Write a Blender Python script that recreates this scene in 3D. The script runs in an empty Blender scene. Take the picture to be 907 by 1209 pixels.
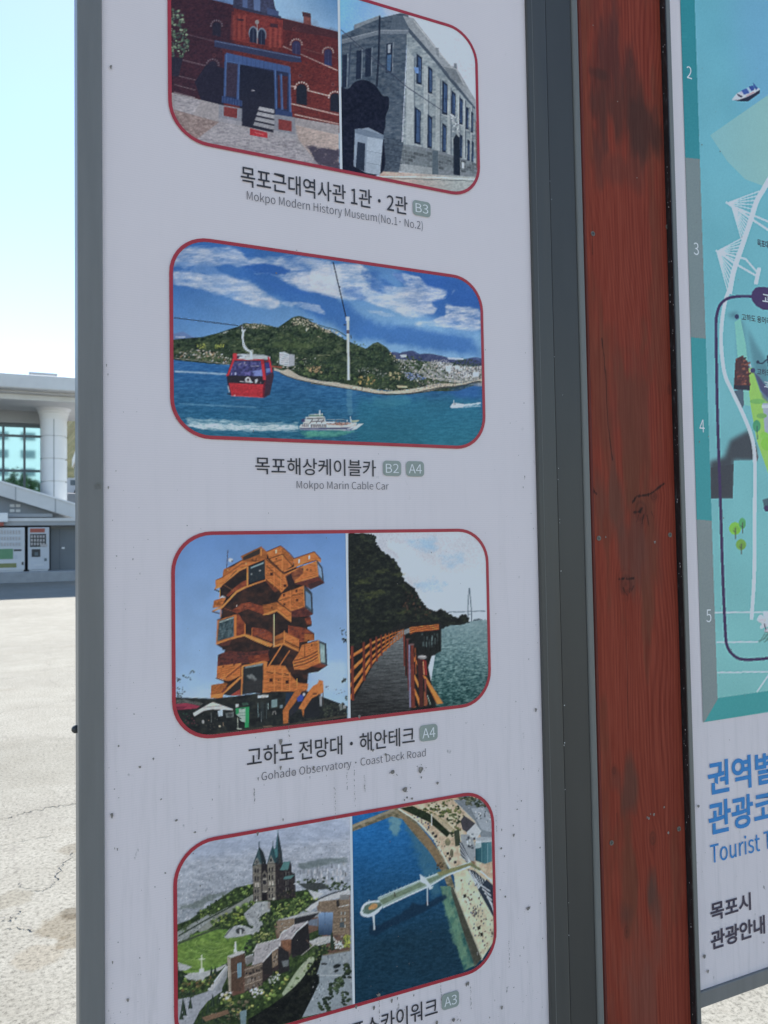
import bpy, bmesh, math, random
import numpy as np
from mathutils import Vector, Matrix

S = bpy.context.scene
COL = S.collection
R = math.radians

# ------------------------------------------------------------------ camera, sky, sun, exposure
CAM_Z = 1.5
YAW, PITCH, ROLL = R(24.348), R(2.084), R(-0.959)
SUN_EL, SUN_AZ = R(39.5), R(4.0)          # azimuth measured from +Y towards +X (behind the boards)
cd = bpy.data.cameras.new('camera'); CAM = bpy.data.objects.new('camera', cd); COL.objects.link(CAM)
fw = Vector((math.sin(YAW) * math.cos(PITCH), math.cos(YAW) * math.cos(PITCH), math.sin(PITCH)))
rt = fw.cross(Vector((0, 0, 1))).normalized(); up = rt.cross(fw)
rt, up = rt * math.cos(ROLL) + up * math.sin(ROLL), up * math.cos(ROLL) - rt * math.sin(ROLL)
CAM.matrix_world = Matrix(((rt.x, up.x, -fw.x, 0), (rt.y, up.y, -fw.y, 0), (rt.z, up.z, -fw.z, CAM_Z), (0, 0, 0, 1)))
cd.sensor_fit = 'VERTICAL'; cd.sensor_height = 34.6; cd.lens = 34.6 * 900 / 1209
cd.clip_start = .05; cd.clip_end = 3000
cd.dof.use_dof = True; cd.dof.focus_distance = 1.25; cd.dof.aperture_fstop = 10
S.camera = CAM

W = bpy.data.worlds.new('World'); S.world = W; W.use_nodes = True
nt = W.node_tree; bg = nt.nodes['Background']
sky = nt.nodes.new('ShaderNodeTexSky'); sky.sky_type = 'NISHITA'; sky.sun_disc = False
sky.sun_elevation = SUN_EL; sky.sun_rotation = SUN_AZ; sky.air_density = 1.0; sky.dust_density = .05; sky.ozone_density = 1.2
nt.links.new(sky.outputs[0], bg.inputs[0]); bg.inputs[1].default_value = .067
sd = bpy.data.lights.new('sun', 'SUN'); sd.energy = 2.75; sd.angle = R(.53); sd.color = (1, .95, .87)
so = bpy.data.objects.new('sun', sd); COL.objects.link(so)
sv = Vector((math.sin(SUN_AZ) * math.cos(SUN_EL), math.cos(SUN_AZ) * math.cos(SUN_EL), math.sin(SUN_EL)))
so.rotation_euler = sv.to_track_quat('Z', 'Y').to_euler(); so.location = (0, 6, 12)
S.view_settings.view_transform = 'Standard'; S.view_settings.look = 'None'
S.view_settings.exposure = 1.9; S.view_settings.gamma = 1
S.render.engine = 'CYCLES'

# ------------------------------------------------------------------ helpers
BY = 1.1                                   # distance from the camera to the plane of the printed panels
FPX = 900.0
def ray(px, py):
    d = rt * ((px - 453.5) / FPX) - up * ((py - 604.5) / FPX) + fw
    return d.x / d.y, d.z / d.y
def at(px, py, Y=BY):                      # photo pixel -> (X, Z) on the vertical plane at distance Y
    a, b = ray(px, py); return a * Y, CAM_Z + b * Y
def project(P):                            # points (n,3) -> photo pixels
    P = np.asarray(P, float) - np.array([0, 0, CAM_Z])
    x = P @ np.array(rt); y = P @ np.array(up); z = P @ np.array(fw)
    return 453.5 + FPX * x / z, 604.5 - FPX * y / z

def tag(o, label=None, cat=None, group=None, kind=None):
    if label: o['label'] = label
    if cat: o['category'] = cat
    if group: o['group'] = group
    if kind: o['kind'] = kind
    return o
def empty(name, loc, label=None, cat=None, group=None):
    o = bpy.data.objects.new(name, None); COL.objects.link(o); o.location = loc; o.empty_display_size = .2
    tag(o, label, cat, group); return o
def wloc(o):
    v = Vector((0, 0, 0))
    while o is not None: v += o.location; o = o.parent
    return v
def link(name, me, mat, parent=None, loc=None):
    o = bpy.data.objects.new(name, me); COL.objects.link(o)
    if mat is not None and len(me.materials) == 0: me.materials.append(mat)
    if parent is not None:
        o.parent = parent; off = wloc(parent)
    else:
        off = Vector((0, 0, 0))
    if loc is not None:
        o.location = Vector(loc) - off; off = Vector(loc)
    me.transform(Matrix.Translation(-off))
    me.update()
    return o
class MB:                                   # collects shapes, builds ONE mesh object
    def __init__(s): s.bm = bmesh.new()
    def box(s, x0, x1, y0, y1, z0, z1, bev=0, seg=2):
        r = bmesh.ops.create_cube(s.bm, size=1)
        bmesh.ops.scale(s.bm, vec=(x1 - x0, y1 - y0, z1 - z0), verts=r['verts'])
        bmesh.ops.translate(s.bm, vec=((x0 + x1) / 2, (y0 + y1) / 2, (z0 + z1) / 2), verts=r['verts'])
        if bev:
            es = list({e for v in r['verts'] for e in v.link_edges})
            bmesh.ops.bevel(s.bm, geom=es, offset=bev, segments=seg, affect='EDGES', profile=.5)
        return s
    def prism(s, pts, y0, y1):              # outline in (x, z), extruded along y
        a = [s.bm.verts.new((x, y0, z)) for x, z in pts]; b = [s.bm.verts.new((x, y1, z)) for x, z in pts]
        n = len(pts)
        s.bm.faces.new(a); s.bm.faces.new(b[::-1])
        for i in range(n): s.bm.faces.new((a[i], b[i], b[(i + 1) % n], a[(i + 1) % n]))
        return s
    def sheet(s, pts, y):
        s.bm.faces.new([s.bm.verts.new((x, y, z)) for x, z in pts]); return s
    def lathe(s, cx, cy, prof, n=40):       # profile (radius, z)
        rings = [[s.bm.verts.new((cx + r * math.cos(2 * math.pi * k / n), cy + r * math.sin(2 * math.pi * k / n), z)) for k in range(n)] for r, z in prof]
        for a, b in zip(rings, rings[1:]):
            for k in range(n): s.bm.faces.new((a[k], a[(k + 1) % n], b[(k + 1) % n], b[k]))
        s.bm.faces.new(rings[0][::-1]); s.bm.faces.new(rings[-1]); return s
    def build(s, name, mat, parent=None, loc=None, smooth=False):
        bmesh.ops.recalc_face_normals(s.bm, faces=s.bm.faces)
        me = bpy.data.meshes.new(name); s.bm.to_mesh(me); s.bm.free()
        if smooth:
            for p in me.polygons: p.use_smooth = True
        return link(name, me, mat, parent, loc)

# ------------------------------------------------------------------ materials
def mat(name, col, rough=.6, metal=0, spec=.5):
    m = bpy.data.materials.new(name); m.use_nodes = True
    b = m.node_tree.nodes['Principled BSDF']
    b.inputs['Base Color'].default_value = (*col, 1); b.inputs['Roughness'].default_value = rough
    b.inputs['Metallic'].default_value = metal; b.inputs['Specular IOR Level'].default_value = spec
    return m, b, m.node_tree
def N(t, typ, **kw):
    n = t.nodes.new(typ)
    for k, v in kw.items():
        if k in n.inputs: n.inputs[k].default_value = v
        else: setattr(n, k, v)
    return n
def coords(t, scale=(1, 1, 1)):
    g = N(t, 'ShaderNodeNewGeometry'); mp = N(t, 'ShaderNodeMapping'); mp.inputs['Scale'].default_value = scale
    t.links.new(g.outputs['Position'], mp.inputs[0]); return mp.outputs[0]
def noise(t, vec, scale, detail=4, rough=.55):
    n = N(t, 'ShaderNodeTexNoise', Scale=scale, Detail=detail, Roughness=rough); t.links.new(vec, n.inputs['Vector']); return n.outputs['Fac']
def ramp(t, fac, stops):
    r = N(t, 'ShaderNodeValToRGB'); e = r.color_ramp.elements
    while len(e) < len(stops): e.new(.5)
    for k, (p, c) in enumerate(stops): e[k].position = p; e[k].color = (*c, 1) if len(c) == 3 else c
    t.links.new(fac, r.inputs[0]); return r.outputs[0]
def mix(t, fac, a, b, mode='MIX'):
    m = N(t, 'ShaderNodeMix', data_type='RGBA', blend_type=mode)
    for s, v in ((0, fac), (6, a), (7, b)):
        if hasattr(v, 'is_linked'): t.links.new(v, m.inputs[s])
        elif s == 0: m.inputs[0].default_value = v
        else: m.inputs[s].default_value = (*v, 1)
    return m.outputs[2]
def bump(t, b, h, strength=.3, dist=.01):
    n = N(t, 'ShaderNodeBump', Strength=strength, Distance=dist); t.links.new(h, n.inputs['Height']); t.links.new(n.outputs[0], b.inputs['Normal'])
def mottled(name, c0, c1, scale, rough=.6, spec=.5, stretch=(1, 1, 1), bmp=0, detail=5):
    m, b, t = mat(name, c0, rough, 0, spec); v = coords(t, stretch); f = noise(t, v, scale, detail, .6)
    t.links.new(ramp(t, f, ((.3, c0), (.7, c1))), b.inputs['Base Color'])
    if bmp: bump(t, b, f, bmp, .01)
    return m
def glow_free(col): return tuple(float(x) for x in col)

# attribute-driven print ink
PANEL_SRGB = np.array([178., 184., 198.])
def attr_mat(name, rough=.42, bmp=None):
    m, b, t = mat(name, (.5, .5, .5), rough, 0, .2)
    a = N(t, 'ShaderNodeAttribute', attribute_name='ink'); t.links.new(a.outputs['Color'], b.inputs['Base Color'])
    if bmp:
        bw = N(t, 'ShaderNodeRGBToBW'); t.links.new(a.outputs['Color'], bw.inputs[0]); bump(t, b, bw.outputs[0], bmp[0], bmp[1])
    return m
def grid_mesh(name, X, Z, Y, rgb):          # X,Z,(Y): 2-D arrays; rgb (n,3) albedo
    h, w = X.shape
    co = np.stack([X, np.broadcast_to(Y, X.shape), Z], -1).reshape(-1, 3).astype(np.float32)
    i = np.arange(h * w).reshape(h, w)
    q = np.stack([i[:-1, :-1], i[:-1, 1:], i[1:, 1:], i[1:, :-1]], -1).reshape(-1, 4).astype(np.int32)
    me = bpy.data.meshes.new(name)
    me.vertices.add(len(co)); me.vertices.foreach_set('co', co.ravel())
    me.loops.add(q.size); me.loops.foreach_set('vertex_index', q.ravel())
    me.polygons.add(len(q)); me.polygons.foreach_set('loop_start', np.arange(0, q.size, 4, dtype=np.int32))
    me.update(calc_edges=True)
    at_ = me.attributes.new('ink', 'FLOAT_COLOR', 'POINT')
    at_.data.foreach_set('color', np.concatenate([rgb, np.ones((len(rgb), 1))], 1).astype(np.float32).ravel())
    return me
# ------------------------------------------------------------------ printed pictures
# Small raster kit: the printed photographs on the boards are painted as colour fields
# and then stored as a colour attribute on a fine grid that lies on the sign panel.
SS = 3
def s2l(c):
    c = np.asarray(c, float) / 255.0
    return np.where(c <= 0.04045, c / 12.92, ((c + 0.055) / 1.055) ** 2.4)

def vnoise(h, w, cy, cx, rs):
    gy, gx = int(h / cy) + 3, int(w / cx) + 3
    g = rs.rand(gy, gx)
    y = np.arange(h) / cy; x = np.arange(w) / cx
    yi = y.astype(int); xi = x.astype(int)
    fy = y - yi; fx = x - xi
    fy = fy * fy * (3 - 2 * fy); fx = fx * fx * (3 - 2 * fx)
    a = g[yi][:, xi]; b = g[yi][:, xi + 1]; c = g[yi + 1][:, xi]; d = g[yi + 1][:, xi + 1]
    fx = fx[None, :]; fy = fy[:, None]
    return (a * (1 - fx) + b * fx) * (1 - fy) + (c * (1 - fx) + d * fx) * fy

def boxblur(a, r):
    r = int(r)
    if r < 1: return a
    for ax in (0, 1):
        p = np.concatenate([np.repeat(a.take([0], ax), r + 1, ax), a, np.repeat(a.take([-1], ax), r, ax)], ax)
        c = np.cumsum(p, ax)
        n = a.shape[ax]
        a = (c.take(range(2 * r + 1, 2 * r + 1 + n), ax) - c.take(range(0, n), ax)) / (2 * r + 1)
    return a

class Canvas:
    def __init__(s, x0, y0, x1, y1, seed=1, ss=SS):
        s.x0, s.y0, s.ss = x0, y0, ss
        s.w, s.h = int((x1 - x0) * ss), int((y1 - y0) * ss)
        s.a = np.zeros((s.h, s.w, 3)); s.rs = np.random.RandomState(seed)
        s.at(0, 0, 1)
    def at(s, ox, oy, k):
        s.ox, s.oy, s.k = ox, oy, k; return s
    def tr(s, pts):
        p = np.array(pts, float)
        return np.stack([(p[:, 0] / s.k + s.ox - s.x0) * s.ss, (p[:, 1] / s.k + s.oy - s.y0) * s.ss], 1)
    def fbm(s, cx, cy, octv=4, gain=.55):
        t = np.zeros((s.h, s.w)); amp = 1; tot = 0
        cx *= s.ss; cy *= s.ss
        for o in range(octv):
            t += amp * vnoise(s.h, s.w, max(cy, 1), max(cx, 1), s.rs); tot += amp; amp *= gain; cx /= 2; cy /= 2
        t /= tot
        return np.clip((t - .5) * 2.2 + .5, 0, 1)
    def maskbox(s, p):
        xa, ya = np.floor(p.min(0)).astype(int); xb, yb = np.ceil(p.max(0)).astype(int) + 1
        xa, ya = max(xa, 0), max(ya, 0); xb, yb = min(xb, s.w), min(yb, s.h)
        if xa >= xb or ya >= yb: return None
        X = np.arange(xa, xb)[None, :] + .5; Y = np.arange(ya, yb)[:, None] + .5
        m = np.zeros((yb - ya, xb - xa), bool)
        n = len(p)
        for i in range(n):
            x1, y1 = p[i]; x2, y2 = p[(i + 1) % n]
            if y1 == y2: continue
            c = (Y >= min(y1, y2)) & (Y < max(y1, y2))
            xx = x1 + (Y - y1) * (x2 - x1) / (y2 - y1)
            m ^= c & (X < xx)
        return (slice(ya, yb), slice(xa, xb)), m
    def put(s, sl, m, col, a=1.0):
        m = m.astype(float) * a
        c = np.asarray(col, float)
        if c.ndim == 3: c = c[sl]
        s.a[sl] = s.a[sl] * (1 - m[..., None]) + c * m[..., None]
    def poly(s, pts, col, a=1.0):
        r = s.maskbox(s.tr(pts))
        if r: s.put(r[0], r[1], col, a)
    def mask(s, pts):
        m = np.zeros((s.h, s.w)); r = s.maskbox(s.tr(pts))
        if r: m[r[0]] = r[1]
        return m
    def soft(s, pts, col, blur=4, rough=0, cell=8, a=1.0, stretch=1.0, k=1.5, wisp=0):
        m = boxblur(boxblur(s.mask(pts), blur * s.ss / 2), blur * s.ss / 2)
        if rough:
            n = s.fbm(cell * stretch, cell, 5, .65)
            m = np.clip((m + (n - .5) * rough - .5) * k + .5, 0, 1) * (m > .02)
        if wisp: m = m * (1 - wisp * s.fbm(cell * .7 * stretch, cell * .45, 5, .7))
        s.put((slice(0, s.h), slice(0, s.w)), m, col, a)
    def line(s, pts, wd, col, a=1.0):
        p = s.tr(pts); hw = wd * s.ss / 2
        for i in range(len(p) - 1):
            d = p[i + 1] - p[i]; L = np.hypot(*d)
            if L == 0: continue
            n = np.array([-d[1], d[0]]) / L * hw; e = d / L * hw * .3
            r = s.maskbox(np.array([p[i] + n - e, p[i + 1] + n + e, p[i + 1] - n + e, p[i] - n - e]))
            if r: s.put(r[0], r[1], col, a)
    def ell(s, cx, cy, rx, ry, col, a=1.0, rot=0):
        t = np.linspace(0, 2 * np.pi, 28)[:-1]
        c, q = np.cos(rot), np.sin(rot)
        s.poly(np.stack([cx + rx * np.cos(t) * c - ry * np.sin(t) * q, cy + rx * np.cos(t) * q + ry * np.sin(t) * c], 1), col, a)
    def curve(s, pts, wd, col, a=1.0, n=10):
        s.line(smooth(pts, n), wd, col, a)
    def ramp(s, n, cols):
        cols = np.array(cols, float); x = n * (len(cols) - 1)
        i = np.clip(x.astype(int), 0, len(cols) - 2); f = (x - i)[..., None]
        return cols[i] * (1 - f) + cols[i + 1] * f
    def grad(s, p0, p1, c0, c1):
        p = s.tr([p0, p1]); d = p[1] - p[0]
        X = np.arange(s.w)[None, :]; Y = np.arange(s.h)[:, None]
        t = np.clip(((X - p[0][0]) * d[0] + (Y - p[0][1]) * d[1]) / (d @ d), 0, 1)[..., None]
        return np.array(c0, float) * (1 - t) + np.array(c1, float) * t
    def tex(s, cols, cx, cy=None, octv=4, gain=.6):
        return s.ramp(s.fbm(cx, cy or cx, octv, gain), cols)
    def scatter(s, pts, n, sx, sy, cols, a=1.0, skew=0.0):
        # many small slanted blocks inside a polygon (houses, people, leaves, rocks)
        q = np.array(pts, float); k = 0; tries = 0
        lo, hi = q.min(0), q.max(0)
        r = s.mask(pts)
        while k < n and tries < 5 * n:
            x, y = lo + s.rs.rand(2) * (hi - lo); tries += 1
            t = s.tr([(x, y)])[0].astype(int)
            if not (0 <= t[0] < s.w and 0 <= t[1] < s.h) or not r[t[1], t[0]]: continue
            k += 1; w, h = s.rs.uniform(*sx) * s.k, s.rs.uniform(*sy) * s.k
            c = np.array(cols[s.rs.randint(len(cols))], float) * s.rs.uniform(.85, 1.12)
            s.poly([(x, y), (x + w, y + skew * w), (x + w, y + h + skew * w), (x, y + h)], c, a)
    def blobs(s, pts, n, rr, cols, a=1.0):
        q = np.array(pts, float); r = s.mask(pts); lo, hi = q.min(0), q.max(0)
        for k in range(n):
            x, y = lo + s.rs.rand(2) * (hi - lo)
            t = s.tr([(x, y)])[0].astype(int)
            if not (0 <= t[0] < s.w and 0 <= t[1] < s.h) or not r[t[1], t[0]]: continue
            R = s.rs.uniform(*rr) * s.k
            m = s.rs.randint(7, 11); th = np.linspace(0, 2 * np.pi, m, endpoint=False)
            rad = R * s.rs.uniform(.6, 1.15, m)
            c = np.array(cols[s.rs.randint(len(cols))], float) * s.rs.uniform(.85, 1.15)
            s.poly(np.stack([x + rad * np.cos(th), y + rad * np.sin(th) * .8], 1), c, a)
            s.poly(np.stack([x - R * .2 + rad * .5 * np.cos(th), y - R * .25 + rad * np.sin(th) * .4], 1), np.minimum(c * 1.3 + 8, 255), a * .8)
    def whole(s, col, a=1.0):
        s.put((slice(0, s.h), slice(0, s.w)), np.ones((s.h, s.w)), col, a)
    def grain(s, amt, cx=1, cy=1):
        s.a += (s.fbm(cx, cy, 2)[..., None] - .5) * amt
    def done(s, sat=1.0, con=1.14, fine=.12, low=.08, sharp=.7):
        g = s.a @ np.array([.3, .59, .11]); s.a = g[..., None] + (s.a - g[..., None]) * sat; s.a = (s.a - 104) * con + 104
        s.a *= (1 + (s.fbm(40, 40, 3)[..., None] - .5) * low)
        busy = np.clip(1.25 - (s.a[..., 2] - s.a[..., 0]) / 40.0, .12, 1) * np.clip((205 - g) / 60, .15, 1)   # print grain, calmer in skies
        d = (s.fbm(1.5, 1.2, 2) - .5) + .6 * (s.fbm(3.5, 2.5, 2) - .5)
        s.a *= (1 + (d * busy * fine)[..., None])
        s.a += (s.rs.rand(s.h, s.w, 1) - .5) * 10
        if sharp:
            bl = np.stack([boxblur(s.a[..., i], 3) for i in range(3)], -1); s.a = s.a + (s.a - bl) * sharp
        h, w = s.h // s.ss, s.w // s.ss
        b = s.a[:h * s.ss, :w * s.ss].reshape(h, s.ss, w, s.ss, 3).mean((1, 3))
        s.lin = np.clip(b, 3, 250)
        return s
    def sample(s, px, py):
        x = np.clip(px - s.x0 - .5, 0, s.lin.shape[1] - 1.001); y = np.clip(py - s.y0 - .5, 0, s.lin.shape[0] - 1.001)
        xi, yi = x.astype(int), y.astype(int); fx, fy = (x - xi)[:, None], (y - yi)[:, None]
        L = s.lin
        return (L[yi, xi] * (1 - fx) + L[yi, xi + 1] * fx) * (1 - fy) + (L[yi + 1, xi] * (1 - fx) + L[yi + 1, xi + 1] * fx) * fy

def smooth(pts, n=10):
    p = np.array(pts, float)
    p = np.vstack([2 * p[0] - p[1], p, 2 * p[-1] - p[-2]])
    o = []
    for i in range(1, len(p) - 2):
        for t in np.linspace(0, 1, n, endpoint=False):
            a, b, c, d = p[i - 1], p[i], p[i + 1], p[i + 2]
            o.append(.5 * (2 * b + (c - a) * t + (2 * a - 5 * b + 4 * c - d) * t * t + (3 * b - a - 3 * c + d) * t ** 3))
    o.append(p[-2])
    return np.array(o)

def lerp(a, b, t): return (a[0] + (b[0] - a[0]) * t, a[1] + (b[1] - a[1]) * t)

def paint_red_museum():
    c = Canvas(192, -34, 408, 208, 11); c.at(195, 0, 4.319)
    c.whole(c.grad((880, 0), (750, 130), (88, 142, 196), (140, 184, 220)))
    c.poly([(150, -170), (360, -170), (360, 40), (150, 10)], (98, 136, 186))
    brick = c.tex([(74, 28, 26), (98, 36, 30), (116, 46, 37)], 2, 1.0)
    dark = c.tex([(46, 24, 30), (66, 30, 34), (80, 38, 38)], 3, 1.2)
    c.poly([(-20, -60), (200, -8), (350, 28), (540, 80), (885, 165), (890, 680), (-20, 480)], brick)
    c.poly([(-20, -60), (200, -8), (350, 28), (350, 210), (290, 240), (300, 520), (-20, 480)], dark)
    c.poly([(580, 96), (885, 165), (885, 200), (585, 150)], (70, 36, 36))
    c.poly([(600, 250), (885, 300), (885, 330), (600, 300)], (96, 32, 28))
    # cupola and blue dormer
    c.poly([(345, -60), (545, -60), (548, 25), (430, 10), (350, 22)], (52, 66, 104))
    c.poly([(352, -60), (540, -60), (560, 40), (585, 95), (480, 75), (345, 42)], c.tex([(44, 46, 66), (62, 70, 98)], 2, 2))
    c.poly([(395, -60), (420, -60), (420, 45), (395, 40)], (76, 98, 142))
    c.poly([(450, -60), (485, -60), (485, 66), (452, 60)], (84, 108, 150))
    c.poly([(345, 25), (440, 50), (590, 85), (590, 98), (345, 42)], (44, 46, 66))
    c.poly([(520, 40), (580, 60), (575, 85), (520, 75)], (58, 74, 112))
    c.poly([(338, 60), (600, 105), (602, 250), (330, 205)], c.tex([(98, 36, 32), (128, 50, 42)], 2, 1))
    for x in (345, 372, 398): c.poly([(x, 80), (x + 13, 82), (x + 11, 205), (x - 3, 203)], (138, 58, 46))
    for x in (530, 556, 580): c.poly([(x, 140), (x + 13, 142), (x + 11, 245), (x - 2, 243)], (142, 60, 48))
    c.poly([(535, 120), (575, 126), (575, 145), (535, 140)], (60, 34, 40))
    c.poly([(365, 96), (400, 100), (400, 110), (365, 106)], (60, 34, 40))
    for (x, y) in ((449, 183), (492, 192)):
        c.ell(x, y - 12, 24, 36, (108, 124, 140)); c.ell(x, y - 10, 18, 30, (28, 34, 54))
        c.poly([(x - 18, y - 12), (x + 18, y - 8), (x + 18, y + 40), (x - 18, y + 34)], (28, 34, 54))
        c.line([(x, y - 36), (x, y + 36)], .5, (90, 104, 124))
    c.line([(469, 120), (469, 225)], .8, (170, 176, 180)); c.ell(468, 115, 10, 12, (130, 130, 130))
    # chimney
    c.poly([(705, 80), (742, 86), (744, 130), (705, 120)], (122, 70, 62)); c.poly([(698, 62), (740, 70), (744, 92), (700, 84)], (72, 44, 46))
    # string courses
    W = (188, 168, 158)
    for a, b, wd, col in (((105, 175), (360, 240), 1.0, (120, 96, 98)), ((75, 305), (300, 360), 1.2, (150, 130, 130)), ((50, 385), (300, 445), 1.1, (140, 118, 118)),
            ((45, 432), (155, 462), 1.0, (150, 130, 126)), ((45, 472), (150, 500), 1.3, (164, 150, 148)), ((600, 238), (880, 362), 1.1, W), ((640, 440), (840, 492), 1.3, W),
            ((640, 530), (884, 588), 1.3, W), ((660, 585), (884, 634), 1.2, W), ((665, 628), (884, 672), 1.7, (200, 184, 176)), ((700, 250), (880, 300), .8, (130, 84, 76))):
        c.line([a, b], wd, col)
    # arched windows with pale voussoirs
    for x, y, w, h, lit in ((262, 150, 22, 40, 0), (242, 350, 24, 60, 0), (668, 245, 22, 38, 1), (830, 285, 20, 55, 1), (695, 470, 27, 70, 2), (866, 515, 25, 62, 2)):
        for k in range(9):
            t = np.pi + np.pi * k / 8
            c.ell(x + (w + 7) * np.cos(t), y - 16 + (w + 6) * np.sin(t), 4.6, 4.6, (196, 186, 178) if lit else (136, 124, 128))
        body = [(32, 34, 46), (36, 52, 98), (24, 28, 38)][lit]
        c.ell(x, y - 12, w, w * 1.05, body); c.poly([(x - w, y - 14), (x + w, y - 10), (x + w, y + h), (x - w, y + h - 10)], body)
        if lit == 1: c.line([(x, y - 20), (x, y + h)], .6, (72, 96, 150))
    for x, y in ((658, 148), (688, 388), (250, 285), (855, 432)): c.ell(x, y, 10, 10, (118, 60, 56)); c.ell(x, y, 6, 6, (70, 30, 30))
    c.soft([(20, -80), (345, 30), (345, 320), (300, 520), (20, 500)], (38, 28, 44), 8, .4, 10, .4); c.soft([(600, 95), (890, 160), (890, 330), (620, 290)], (60, 26, 30), 8, .5, 10, .35)
    # shadow mass left of the porch
    c.poly([(150, 420), (210, 330), (300, 350), (300, 625), (140, 590), (185, 520)], (30, 28, 42))
    # ground
    c.poly([(20, 470), (300, 540), (885, 640), (885, 920), (20, 920)], (150, 148, 150))
    pav = c.tex([(132, 130, 136), (158, 158, 164), (172, 172, 176)], 5, 1.5)
    c.poly([(45, 485), (185, 515), (140, 590), (275, 625), (665, 715), (780, 835), (885, 900), (60, 900), (40, 560)], pav)
    c.poly([(45, 560), (275, 625), (150, 720), (60, 680)], c.tex([(120, 104, 100), (160, 146, 140)], 3, 1.5))
    c.poly([(665, 640), (885, 690), (885, 870), (780, 835), (680, 715)], c.tex([(160, 146, 138), (186, 174, 166)], 3, 1.5))
    c.soft([(720, 745), (885, 770), (885, 870), (780, 840)], (66, 62, 76), 3, .9, 4)
    for t in np.linspace(.1, .9, 6): c.line([lerp((275, 640), (700, 720), t), lerp((150, 720), (780, 835), t)], .4, (126, 126, 134), .5)
    # porch in blue ironwork
    B0, B1, B2 = (40, 58, 100), (58, 86, 138), (78, 110, 160)
    c.poly([(250, 205), (690, 290), (695, 320), (640, 318), (250, 240)], (44, 52, 82))
    c.line([(255, 212), (690, 296)], 1.2, (84, 100, 134))
    c.poly([(310, 270), (630, 340), (630, 380), (312, 315)], B1); c.line([(312, 315), (630, 382)], .9, B2)
    for t in np.linspace(.05, .95, 14): c.line([lerp((312, 272), (630, 342), t), lerp((312, 312), (630, 376), t)], .4, B0, .8)
    c.poly([(300, 315), (640, 375), (640, 600), (300, 500)], (34, 42, 70))
    c.poly([(380, 330), (560, 370), (560, 680), (380, 640)], c.grad((380, 330), (520, 640), (22, 26, 42), (34, 34, 46)))
    c.poly([(312, 322), (372, 330), (372, 500), (305, 490)], (52, 44, 60)); c.poly([(575, 385), (625, 392), (620, 560), (575, 550)], (70, 34, 36))
    for x, a, b in ((310, 280, 520), (376, 320, 540), (560, 360, 600), (590, 380, 560), (632, 345, 590)):
        c.line([(x, a), (x - 8 if x < 400 else x + 6, b)], 2.6, B1); c.line([(x + 4, a), (x - 4 if x < 400 else x + 10, b)], .7, B2)
    c.poly([(290, 490), (392, 515), (390, 545), (288, 525)], B0); c.poly([(560, 555), (648, 575), (648, 600), (560, 585)], B0)
    for t in np.linspace(0, 1, 8): c.line([lerp((292, 492), (390, 516), t), lerp((290, 524), (390, 542), t)], .5, B2, .7)
    c.poly([(275, 535), (392, 555), (390, 640), (272, 615)], (128, 134, 144)); c.poly([(300, 545), (368, 556), (366, 605), (298, 592)], (118, 48, 44))
    c.poly([(270, 600), (392, 622), (390, 645), (272, 622)], (150, 152, 160))
    c.poly([(555, 585), (660, 600), (665, 690), (555, 680)], (128, 134, 144)); c.poly([(578, 608), (645, 620), (645, 672), (578, 662)], (124, 50, 46))
    c.poly([(552, 665), (672, 690), (670, 715), (552, 690)], (156, 158, 164))
    for k in range(4): c.poly([(480 - k * 8, 545 + k * 26), (555, 560 + k * 28), (555, 580 + k * 28), (472 - k * 8, 562 + k * 26)], (168 - k * 6, 172 - k * 6, 178 - k * 6))
    c.line([(440, 462), (454, 464)], .9, (220, 220, 225))
    c.poly([(432, 655), (520, 678), (522, 706), (432, 690)], (178, 46, 50)); c.line([(455, 676), (500, 688)], .7, (220, 130, 130))
    # tree at the left edge
    c.blobs([(20, 40), (85, 60), (130, 260), (95, 290), (20, 300)], 260, (.8, 2.2), [(62, 84, 66), (84, 108, 84), (112, 134, 108), (46, 60, 56)])
    c.poly([(30, 290), (90, 300), (70, 390), (30, 390)], (36, 34, 46))
    c.whole((96, 98, 124), .16); c.grain(9, 1, 1)
    return c.done(sat=.9, con=1.1)

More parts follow.
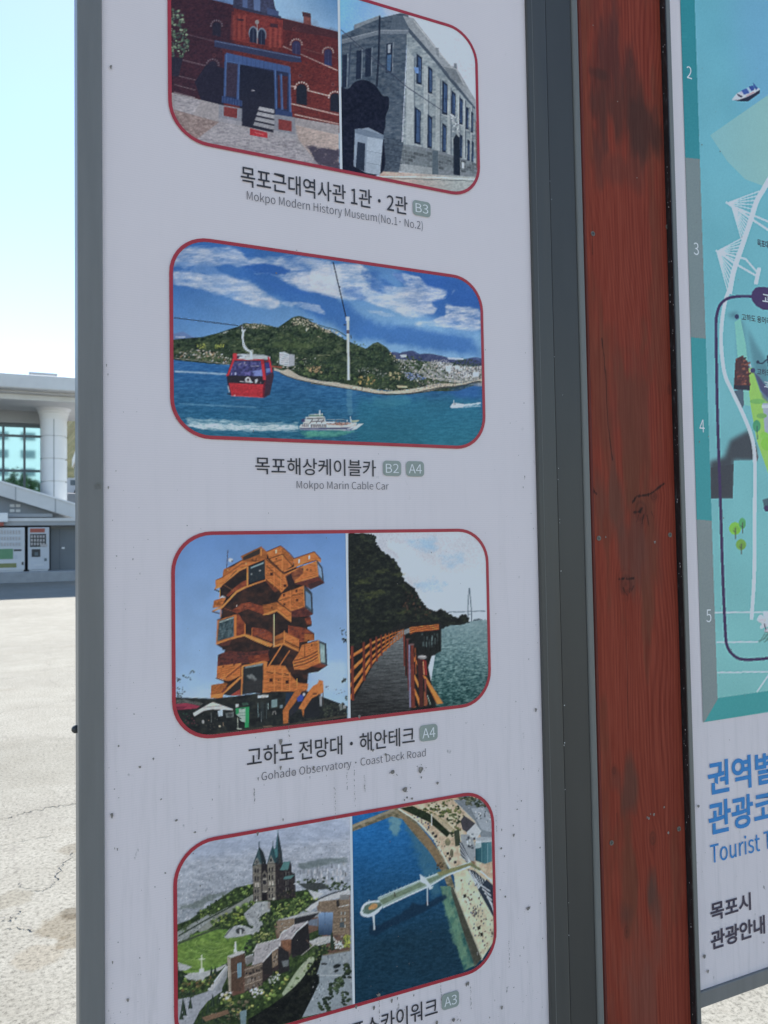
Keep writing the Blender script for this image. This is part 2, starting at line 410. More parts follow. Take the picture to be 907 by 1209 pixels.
def paint_stone_museum():
    c = Canvas(398, -34, 572, 236, 12); c.at(395, 0, 5.039)
    c.whole(c.grad((40, 60), (620, 250), (112, 164, 214), (190, 192, 204)))
    c.soft([(250, -60), (900, -60), (900, 650), (600, 300), (300, 60)], (190, 192, 202), 16, .3, 12, .8)
    st = c.tex([(108, 120, 128), (130, 142, 148), (148, 158, 162)], 6, 2.5)
    sh = c.tex([(58, 70, 84), (76, 88, 100), (92, 102, 112)], 6, 2.5)
    # shaded left side
    c.poly([(40, 210), (115, 178), (115, 158), (272, 96), (275, 108), (440, 70), (425, 310), (400, 830), (370, 1020), (40, 1010)], sh)
    # front in sun
    c.poly([(425, 110), (840, 640), (848, 1060), (700, 1055), (395, 1025), (405, 820), (430, 300)], st)
    c.poly([(350, 88), (430, 102), (605, 320), (605, 350), (440, 190), (330, 175)], (84, 96, 108))
    c.poly([(405, 95), (470, 112), (605, 285), (690, 392), (720, 400), (840, 600), (840, 645), (700, 470), (600, 350), (440, 165)], (134, 142, 148))
    c.poly([(440, 165), (600, 350), (700, 470), (835, 640), (835, 655), (690, 490), (600, 375), (435, 190)], (70, 80, 92))
    c.line([(470, 125), (610, 300), (700, 405)], .9, (168, 174, 178))
    c.poly([(600, 285), (618, 288), (620, 345), (604, 330)], (112, 120, 126)); c.poly([(708, 378), (726, 380), (728, 420), (710, 405)], (104, 112, 120))
    c.poly([(645, 390), (720, 410), (775, 520), (690, 470)], (112, 120, 126)); c.line([(650, 395), (722, 412), (772, 512)], 1, (160, 166, 170))
    # left cornice bands
    c.poly([(115, 150), (272, 92), (275, 110), (118, 175)], (120, 130, 138)); c.poly([(40, 240), (270, 180), (440, 180), (440, 205), (275, 205), (40, 265)], (108, 118, 128))
    c.line([(40, 242), (270, 182), (440, 182)], .8, (140, 148, 156)); c.line([(40, 300), (250, 265)], .6, (60, 70, 84))
    # tall left windows
    for x, y0, y1, w in ((48, 330, 520, 26), (130, 305, 470, 30), (184, 292, 455, 34), (308, 262, 430, 36)):
        c.poly([(x, y0), (x + w, y0 - 5), (x + w - 4, y1), (x - 4, y1 + 6)], (38, 46, 62)); c.line([(x + w + 5, y0 - 10), (x + w, y1)], .8, (126, 136, 146))
    c.poly([(316, 268), (334, 264), (330, 316), (316, 318)], (150, 160, 170)); c.poly([(312, 330), (338, 326), (332, 425), (310, 428)], (74, 100, 130))
    c.line([(268, 100), (262, 330), (250, 515)], 2.2, (36, 42, 56)); c.line([(95, 265), (80, 520)], 1.6, (60, 70, 86))
    for y in np.arange(350, 830, 24): c.line([(285, y + 4), (418, y)], .35, (70, 80, 92), .8)
    c.poly([(425, 320), (480, 330), (480, 430), (428, 520)], (96, 108, 124), .55)
    for k in range(11): y = 330 + 46 * k; c.line([(425, y), (612, y + 60), (835, y * .55 + 420)], .3, (104, 114, 122), .6)
    # pilasters and windows of the front
    for x, w in ((428, 46), (530, 28), (602, 26), (672, 18), (728, 16), (765, 12), (808, 12)):
        t = (x - 428) / 400.0; top = 300 + 340 * t; bot = 860 + 95 * t
        c.poly([(x, top), (x + w, top + w * .9), (x + w, bot + 5), (x - 4, bot)], (150, 160, 164)); c.line([(x + w + 1, top + w), (x + w + 1, bot)], 1.0, (84, 94, 104))
    wins = [(487, 320, 500, 32), (556, 395, 555, 26), (640, 480, 680, 32), (695, 540, 690, 24), (742, 580, 740, 20), (782, 635, 770, 14), (812, 665, 790, 12),
            (476, 635, 855, 36), (553, 680, 880, 26), (640, 732, 905, 24), (790, 830, 960, 14), (815, 840, 965, 12), (745, 800, 940, 14)]
    for x, y0, y1, w in wins:
        c.poly([(x, y0), (x + w, y0 + w * .8), (x + w - 2, y1 + w * .2), (x - 2, y1)], (34, 42, 58))
        c.poly([(x + w * .3, y0 + 18), (x + w * .85, y0 + 34), (x + w * .8, y1 - 6), (x + w * .28, y1 - 10)], (66, 88, 122))
        c.line([(x + w * .55, y0 + 16), (x + w * .5, y1 - 6)], .4, (40, 50, 66)); c.line([(x, (y0 + y1) / 2), (x + w, (y0 + y1) / 2 + w * .5)], .5, (40, 50, 66))
        c.line([(x - 3, y1 + 2), (x + w + 4, y1 + 8 + w * .25)], 1.0, (164, 172, 176))
    c.poly([(470, 400), (500, 405), (500, 440), (480, 436)], (104, 134, 180))
    # carved entrance and door
    c.blobs([(692, 680), (742, 690), (745, 800), (700, 790)], 60, (.6, 1.6), [(150, 156, 160), (120, 128, 134), (80, 88, 98), (176, 180, 184)])
    c.poly([(706, 830), (722, 800), (742, 820), (746, 1045), (708, 1040)], (30, 36, 46)); c.poly([(710, 870), (740, 875), (740, 960), (710, 955)], (62, 66, 72))
    # rusticated base
    c.poly([(385, 855), (590, 890), (850, 975), (848, 1060), (700, 1050), (380, 1020)], (112, 120, 126))
    for r in range(5):
        for k in range(14):
            t0 = (k + .5 * (r % 2)) / 14; t1 = t0 + 1 / 14 * .88
            if t1 > 1: continue
            A = lerp((385, 862 + r * 24), (850, 978 + r * 12), t0); B = lerp((385, 862 + r * 24), (850, 978 + r * 12), t1)
            g = c.rs.uniform(84, 128); hh = 19 - 8 * t0
            c.poly([A, B, (B[0], B[1] + hh), (A[0], A[1] + hh)], (g * .92, g, g * 1.04))
    c.poly([(395, 975), (580, 1000), (580, 1045), (395, 1025)], (140, 148, 152)); c.poly([(582, 895), (614, 900), (616, 1045), (582, 1045)], (82, 94, 102))
    c.poly([(706, 830), (722, 800), (742, 820), (746, 1045), (708, 1040)], (32, 38, 48)); c.poly([(756, 965), (770, 968), (770, 1005), (756, 1002)], (190, 196, 198))
    c.poly([(280, 810), (410, 850), (380, 1030), (275, 1020)], c.tex([(58, 68, 80), (80, 90, 100)], 3, 2)); 
    for y in (838, 870, 905, 940, 975): c.line([(285, y - 20), (400, y)], .5, (42, 50, 62))
    # pavement
    c.poly([(265, 1020), (848, 1055), (860, 1200), (265, 1200)], c.grad((300, 1030), (700, 1150), (176, 156, 146), (150, 158, 158)))
    c.line([(270, 1052), (600, 1056), (850, 1070)], 1.6, (190, 194, 190)); c.line([(270, 1060), (850, 1080)], .7, (96, 104, 104))
    c.poly([(838, 720), (850, 730), (852, 1000), (842, 1000)], (110, 92, 86))
    # trees and gatepost
    dk = c.tex([(20, 22, 36), (28, 30, 44), (36, 38, 52)], 3)
    c.poly(smooth([(35, 520), (80, 530), (120, 490), (180, 478), (240, 510), (285, 570), (320, 580), (322, 640), (305, 690), (300, 760), (290, 810), (280, 1030), (35, 1020), (35, 700)]), dk)
    c.poly([(120, 775), (200, 760), (290, 805), (270, 1045), (185, 1030), (112, 990)], (128, 142, 158))
    c.poly([(195, 812), (285, 828), (270, 1045), (185, 1030)], (150, 164, 178)); c.poly([(118, 770), (150, 765), (292, 805), (290, 832), (195, 815), (120, 792)], (104, 118, 134))
    c.poly([(136, 845), (182, 856), (176, 1020), (125, 1000)], (44, 52, 66)); c.line([(192, 900), (280, 915)], .5, (112, 124, 138)); c.line([(190, 970), (275, 985)], .5, (112, 124, 138))
    # wires
    c.line([(38, 180), (430, 520), (640, 660)], .8, (52, 58, 74)); c.line([(100, 255), (330, 440)], .8, (66, 72, 86), .8); c.line([(440, 530), (690, 690)], .4, (90, 98, 108))
    c.whole((100, 112, 140), .07); c.grain(9)
    return c.done(fine=.14, con=1.2)

def paint_cable_car():
    c = Canvas(196, 268, 580, 536, 13)
    c.at(0, 0, 1)
    c.whole(c.grad((300, 300), (330, 420), (50, 100, 168), (118, 164, 206)))
    c.soft([(470, 300), (580, 320), (580, 390), (530, 385), (480, 360)], (34, 84, 162), 10, 0, 8, .8)
    c.soft([(270, 320), (360, 300), (380, 340), (440, 380), (560, 400), (570, 420), (420, 400), (330, 352)], (44, 96, 170), 10, .4, 12, .75)
    W = (200, 207, 218)
    c.at(200, 280, 4.535)
    cl = lambda p, b=3, r=1.3, cell=9, a=.92, st=2.6: c.soft(p, W, b, r, cell, a, st, 1.25, .55)
    cl([(20, 60), (350, 60), (430, 130), (520, 100), (860, 130), (900, 330), (760, 290), (560, 210), (330, 150), (200, 160), (20, 150)], 4, 1.1, 8, .82)
    cl([(20, 180), (230, 200), (440, 240), (600, 350), (560, 385), (440, 370), (300, 320), (160, 275), (20, 255)], 4, 1.0, 9, .9)
    cl([(640, 220), (900, 180), (930, 330), (820, 310), (700, 280)], 4, .9, 9, .8)
    cl([(600, 350), (700, 345), (800, 370), (830, 410), (740, 385), (640, 370)], 2, 1.4, 6, .7)
    c.soft([(380, 155), (520, 140), (660, 180), (620, 205), (480, 190)], (42, 92, 168), 3, .8, 8, .95, 2)
    c.soft([(440, 215), (560, 245), (760, 310), (700, 305), (560, 270)], (50, 100, 174), 2, .9, 7, .8, 2)
    c.soft([(30, 130), (200, 150), (330, 215), (240, 215), (90, 170)], (108, 146, 196), 3, 1, 7, .6, 2)
    c.at(380, 290, 4.535)
    cl([(-60, 100), (200, 100), (330, 200), (400, 225), (560, 210), (680, 240), (650, 280), (560, 300), (620, 340), (600, 372), (480, 385), (340, 335), (220, 300), (60, 270), (-60, 230)], 3, 1.1, 8, .95)
    cl([(380, 150), (520, 165), (560, 210), (440, 215)], 2, 1.1, 6, .85)
    cl([(660, 320), (760, 320), (850, 355), (850, 455), (700, 440), (500, 425), (520, 405), (660, 385)], 3, 1.1, 6, .95)
    cl([(240, 345), (280, 348), (400, 372), (340, 380), (260, 360)], 2, 1.3, 5, .5)
    c.soft([(190, 125), (290, 150), (400, 228), (300, 246), (230, 190)], (52, 100, 172), 5, 1.0, 6, .85, 2, 1.2, .4)
    c.soft([(100, 218), (200, 235), (250, 290), (130, 280)], (60, 106, 176), 5, 1.0, 6, .8, 2, 1.2, .4)
    c.soft([(375, 145), (425, 150), (445, 195), (405, 192)], (66, 108, 178), 3, .9, 4, .7, 2, 1.2)
    c.soft([(520, 180), (700, 180), (760, 210), (850, 290), (850, 330), (700, 320), (660, 250), (560, 210)], (42, 90, 166), 5, .8, 6, .9, 2, 1.2)
    c.soft([(690, 240), (720, 235), (700, 262)], W, 2, 1, 4, .5)
    # water
    c.at(0, 0, 1)
    n = c.fbm(6, 1.3, 4, .6)
    wat = c.grad((390, 425), (390, 525), (42, 94, 152), (32, 94, 120))
    wat = wat + (n[..., None] - .5) * np.array([26, 30, 30.])
    c.poly([(196, 420), (300, 428), (420, 440), (580, 445), (580, 540), (196, 540)], wat)
    c.soft([(420, 470), (560, 470), (580, 500), (560, 540), (420, 530)], (34, 112, 132), 14, .3, 8, .5)
    # far hills
    c.poly(smooth([(196, 396), (206, 394), (216, 392), (226, 397), (240, 401), (240, 410), (196, 410)]), (92, 120, 168))
    c.poly(smooth([(440, 425), (462, 416), (474, 417), (486, 414), (498, 419), (518, 421), (530, 424), (548, 424), (562, 422), (580, 428), (580, 436), (440, 436)]), c.tex([(52, 70, 118), (74, 94, 138)], 5))
    c.soft([(455, 426), (500, 422), (560, 428), (580, 430), (580, 456), (455, 456)], c.tex([(96, 106, 98), (128, 134, 132), (160, 164, 166)], 3), 1.5, .5, 3)
    # main mountain
    mt = [(196, 402), (215, 400), (240, 398), (262, 392), (280, 386), (288, 382), (300, 382), (316, 384), (328, 387), (338, 380), (345, 375), (356, 374), (366, 379), (378, 386), (390, 391),
          (405, 400), (420, 407), (432, 412), (440, 406), (446, 404), (456, 410), (466, 422), (490, 440), (520, 450), (560, 455), (540, 462), (470, 462), (420, 458), (360, 446), (300, 432), (250, 430), (196, 424)]
    f = c.tex([(20, 32, 26), (34, 50, 36), (52, 68, 46), (78, 90, 64)], 7, 4, 5, .75)
    c.poly(mt, f)
    fine = c.fbm(2.2, 1.8, 3, .7)
    c.a -= ((fine[..., None] - .5) * 30) * boxblur(c.mask(mt), 2)[..., None]
    c.blobs([(440, 406), (446, 404), (470, 424), (440, 432)], 50, (1, 2.5), [(48, 66, 44), (32, 48, 36)])
    rocks = [(176, 166, 150), (140, 132, 116), (100, 98, 84), (196, 190, 178)]
    c.at(200, 280, 4.535)
    c.scatter([(640, 455), (690, 430), (740, 440), (870, 505), (860, 520), (760, 480), (690, 470), (660, 470)], 150, (.5, 1.6), (.5, 1.4), rocks)
    c.scatter([(380, 470), (450, 462), (545, 480), (500, 492), (400, 485)], 60, (.5, 1.6), (.5, 1.2), rocks)
    c.scatter([(560, 480), (660, 470), (640, 510), (600, 500)], 20, (.5, 1.2), (.5, 1), rocks, .6)
    # ridge rocks, sunlit scrub and tree texture on the mountain
    c.at(320, 365, 6.977)
    c.blobs([(0, 160), (150, 110), (350, 110), (620, 230), (800, 300), (900, 420), (700, 520), (200, 400), (0, 380)], 700, (.5, 1.5), [(46, 66, 44), (62, 84, 52), (34, 52, 40), (78, 98, 60), (28, 44, 36)], .55)
    R1 = [(178, 168, 146), (150, 142, 122), (196, 190, 172), (112, 110, 94)]
    for p in ([(160, 105), (200, 75), (280, 80), (270, 125), (190, 128)], [(330, 110), (360, 120), (390, 160), (340, 150)], [(410, 150), (440, 160), (430, 180)], [(440, 165), (490, 175), (480, 195), (450, 190)], [(500, 175), (560, 195), (540, 205)], [(285, 150), (310, 150), (305, 185), (290, 180)]):
        c.blobs(p, 40, (.4, 1.1), R1)
    c.line(smooth([(150, 98), (195, 68), (240, 62), (285, 78), (345, 92)]), .9, (52, 66, 48)); c.line(smooth([(390, 130), (450, 150), (540, 175), (620, 225)]), .8, (48, 62, 46)); c.poly([(560, 212), (580, 216), (575, 226), (560, 222)], (214, 216, 216)); c.line([(385, 225), (420, 245)], .7, (150, 146, 120)); c.line([(380, 380), (480, 380)], .6, (120, 126, 96))
    c.soft([(0, 280), (180, 250), (260, 280), (440, 290), (430, 320), (150, 330), (0, 320)], (84, 102, 62), 2, 1.2, 4, .5, 2)
    c.at(200, 365, 6.977)
    c.scatter([(540, 130), (640, 110), (760, 115), (830, 135), (700, 160), (580, 155)], 60, (.4, 1.3), (.3, 1.0), [(170, 166, 154), (196, 192, 186), (130, 126, 112), (90, 94, 84)]); c.line([(440, 200), (480, 185)], .8, (170, 176, 176)); c.scatter([(380, 215), (500, 170), (540, 150), (480, 200)], 14, (.4, 1), (.3, .8), [(180, 186, 186)])
    c.blobs([(220, 290), (290, 280), (300, 320), (240, 330)], 40, (.5, 1.2), [(150, 156, 76), (120, 132, 66)]); c.blobs([(370, 290), (460, 285), (440, 320), (370, 325)], 40, (.5, 1.2), [(140, 146, 70), (104, 120, 60)]); c.scatter([(290, 350), (370, 350), (360, 390), (300, 385)], 24, (.8, 1.8), (.6, 1.4), [(190, 162, 126), (170, 140, 108)]); c.line([(50, 230), (130, 232)], .9, (206, 212, 218))
    # towns on the shore
    city = [(196, 196, 196), (170, 172, 176), (214, 208, 200), (150, 140, 128), (128, 138, 150), (96, 92, 84)]
    c.at(200, 390, 4.535)
    c.scatter([(30, 120), (120, 95), (250, 110), (330, 150), (300, 175), (150, 150), (30, 145)], 170, (.6, 2.2), (.6, 1.7), city + [(150, 120, 96), (90, 100, 70)], .9)
    c.blobs([(200, 140), (330, 165), (300, 182), (160, 160)], 40, (.8, 2), [(40, 60, 40), (54, 72, 46)])
    c.line([(30, 150), (200, 168), (330, 184)], .9, (122, 124, 116))
    c.scatter([(560, 160), (720, 140), (800, 140), (820, 190), (700, 210), (600, 205)], 60, (.6, 2), (.6, 1.6), city, .8)
    c.scatter([(720, 195), (810, 185), (810, 225), (740, 215)], 40, (.8, 2), (.8, 2), [(166, 144, 110), (150, 126, 92)])
    c.poly([(588, 118), (615, 115), (640, 128), (640, 195), (588, 184)], (190, 196, 204)); c.poly([(640, 128), (670, 130), (670, 190), (640, 195)], (160, 168, 180))
    for k in range(6): c.line([(590, 128 + k * 10), (638, 136 + k * 10)], .5, (120, 128, 140))
    c.blobs([(680, 170), (880, 150), (900, 250), (780, 255), (680, 225)], 120, (1, 3), [(34, 52, 36), (52, 72, 44), (72, 90, 56), (28, 42, 34)])
    c.scatter([(730, 200), (800, 190), (812, 222), (750, 220)], 34, (.8, 2.2), (.8, 2), [(176, 152, 116), (150, 128, 94)])
    c.at(380, 400, 4.535)
    c.scatter([(380, 90), (430, 80), (480, 110), (560, 110), (850, 120), (850, 215), (740, 235), (560, 250), (440, 215), (400, 140)], 520, (.5, 1.9), (.5, 1.8), city + [(80, 92, 84), (60, 78, 60), (112, 124, 140)])
    c.scatter([(600, 110), (850, 150), (850, 205), (660, 200)], 160, (.8, 2.2), (1, 3), [(214, 216, 220), (196, 198, 206), (170, 176, 186)])
    c.blobs([(440, 110), (540, 100), (580, 150), (520, 170), (460, 150)], 70, (1, 2.6), [(40, 60, 40), (56, 74, 48)])
    c.blobs(smooth([(690, 125), (760, 108), (840, 140), (820, 150), (700, 140)]), 60, (1, 2.4), [(30, 48, 50), (40, 60, 52)])
    c.scatter([(180, 150), (330, 160), (360, 210), (200, 215)], 60, (.5, 1.6), (.5, 1.4), city, .8)
    c.scatter([(180, 200), (280, 200), (270, 240), (190, 235)], 50, (1, 2.6), (1, 2.4), [(196, 172, 108), (170, 146, 92), (140, 120, 80)])
    c.scatter([(350, 180), (420, 170), (410, 215), (360, 215)], 30, (.8, 2), (.8, 2), [(186, 172, 130), (150, 140, 110)])
    c.scatter([(430, 175), (500, 185), (560, 215), (460, 220)], 70, (.8, 2), (.6, 1.4), [(70, 104, 170), (150, 160, 180), (110, 130, 170)])
    c.blobs([(280, 195), (440, 215), (500, 240), (400, 262), (270, 250), (200, 235), (60, 225), (60, 190)], 130, (1, 2.8), [(30, 46, 32), (44, 62, 38), (60, 78, 46)])
    c.poly(smooth([(-60, 222), (40, 232), (150, 248), (260, 268), (340, 280), (420, 276), (520, 262), (620, 240), (740, 240), (850, 218), (850, 228), (760, 248), (650, 262), (560, 282), (440, 296), (320, 296), (200, 276), (60, 255), (-60, 238)]), (186, 176, 160))
    c.scatter([(0, 232), (260, 262), (420, 268), (700, 235), (850, 215), (850, 230), (560, 270), (340, 290), (0, 250)], 160, (.5, 1.6), (.4, 1.1), [(206, 200, 190), (120, 116, 104), (90, 84, 74), (214, 212, 208)])
    c.line(smooth([(-60, 240), (60, 256), (200, 278), (320, 298), (440, 298), (560, 284), (660, 264), (850, 232)]), .9, (52, 62, 62))
    c.at(440, 400, 6.719)
    c.poly(smooth([(120, 100), (200, 120), (240, 105), (320, 105), (345, 125), (440, 118), (560, 140), (640, 165), (700, 178), (780, 155), (860, 190), (860, 215), (560, 190), (200, 160)]), c.tex([(48, 58, 98), (70, 80, 116)], 3)); c.poly([(215, 128), (265, 124), (270, 148), (225, 150)], (190, 196, 204)); c.poly([(590, 148), (720, 155), (720, 168), (600, 166)], (176, 190, 208))
    c.blobs([(250, 150), (340, 130), (430, 170), (600, 250), (600, 320), (460, 300), (270, 240)], 150, (.5, 1.5), [(38, 56, 38), (54, 72, 46), (28, 42, 32), (80, 94, 62)]); c.blobs(smooth([(620, 190), (700, 170), (780, 165), (850, 205), (760, 215), (650, 210)]), 110, (.5, 1.5), [(34, 48, 44), (46, 60, 52)])
    c.scatter([(450, 165), (590, 160), (630, 210), (600, 260), (520, 220)], 130, (.5, 1.3), (.6, 1.8), [(206, 208, 210), (170, 172, 174), (120, 124, 130), (90, 96, 96)]); c.scatter([(600, 220), (850, 220), (850, 320), (700, 330), (600, 300)], 220, (.5, 1.5), (.6, 1.8), [(206, 208, 212), (160, 164, 170), (90, 94, 98), (60, 66, 70), (190, 180, 170)]); c.poly([(575, 210), (625, 215), (620, 265), (580, 260)], (204, 206, 208)); c.poly([(792, 265), (840, 265), (840, 305), (795, 305)], (214, 216, 220)); c.poly([(650, 210), (690, 215), (688, 245), (655, 245)], (196, 198, 204))
    c.scatter([(140, 150), (240, 150), (420, 290), (250, 300), (180, 220)], 130, (.5, 1.3), (.4, 1.2), [(160, 158, 150), (110, 116, 112), (74, 84, 80), (190, 188, 182), (60, 72, 56)]); c.scatter([(250, 265), (400, 280), (420, 320), (270, 320)], 70, (.5, 1.4), (.3, 1), [(96, 116, 176), (150, 164, 190), (70, 84, 120)]); c.line(smooth([(400, 300), (480, 315), (600, 325), (700, 340)]), .9, (176, 176, 170)); c.blobs([(120, 90), (180, 140), (150, 160), (130, 120)], 16, (.5, 1.2), [(170, 156, 120), (140, 130, 100)])
    c.poly([(190, 370), (270, 375), (275, 390), (200, 390)], (186, 170, 140)); c.blobs([(280, 320), (340, 330), (330, 385), (285, 385)], 30, (.5, 1.6), [(30, 44, 34), (44, 60, 40)]); c.scatter([(360, 350), (560, 345), (540, 375), (360, 385)], 80, (.4, 1.2), (.3, .9), [(120, 120, 116), (70, 74, 70), (190, 190, 184), (80, 90, 120)])
    c.line(smooth([(0, 432), (60, 438), (200, 440), (330, 430), (450, 405), (560, 385), (700, 380), (720, 372), (800, 345), (850, 338)]), 1.1, (44, 52, 54)); c.soft([(0, 450), (300, 460), (300, 520), (100, 560), (0, 540)], (64, 130, 146), 6, .7, 5, .35, 2); c.soft([(560, 400), (860, 350), (860, 480), (640, 460)], (40, 88, 164), 8, .4, 8, .5)
    # left shore road behind the gondola
    c.at(200, 390, 4.535)
    c.poly(smooth([(560, 200), (600, 215), (640, 210), (700, 245), (800, 270), (910, 282), (910, 304), (800, 290), (680, 262), (610, 238), (590, 224), (560, 216)]), (176, 172, 160))
    c.line(smooth([(590, 228), (640, 250), (720, 272), (910, 306)]), .9, (60, 66, 60))
    # pylon and cables
    c.at(380, 290, 4.535)
    c.line([(60, 90), (130, 390)], 1.1, (24, 28, 44)); c.line([(93, 220), (95, 225)], 1.8, (24, 28, 44)); c.line([(118, 424), (128, 425)], 1.6, (40, 48, 70))
    c.at(0, 0, 1)
    c.poly([(409.1, 374), (411.6, 374), (413.2, 449), (409.8, 449)], (206, 212, 208)); c.line([(411.8, 376), (412.9, 449)], .7, (150, 160, 160))
    c.poly([(408.4, 374), (412.2, 374), (412.4, 379), (408.4, 379)], (228, 230, 232)); c.poly([(409, 390), (412.2, 390), (412.4, 394), (409, 394)], (90, 84, 100)); c.line([(414, 396), (414.6, 400)], 1.2, (60, 70, 80))
    c.soft([(409, 458), (415, 458), (416, 490), (410, 490)], (120, 166, 176), 2, .8, 3, .28)
    c.line([(205, 375.3), (281, 384.6)], .9, (30, 38, 52))
    # wakes
    c.soft([(206, 437.6), (240, 439.5), (268, 441.2), (268, 443), (225, 440.6), (206, 439.6)], (160, 186, 206), 1, .7, 3, .8, 3)
    c.soft([(210, 476), (300, 480), (304, 482), (230, 479)], (110, 156, 186), 1, .6, 3, .5, 3)
    c.soft([(220, 494), (260, 496), (300, 498.5), (352, 500), (352, 508), (300, 510), (240, 508), (224, 502)], (172, 198, 206), 2.4, 1.2, 2.4, .9, 4, 1.3, .75)
    c.soft([(216, 500), (300, 502), (352, 503), (352, 507), (300, 508), (232, 506)], (216, 228, 230), 1.6, 1.2, 1.6, .9, 4, 1.3, .7)
    c.at(380, 400, 4.535)
    c.soft([(-60, 490), (100, 500), (190, 480), (170, 500), (60, 520), (-100, 515)], (96, 166, 160), 2, 1.1, 3, .8, 2)
    c.soft([(740, 355), (850, 340), (850, 350), (750, 363)], (206, 222, 230), 1, .9, 2, .9, 2); c.soft([(745, 362), (850, 357), (850, 363), (750, 370)], (170, 196, 214), 1, .9, 2, .8, 2)
    c.poly([(685, 365), (700, 345), (720, 345), (760, 350), (750, 368), (695, 372)], (212, 218, 222)); c.line([(705, 330), (707, 350)], .8, (220, 220, 220)); c.poly([(700, 345), (718, 342), (718, 355), (702, 357)], (150, 160, 170))
    # ferry
    c.at(200, 390, 4.535)
    c.poly([(695, 512), (905, 500), (910, 525), (1000, 512), (1010, 500), (1040, 500), (1000, 530), (960, 538), (700, 532)], (206, 210, 212))
    c.poly([(698, 524), (960, 530), (990, 522), (965, 540), (702, 534)], (96, 118, 150)); c.line([(700, 530), (965, 536)], .5, (210, 214, 218))
    c.poly([(715, 492), (720, 480), (735, 470), (830, 462), (838, 490), (1000, 496), (1000, 514), (715, 520)], (186, 190, 192))
    c.poly([(760, 500), (830, 498), (830, 518), (760, 520)], (60, 64, 70)); c.poly([(840, 494), (990, 498), (990, 510), (840, 512)], (150, 112, 98))
    for k in range(10): c.line([(724 + k * 12, 500), (724 + k * 12, 516)], 1.1, (70, 74, 82))
    c.poly([(735, 470), (825, 462), (828, 474), (735, 482)], (70, 80, 84)); c.poly([(745, 452), (820, 446), (822, 462), (745, 466)], (200, 204, 204)); c.poly([(750, 456), (815, 451), (815, 458), (750, 462)], (84, 92, 96))
    c.line([(804, 430), (806, 452)], .9, (220, 222, 222)); c.scatter([(840, 486), (1000, 492), (1000, 500), (840, 500)], 40, (.5, 1.4), (.6, 1.4), [(160, 70, 60), (220, 220, 220), (70, 80, 90)])
    c.line([(972, 475), (972, 500)], .6, (220, 220, 220))
    # gondola
    c.line([(395, 0), (390, 40), (400, 80), (418, 105), (436, 115)], 1.9, (200, 208, 214)); c.line([(395, 0), (390, 40), (400, 80), (418, 105), (436, 115)], .6, (130, 140, 150))
    c.line([(388, -28), (380, -10)], 1.8, (40, 48, 60)); c.line([(370, -14), (410, -10)], 1.4, (50, 58, 70)); c.line([(388, -20), (395, 6)], 1.5, (150, 160, 170))
    c.poly([(350, 128), (420, 126), (505, 132), (540, 142), (540, 158), (350, 156)], (150, 160, 170)); c.line([(380, 132), (500, 140)], 1, (206, 212, 218)); c.poly([(430, 108), (444, 106), (448, 140), (430, 138)], (196, 204, 210))
    c.poly([(345, 150), (500, 160), (540, 160), (557, 230), (548, 270), (520, 355), (505, 362), (330, 350), (312, 300), (305, 240)], (40, 42, 70))
    c.poly([(350, 165), (495, 178), (505, 262), (320, 240)], c.tex([(30, 34, 74), (48, 54, 110), (74, 86, 150)], 5)); c.poly([(508, 175), (545, 175), (553, 232), (518, 262)], (44, 46, 100))
    c.soft([(440, 225), (490, 215), (498, 250), (450, 250)], (92, 112, 196), 1.5, .7, 3, .9); c.soft([(350, 225), (390, 222), (390, 240), (350, 240)], (104, 126, 190), 1.2, .7, 3, .8)
    c.scatter([(360, 170), (480, 182), (480, 200), (360, 190)], 14, (.6, 2), (.5, 1.2), [(130, 136, 160), (90, 90, 120)])
    R, R2 = (182, 44, 52), (140, 32, 42)
    c.poly([(316, 288), (505, 292), (520, 300), (505, 362), (330, 350)], R); c.poly([(505, 292), (552, 262), (540, 310), (520, 355), (505, 362)], (92, 24, 40)); c.line([(326, 344), (505, 356)], .9, (206, 74, 78))
    c.poly([(308, 242), (318, 244), (500, 262), (510, 290), (318, 286)], (26, 26, 40)); c.poly([(305, 240), (312, 240), (330, 290), (316, 300)], (30, 28, 44))
    c.line([(350, 128), (342, 160), (308, 245)], 2.2, R); c.line([(492, 148), (502, 180), (514, 250)], 3.2, R); c.line([(528, 145), (552, 232)], 2.0, R2); c.line([(345, 158), (500, 170)], 1.6, R); c.line([(500, 168), (545, 168)], 1.2, R2)
    c.poly([(405, 262), (418, 250), (432, 256), (436, 282), (405, 280)], (206, 206, 210)); c.poly([(458, 262), (470, 258), (474, 284), (456, 282)], (196, 196, 206)); c.line([(380, 276), (440, 284)], .9, (214, 214, 218)); c.ell(488, 276, 4, 4, (120, 120, 130))
    c.line([(312, 342), (326, 345)], 1.2, (40, 44, 60)); c.ell(350, 350, 8, 4, (150, 60, 66))
    # finer lines of ferry and cabin
    c.at(330, 470, 7.558)
    c.poly([(175, 260), (190, 235), (270, 232), (275, 215), (235, 205), (230, 170), (400, 165), (405, 205), (420, 235), (560, 245), (690, 215), (640, 262), (560, 280), (180, 280)], (196, 198, 200)); c.poly([(180, 268), (640, 262), (590, 280), (185, 282)], (88, 96, 124)); c.line([(180, 284), (600, 284)], .5, (196, 202, 204))
    for k in range(9): c.line([(285 + k * 16, 236), (284 + k * 16, 262)], 1.0, (54, 56, 66))
    for k in range(4): c.line([(205 + k * 16, 238), (204 + k * 16, 256)], .9, (62, 62, 74))
    c.poly([(255, 165), (265, 152), (385, 148), (395, 165)], (92, 128, 116)); c.line([(240, 185), (400, 180)], 1.2, (84, 92, 96)); c.line([(285, 210), (400, 205)], 1.0, (86, 84, 88))
    for x in (270, 325, 370): c.line([(x, 225), (x + 25, 190)], .8, (70, 74, 80))
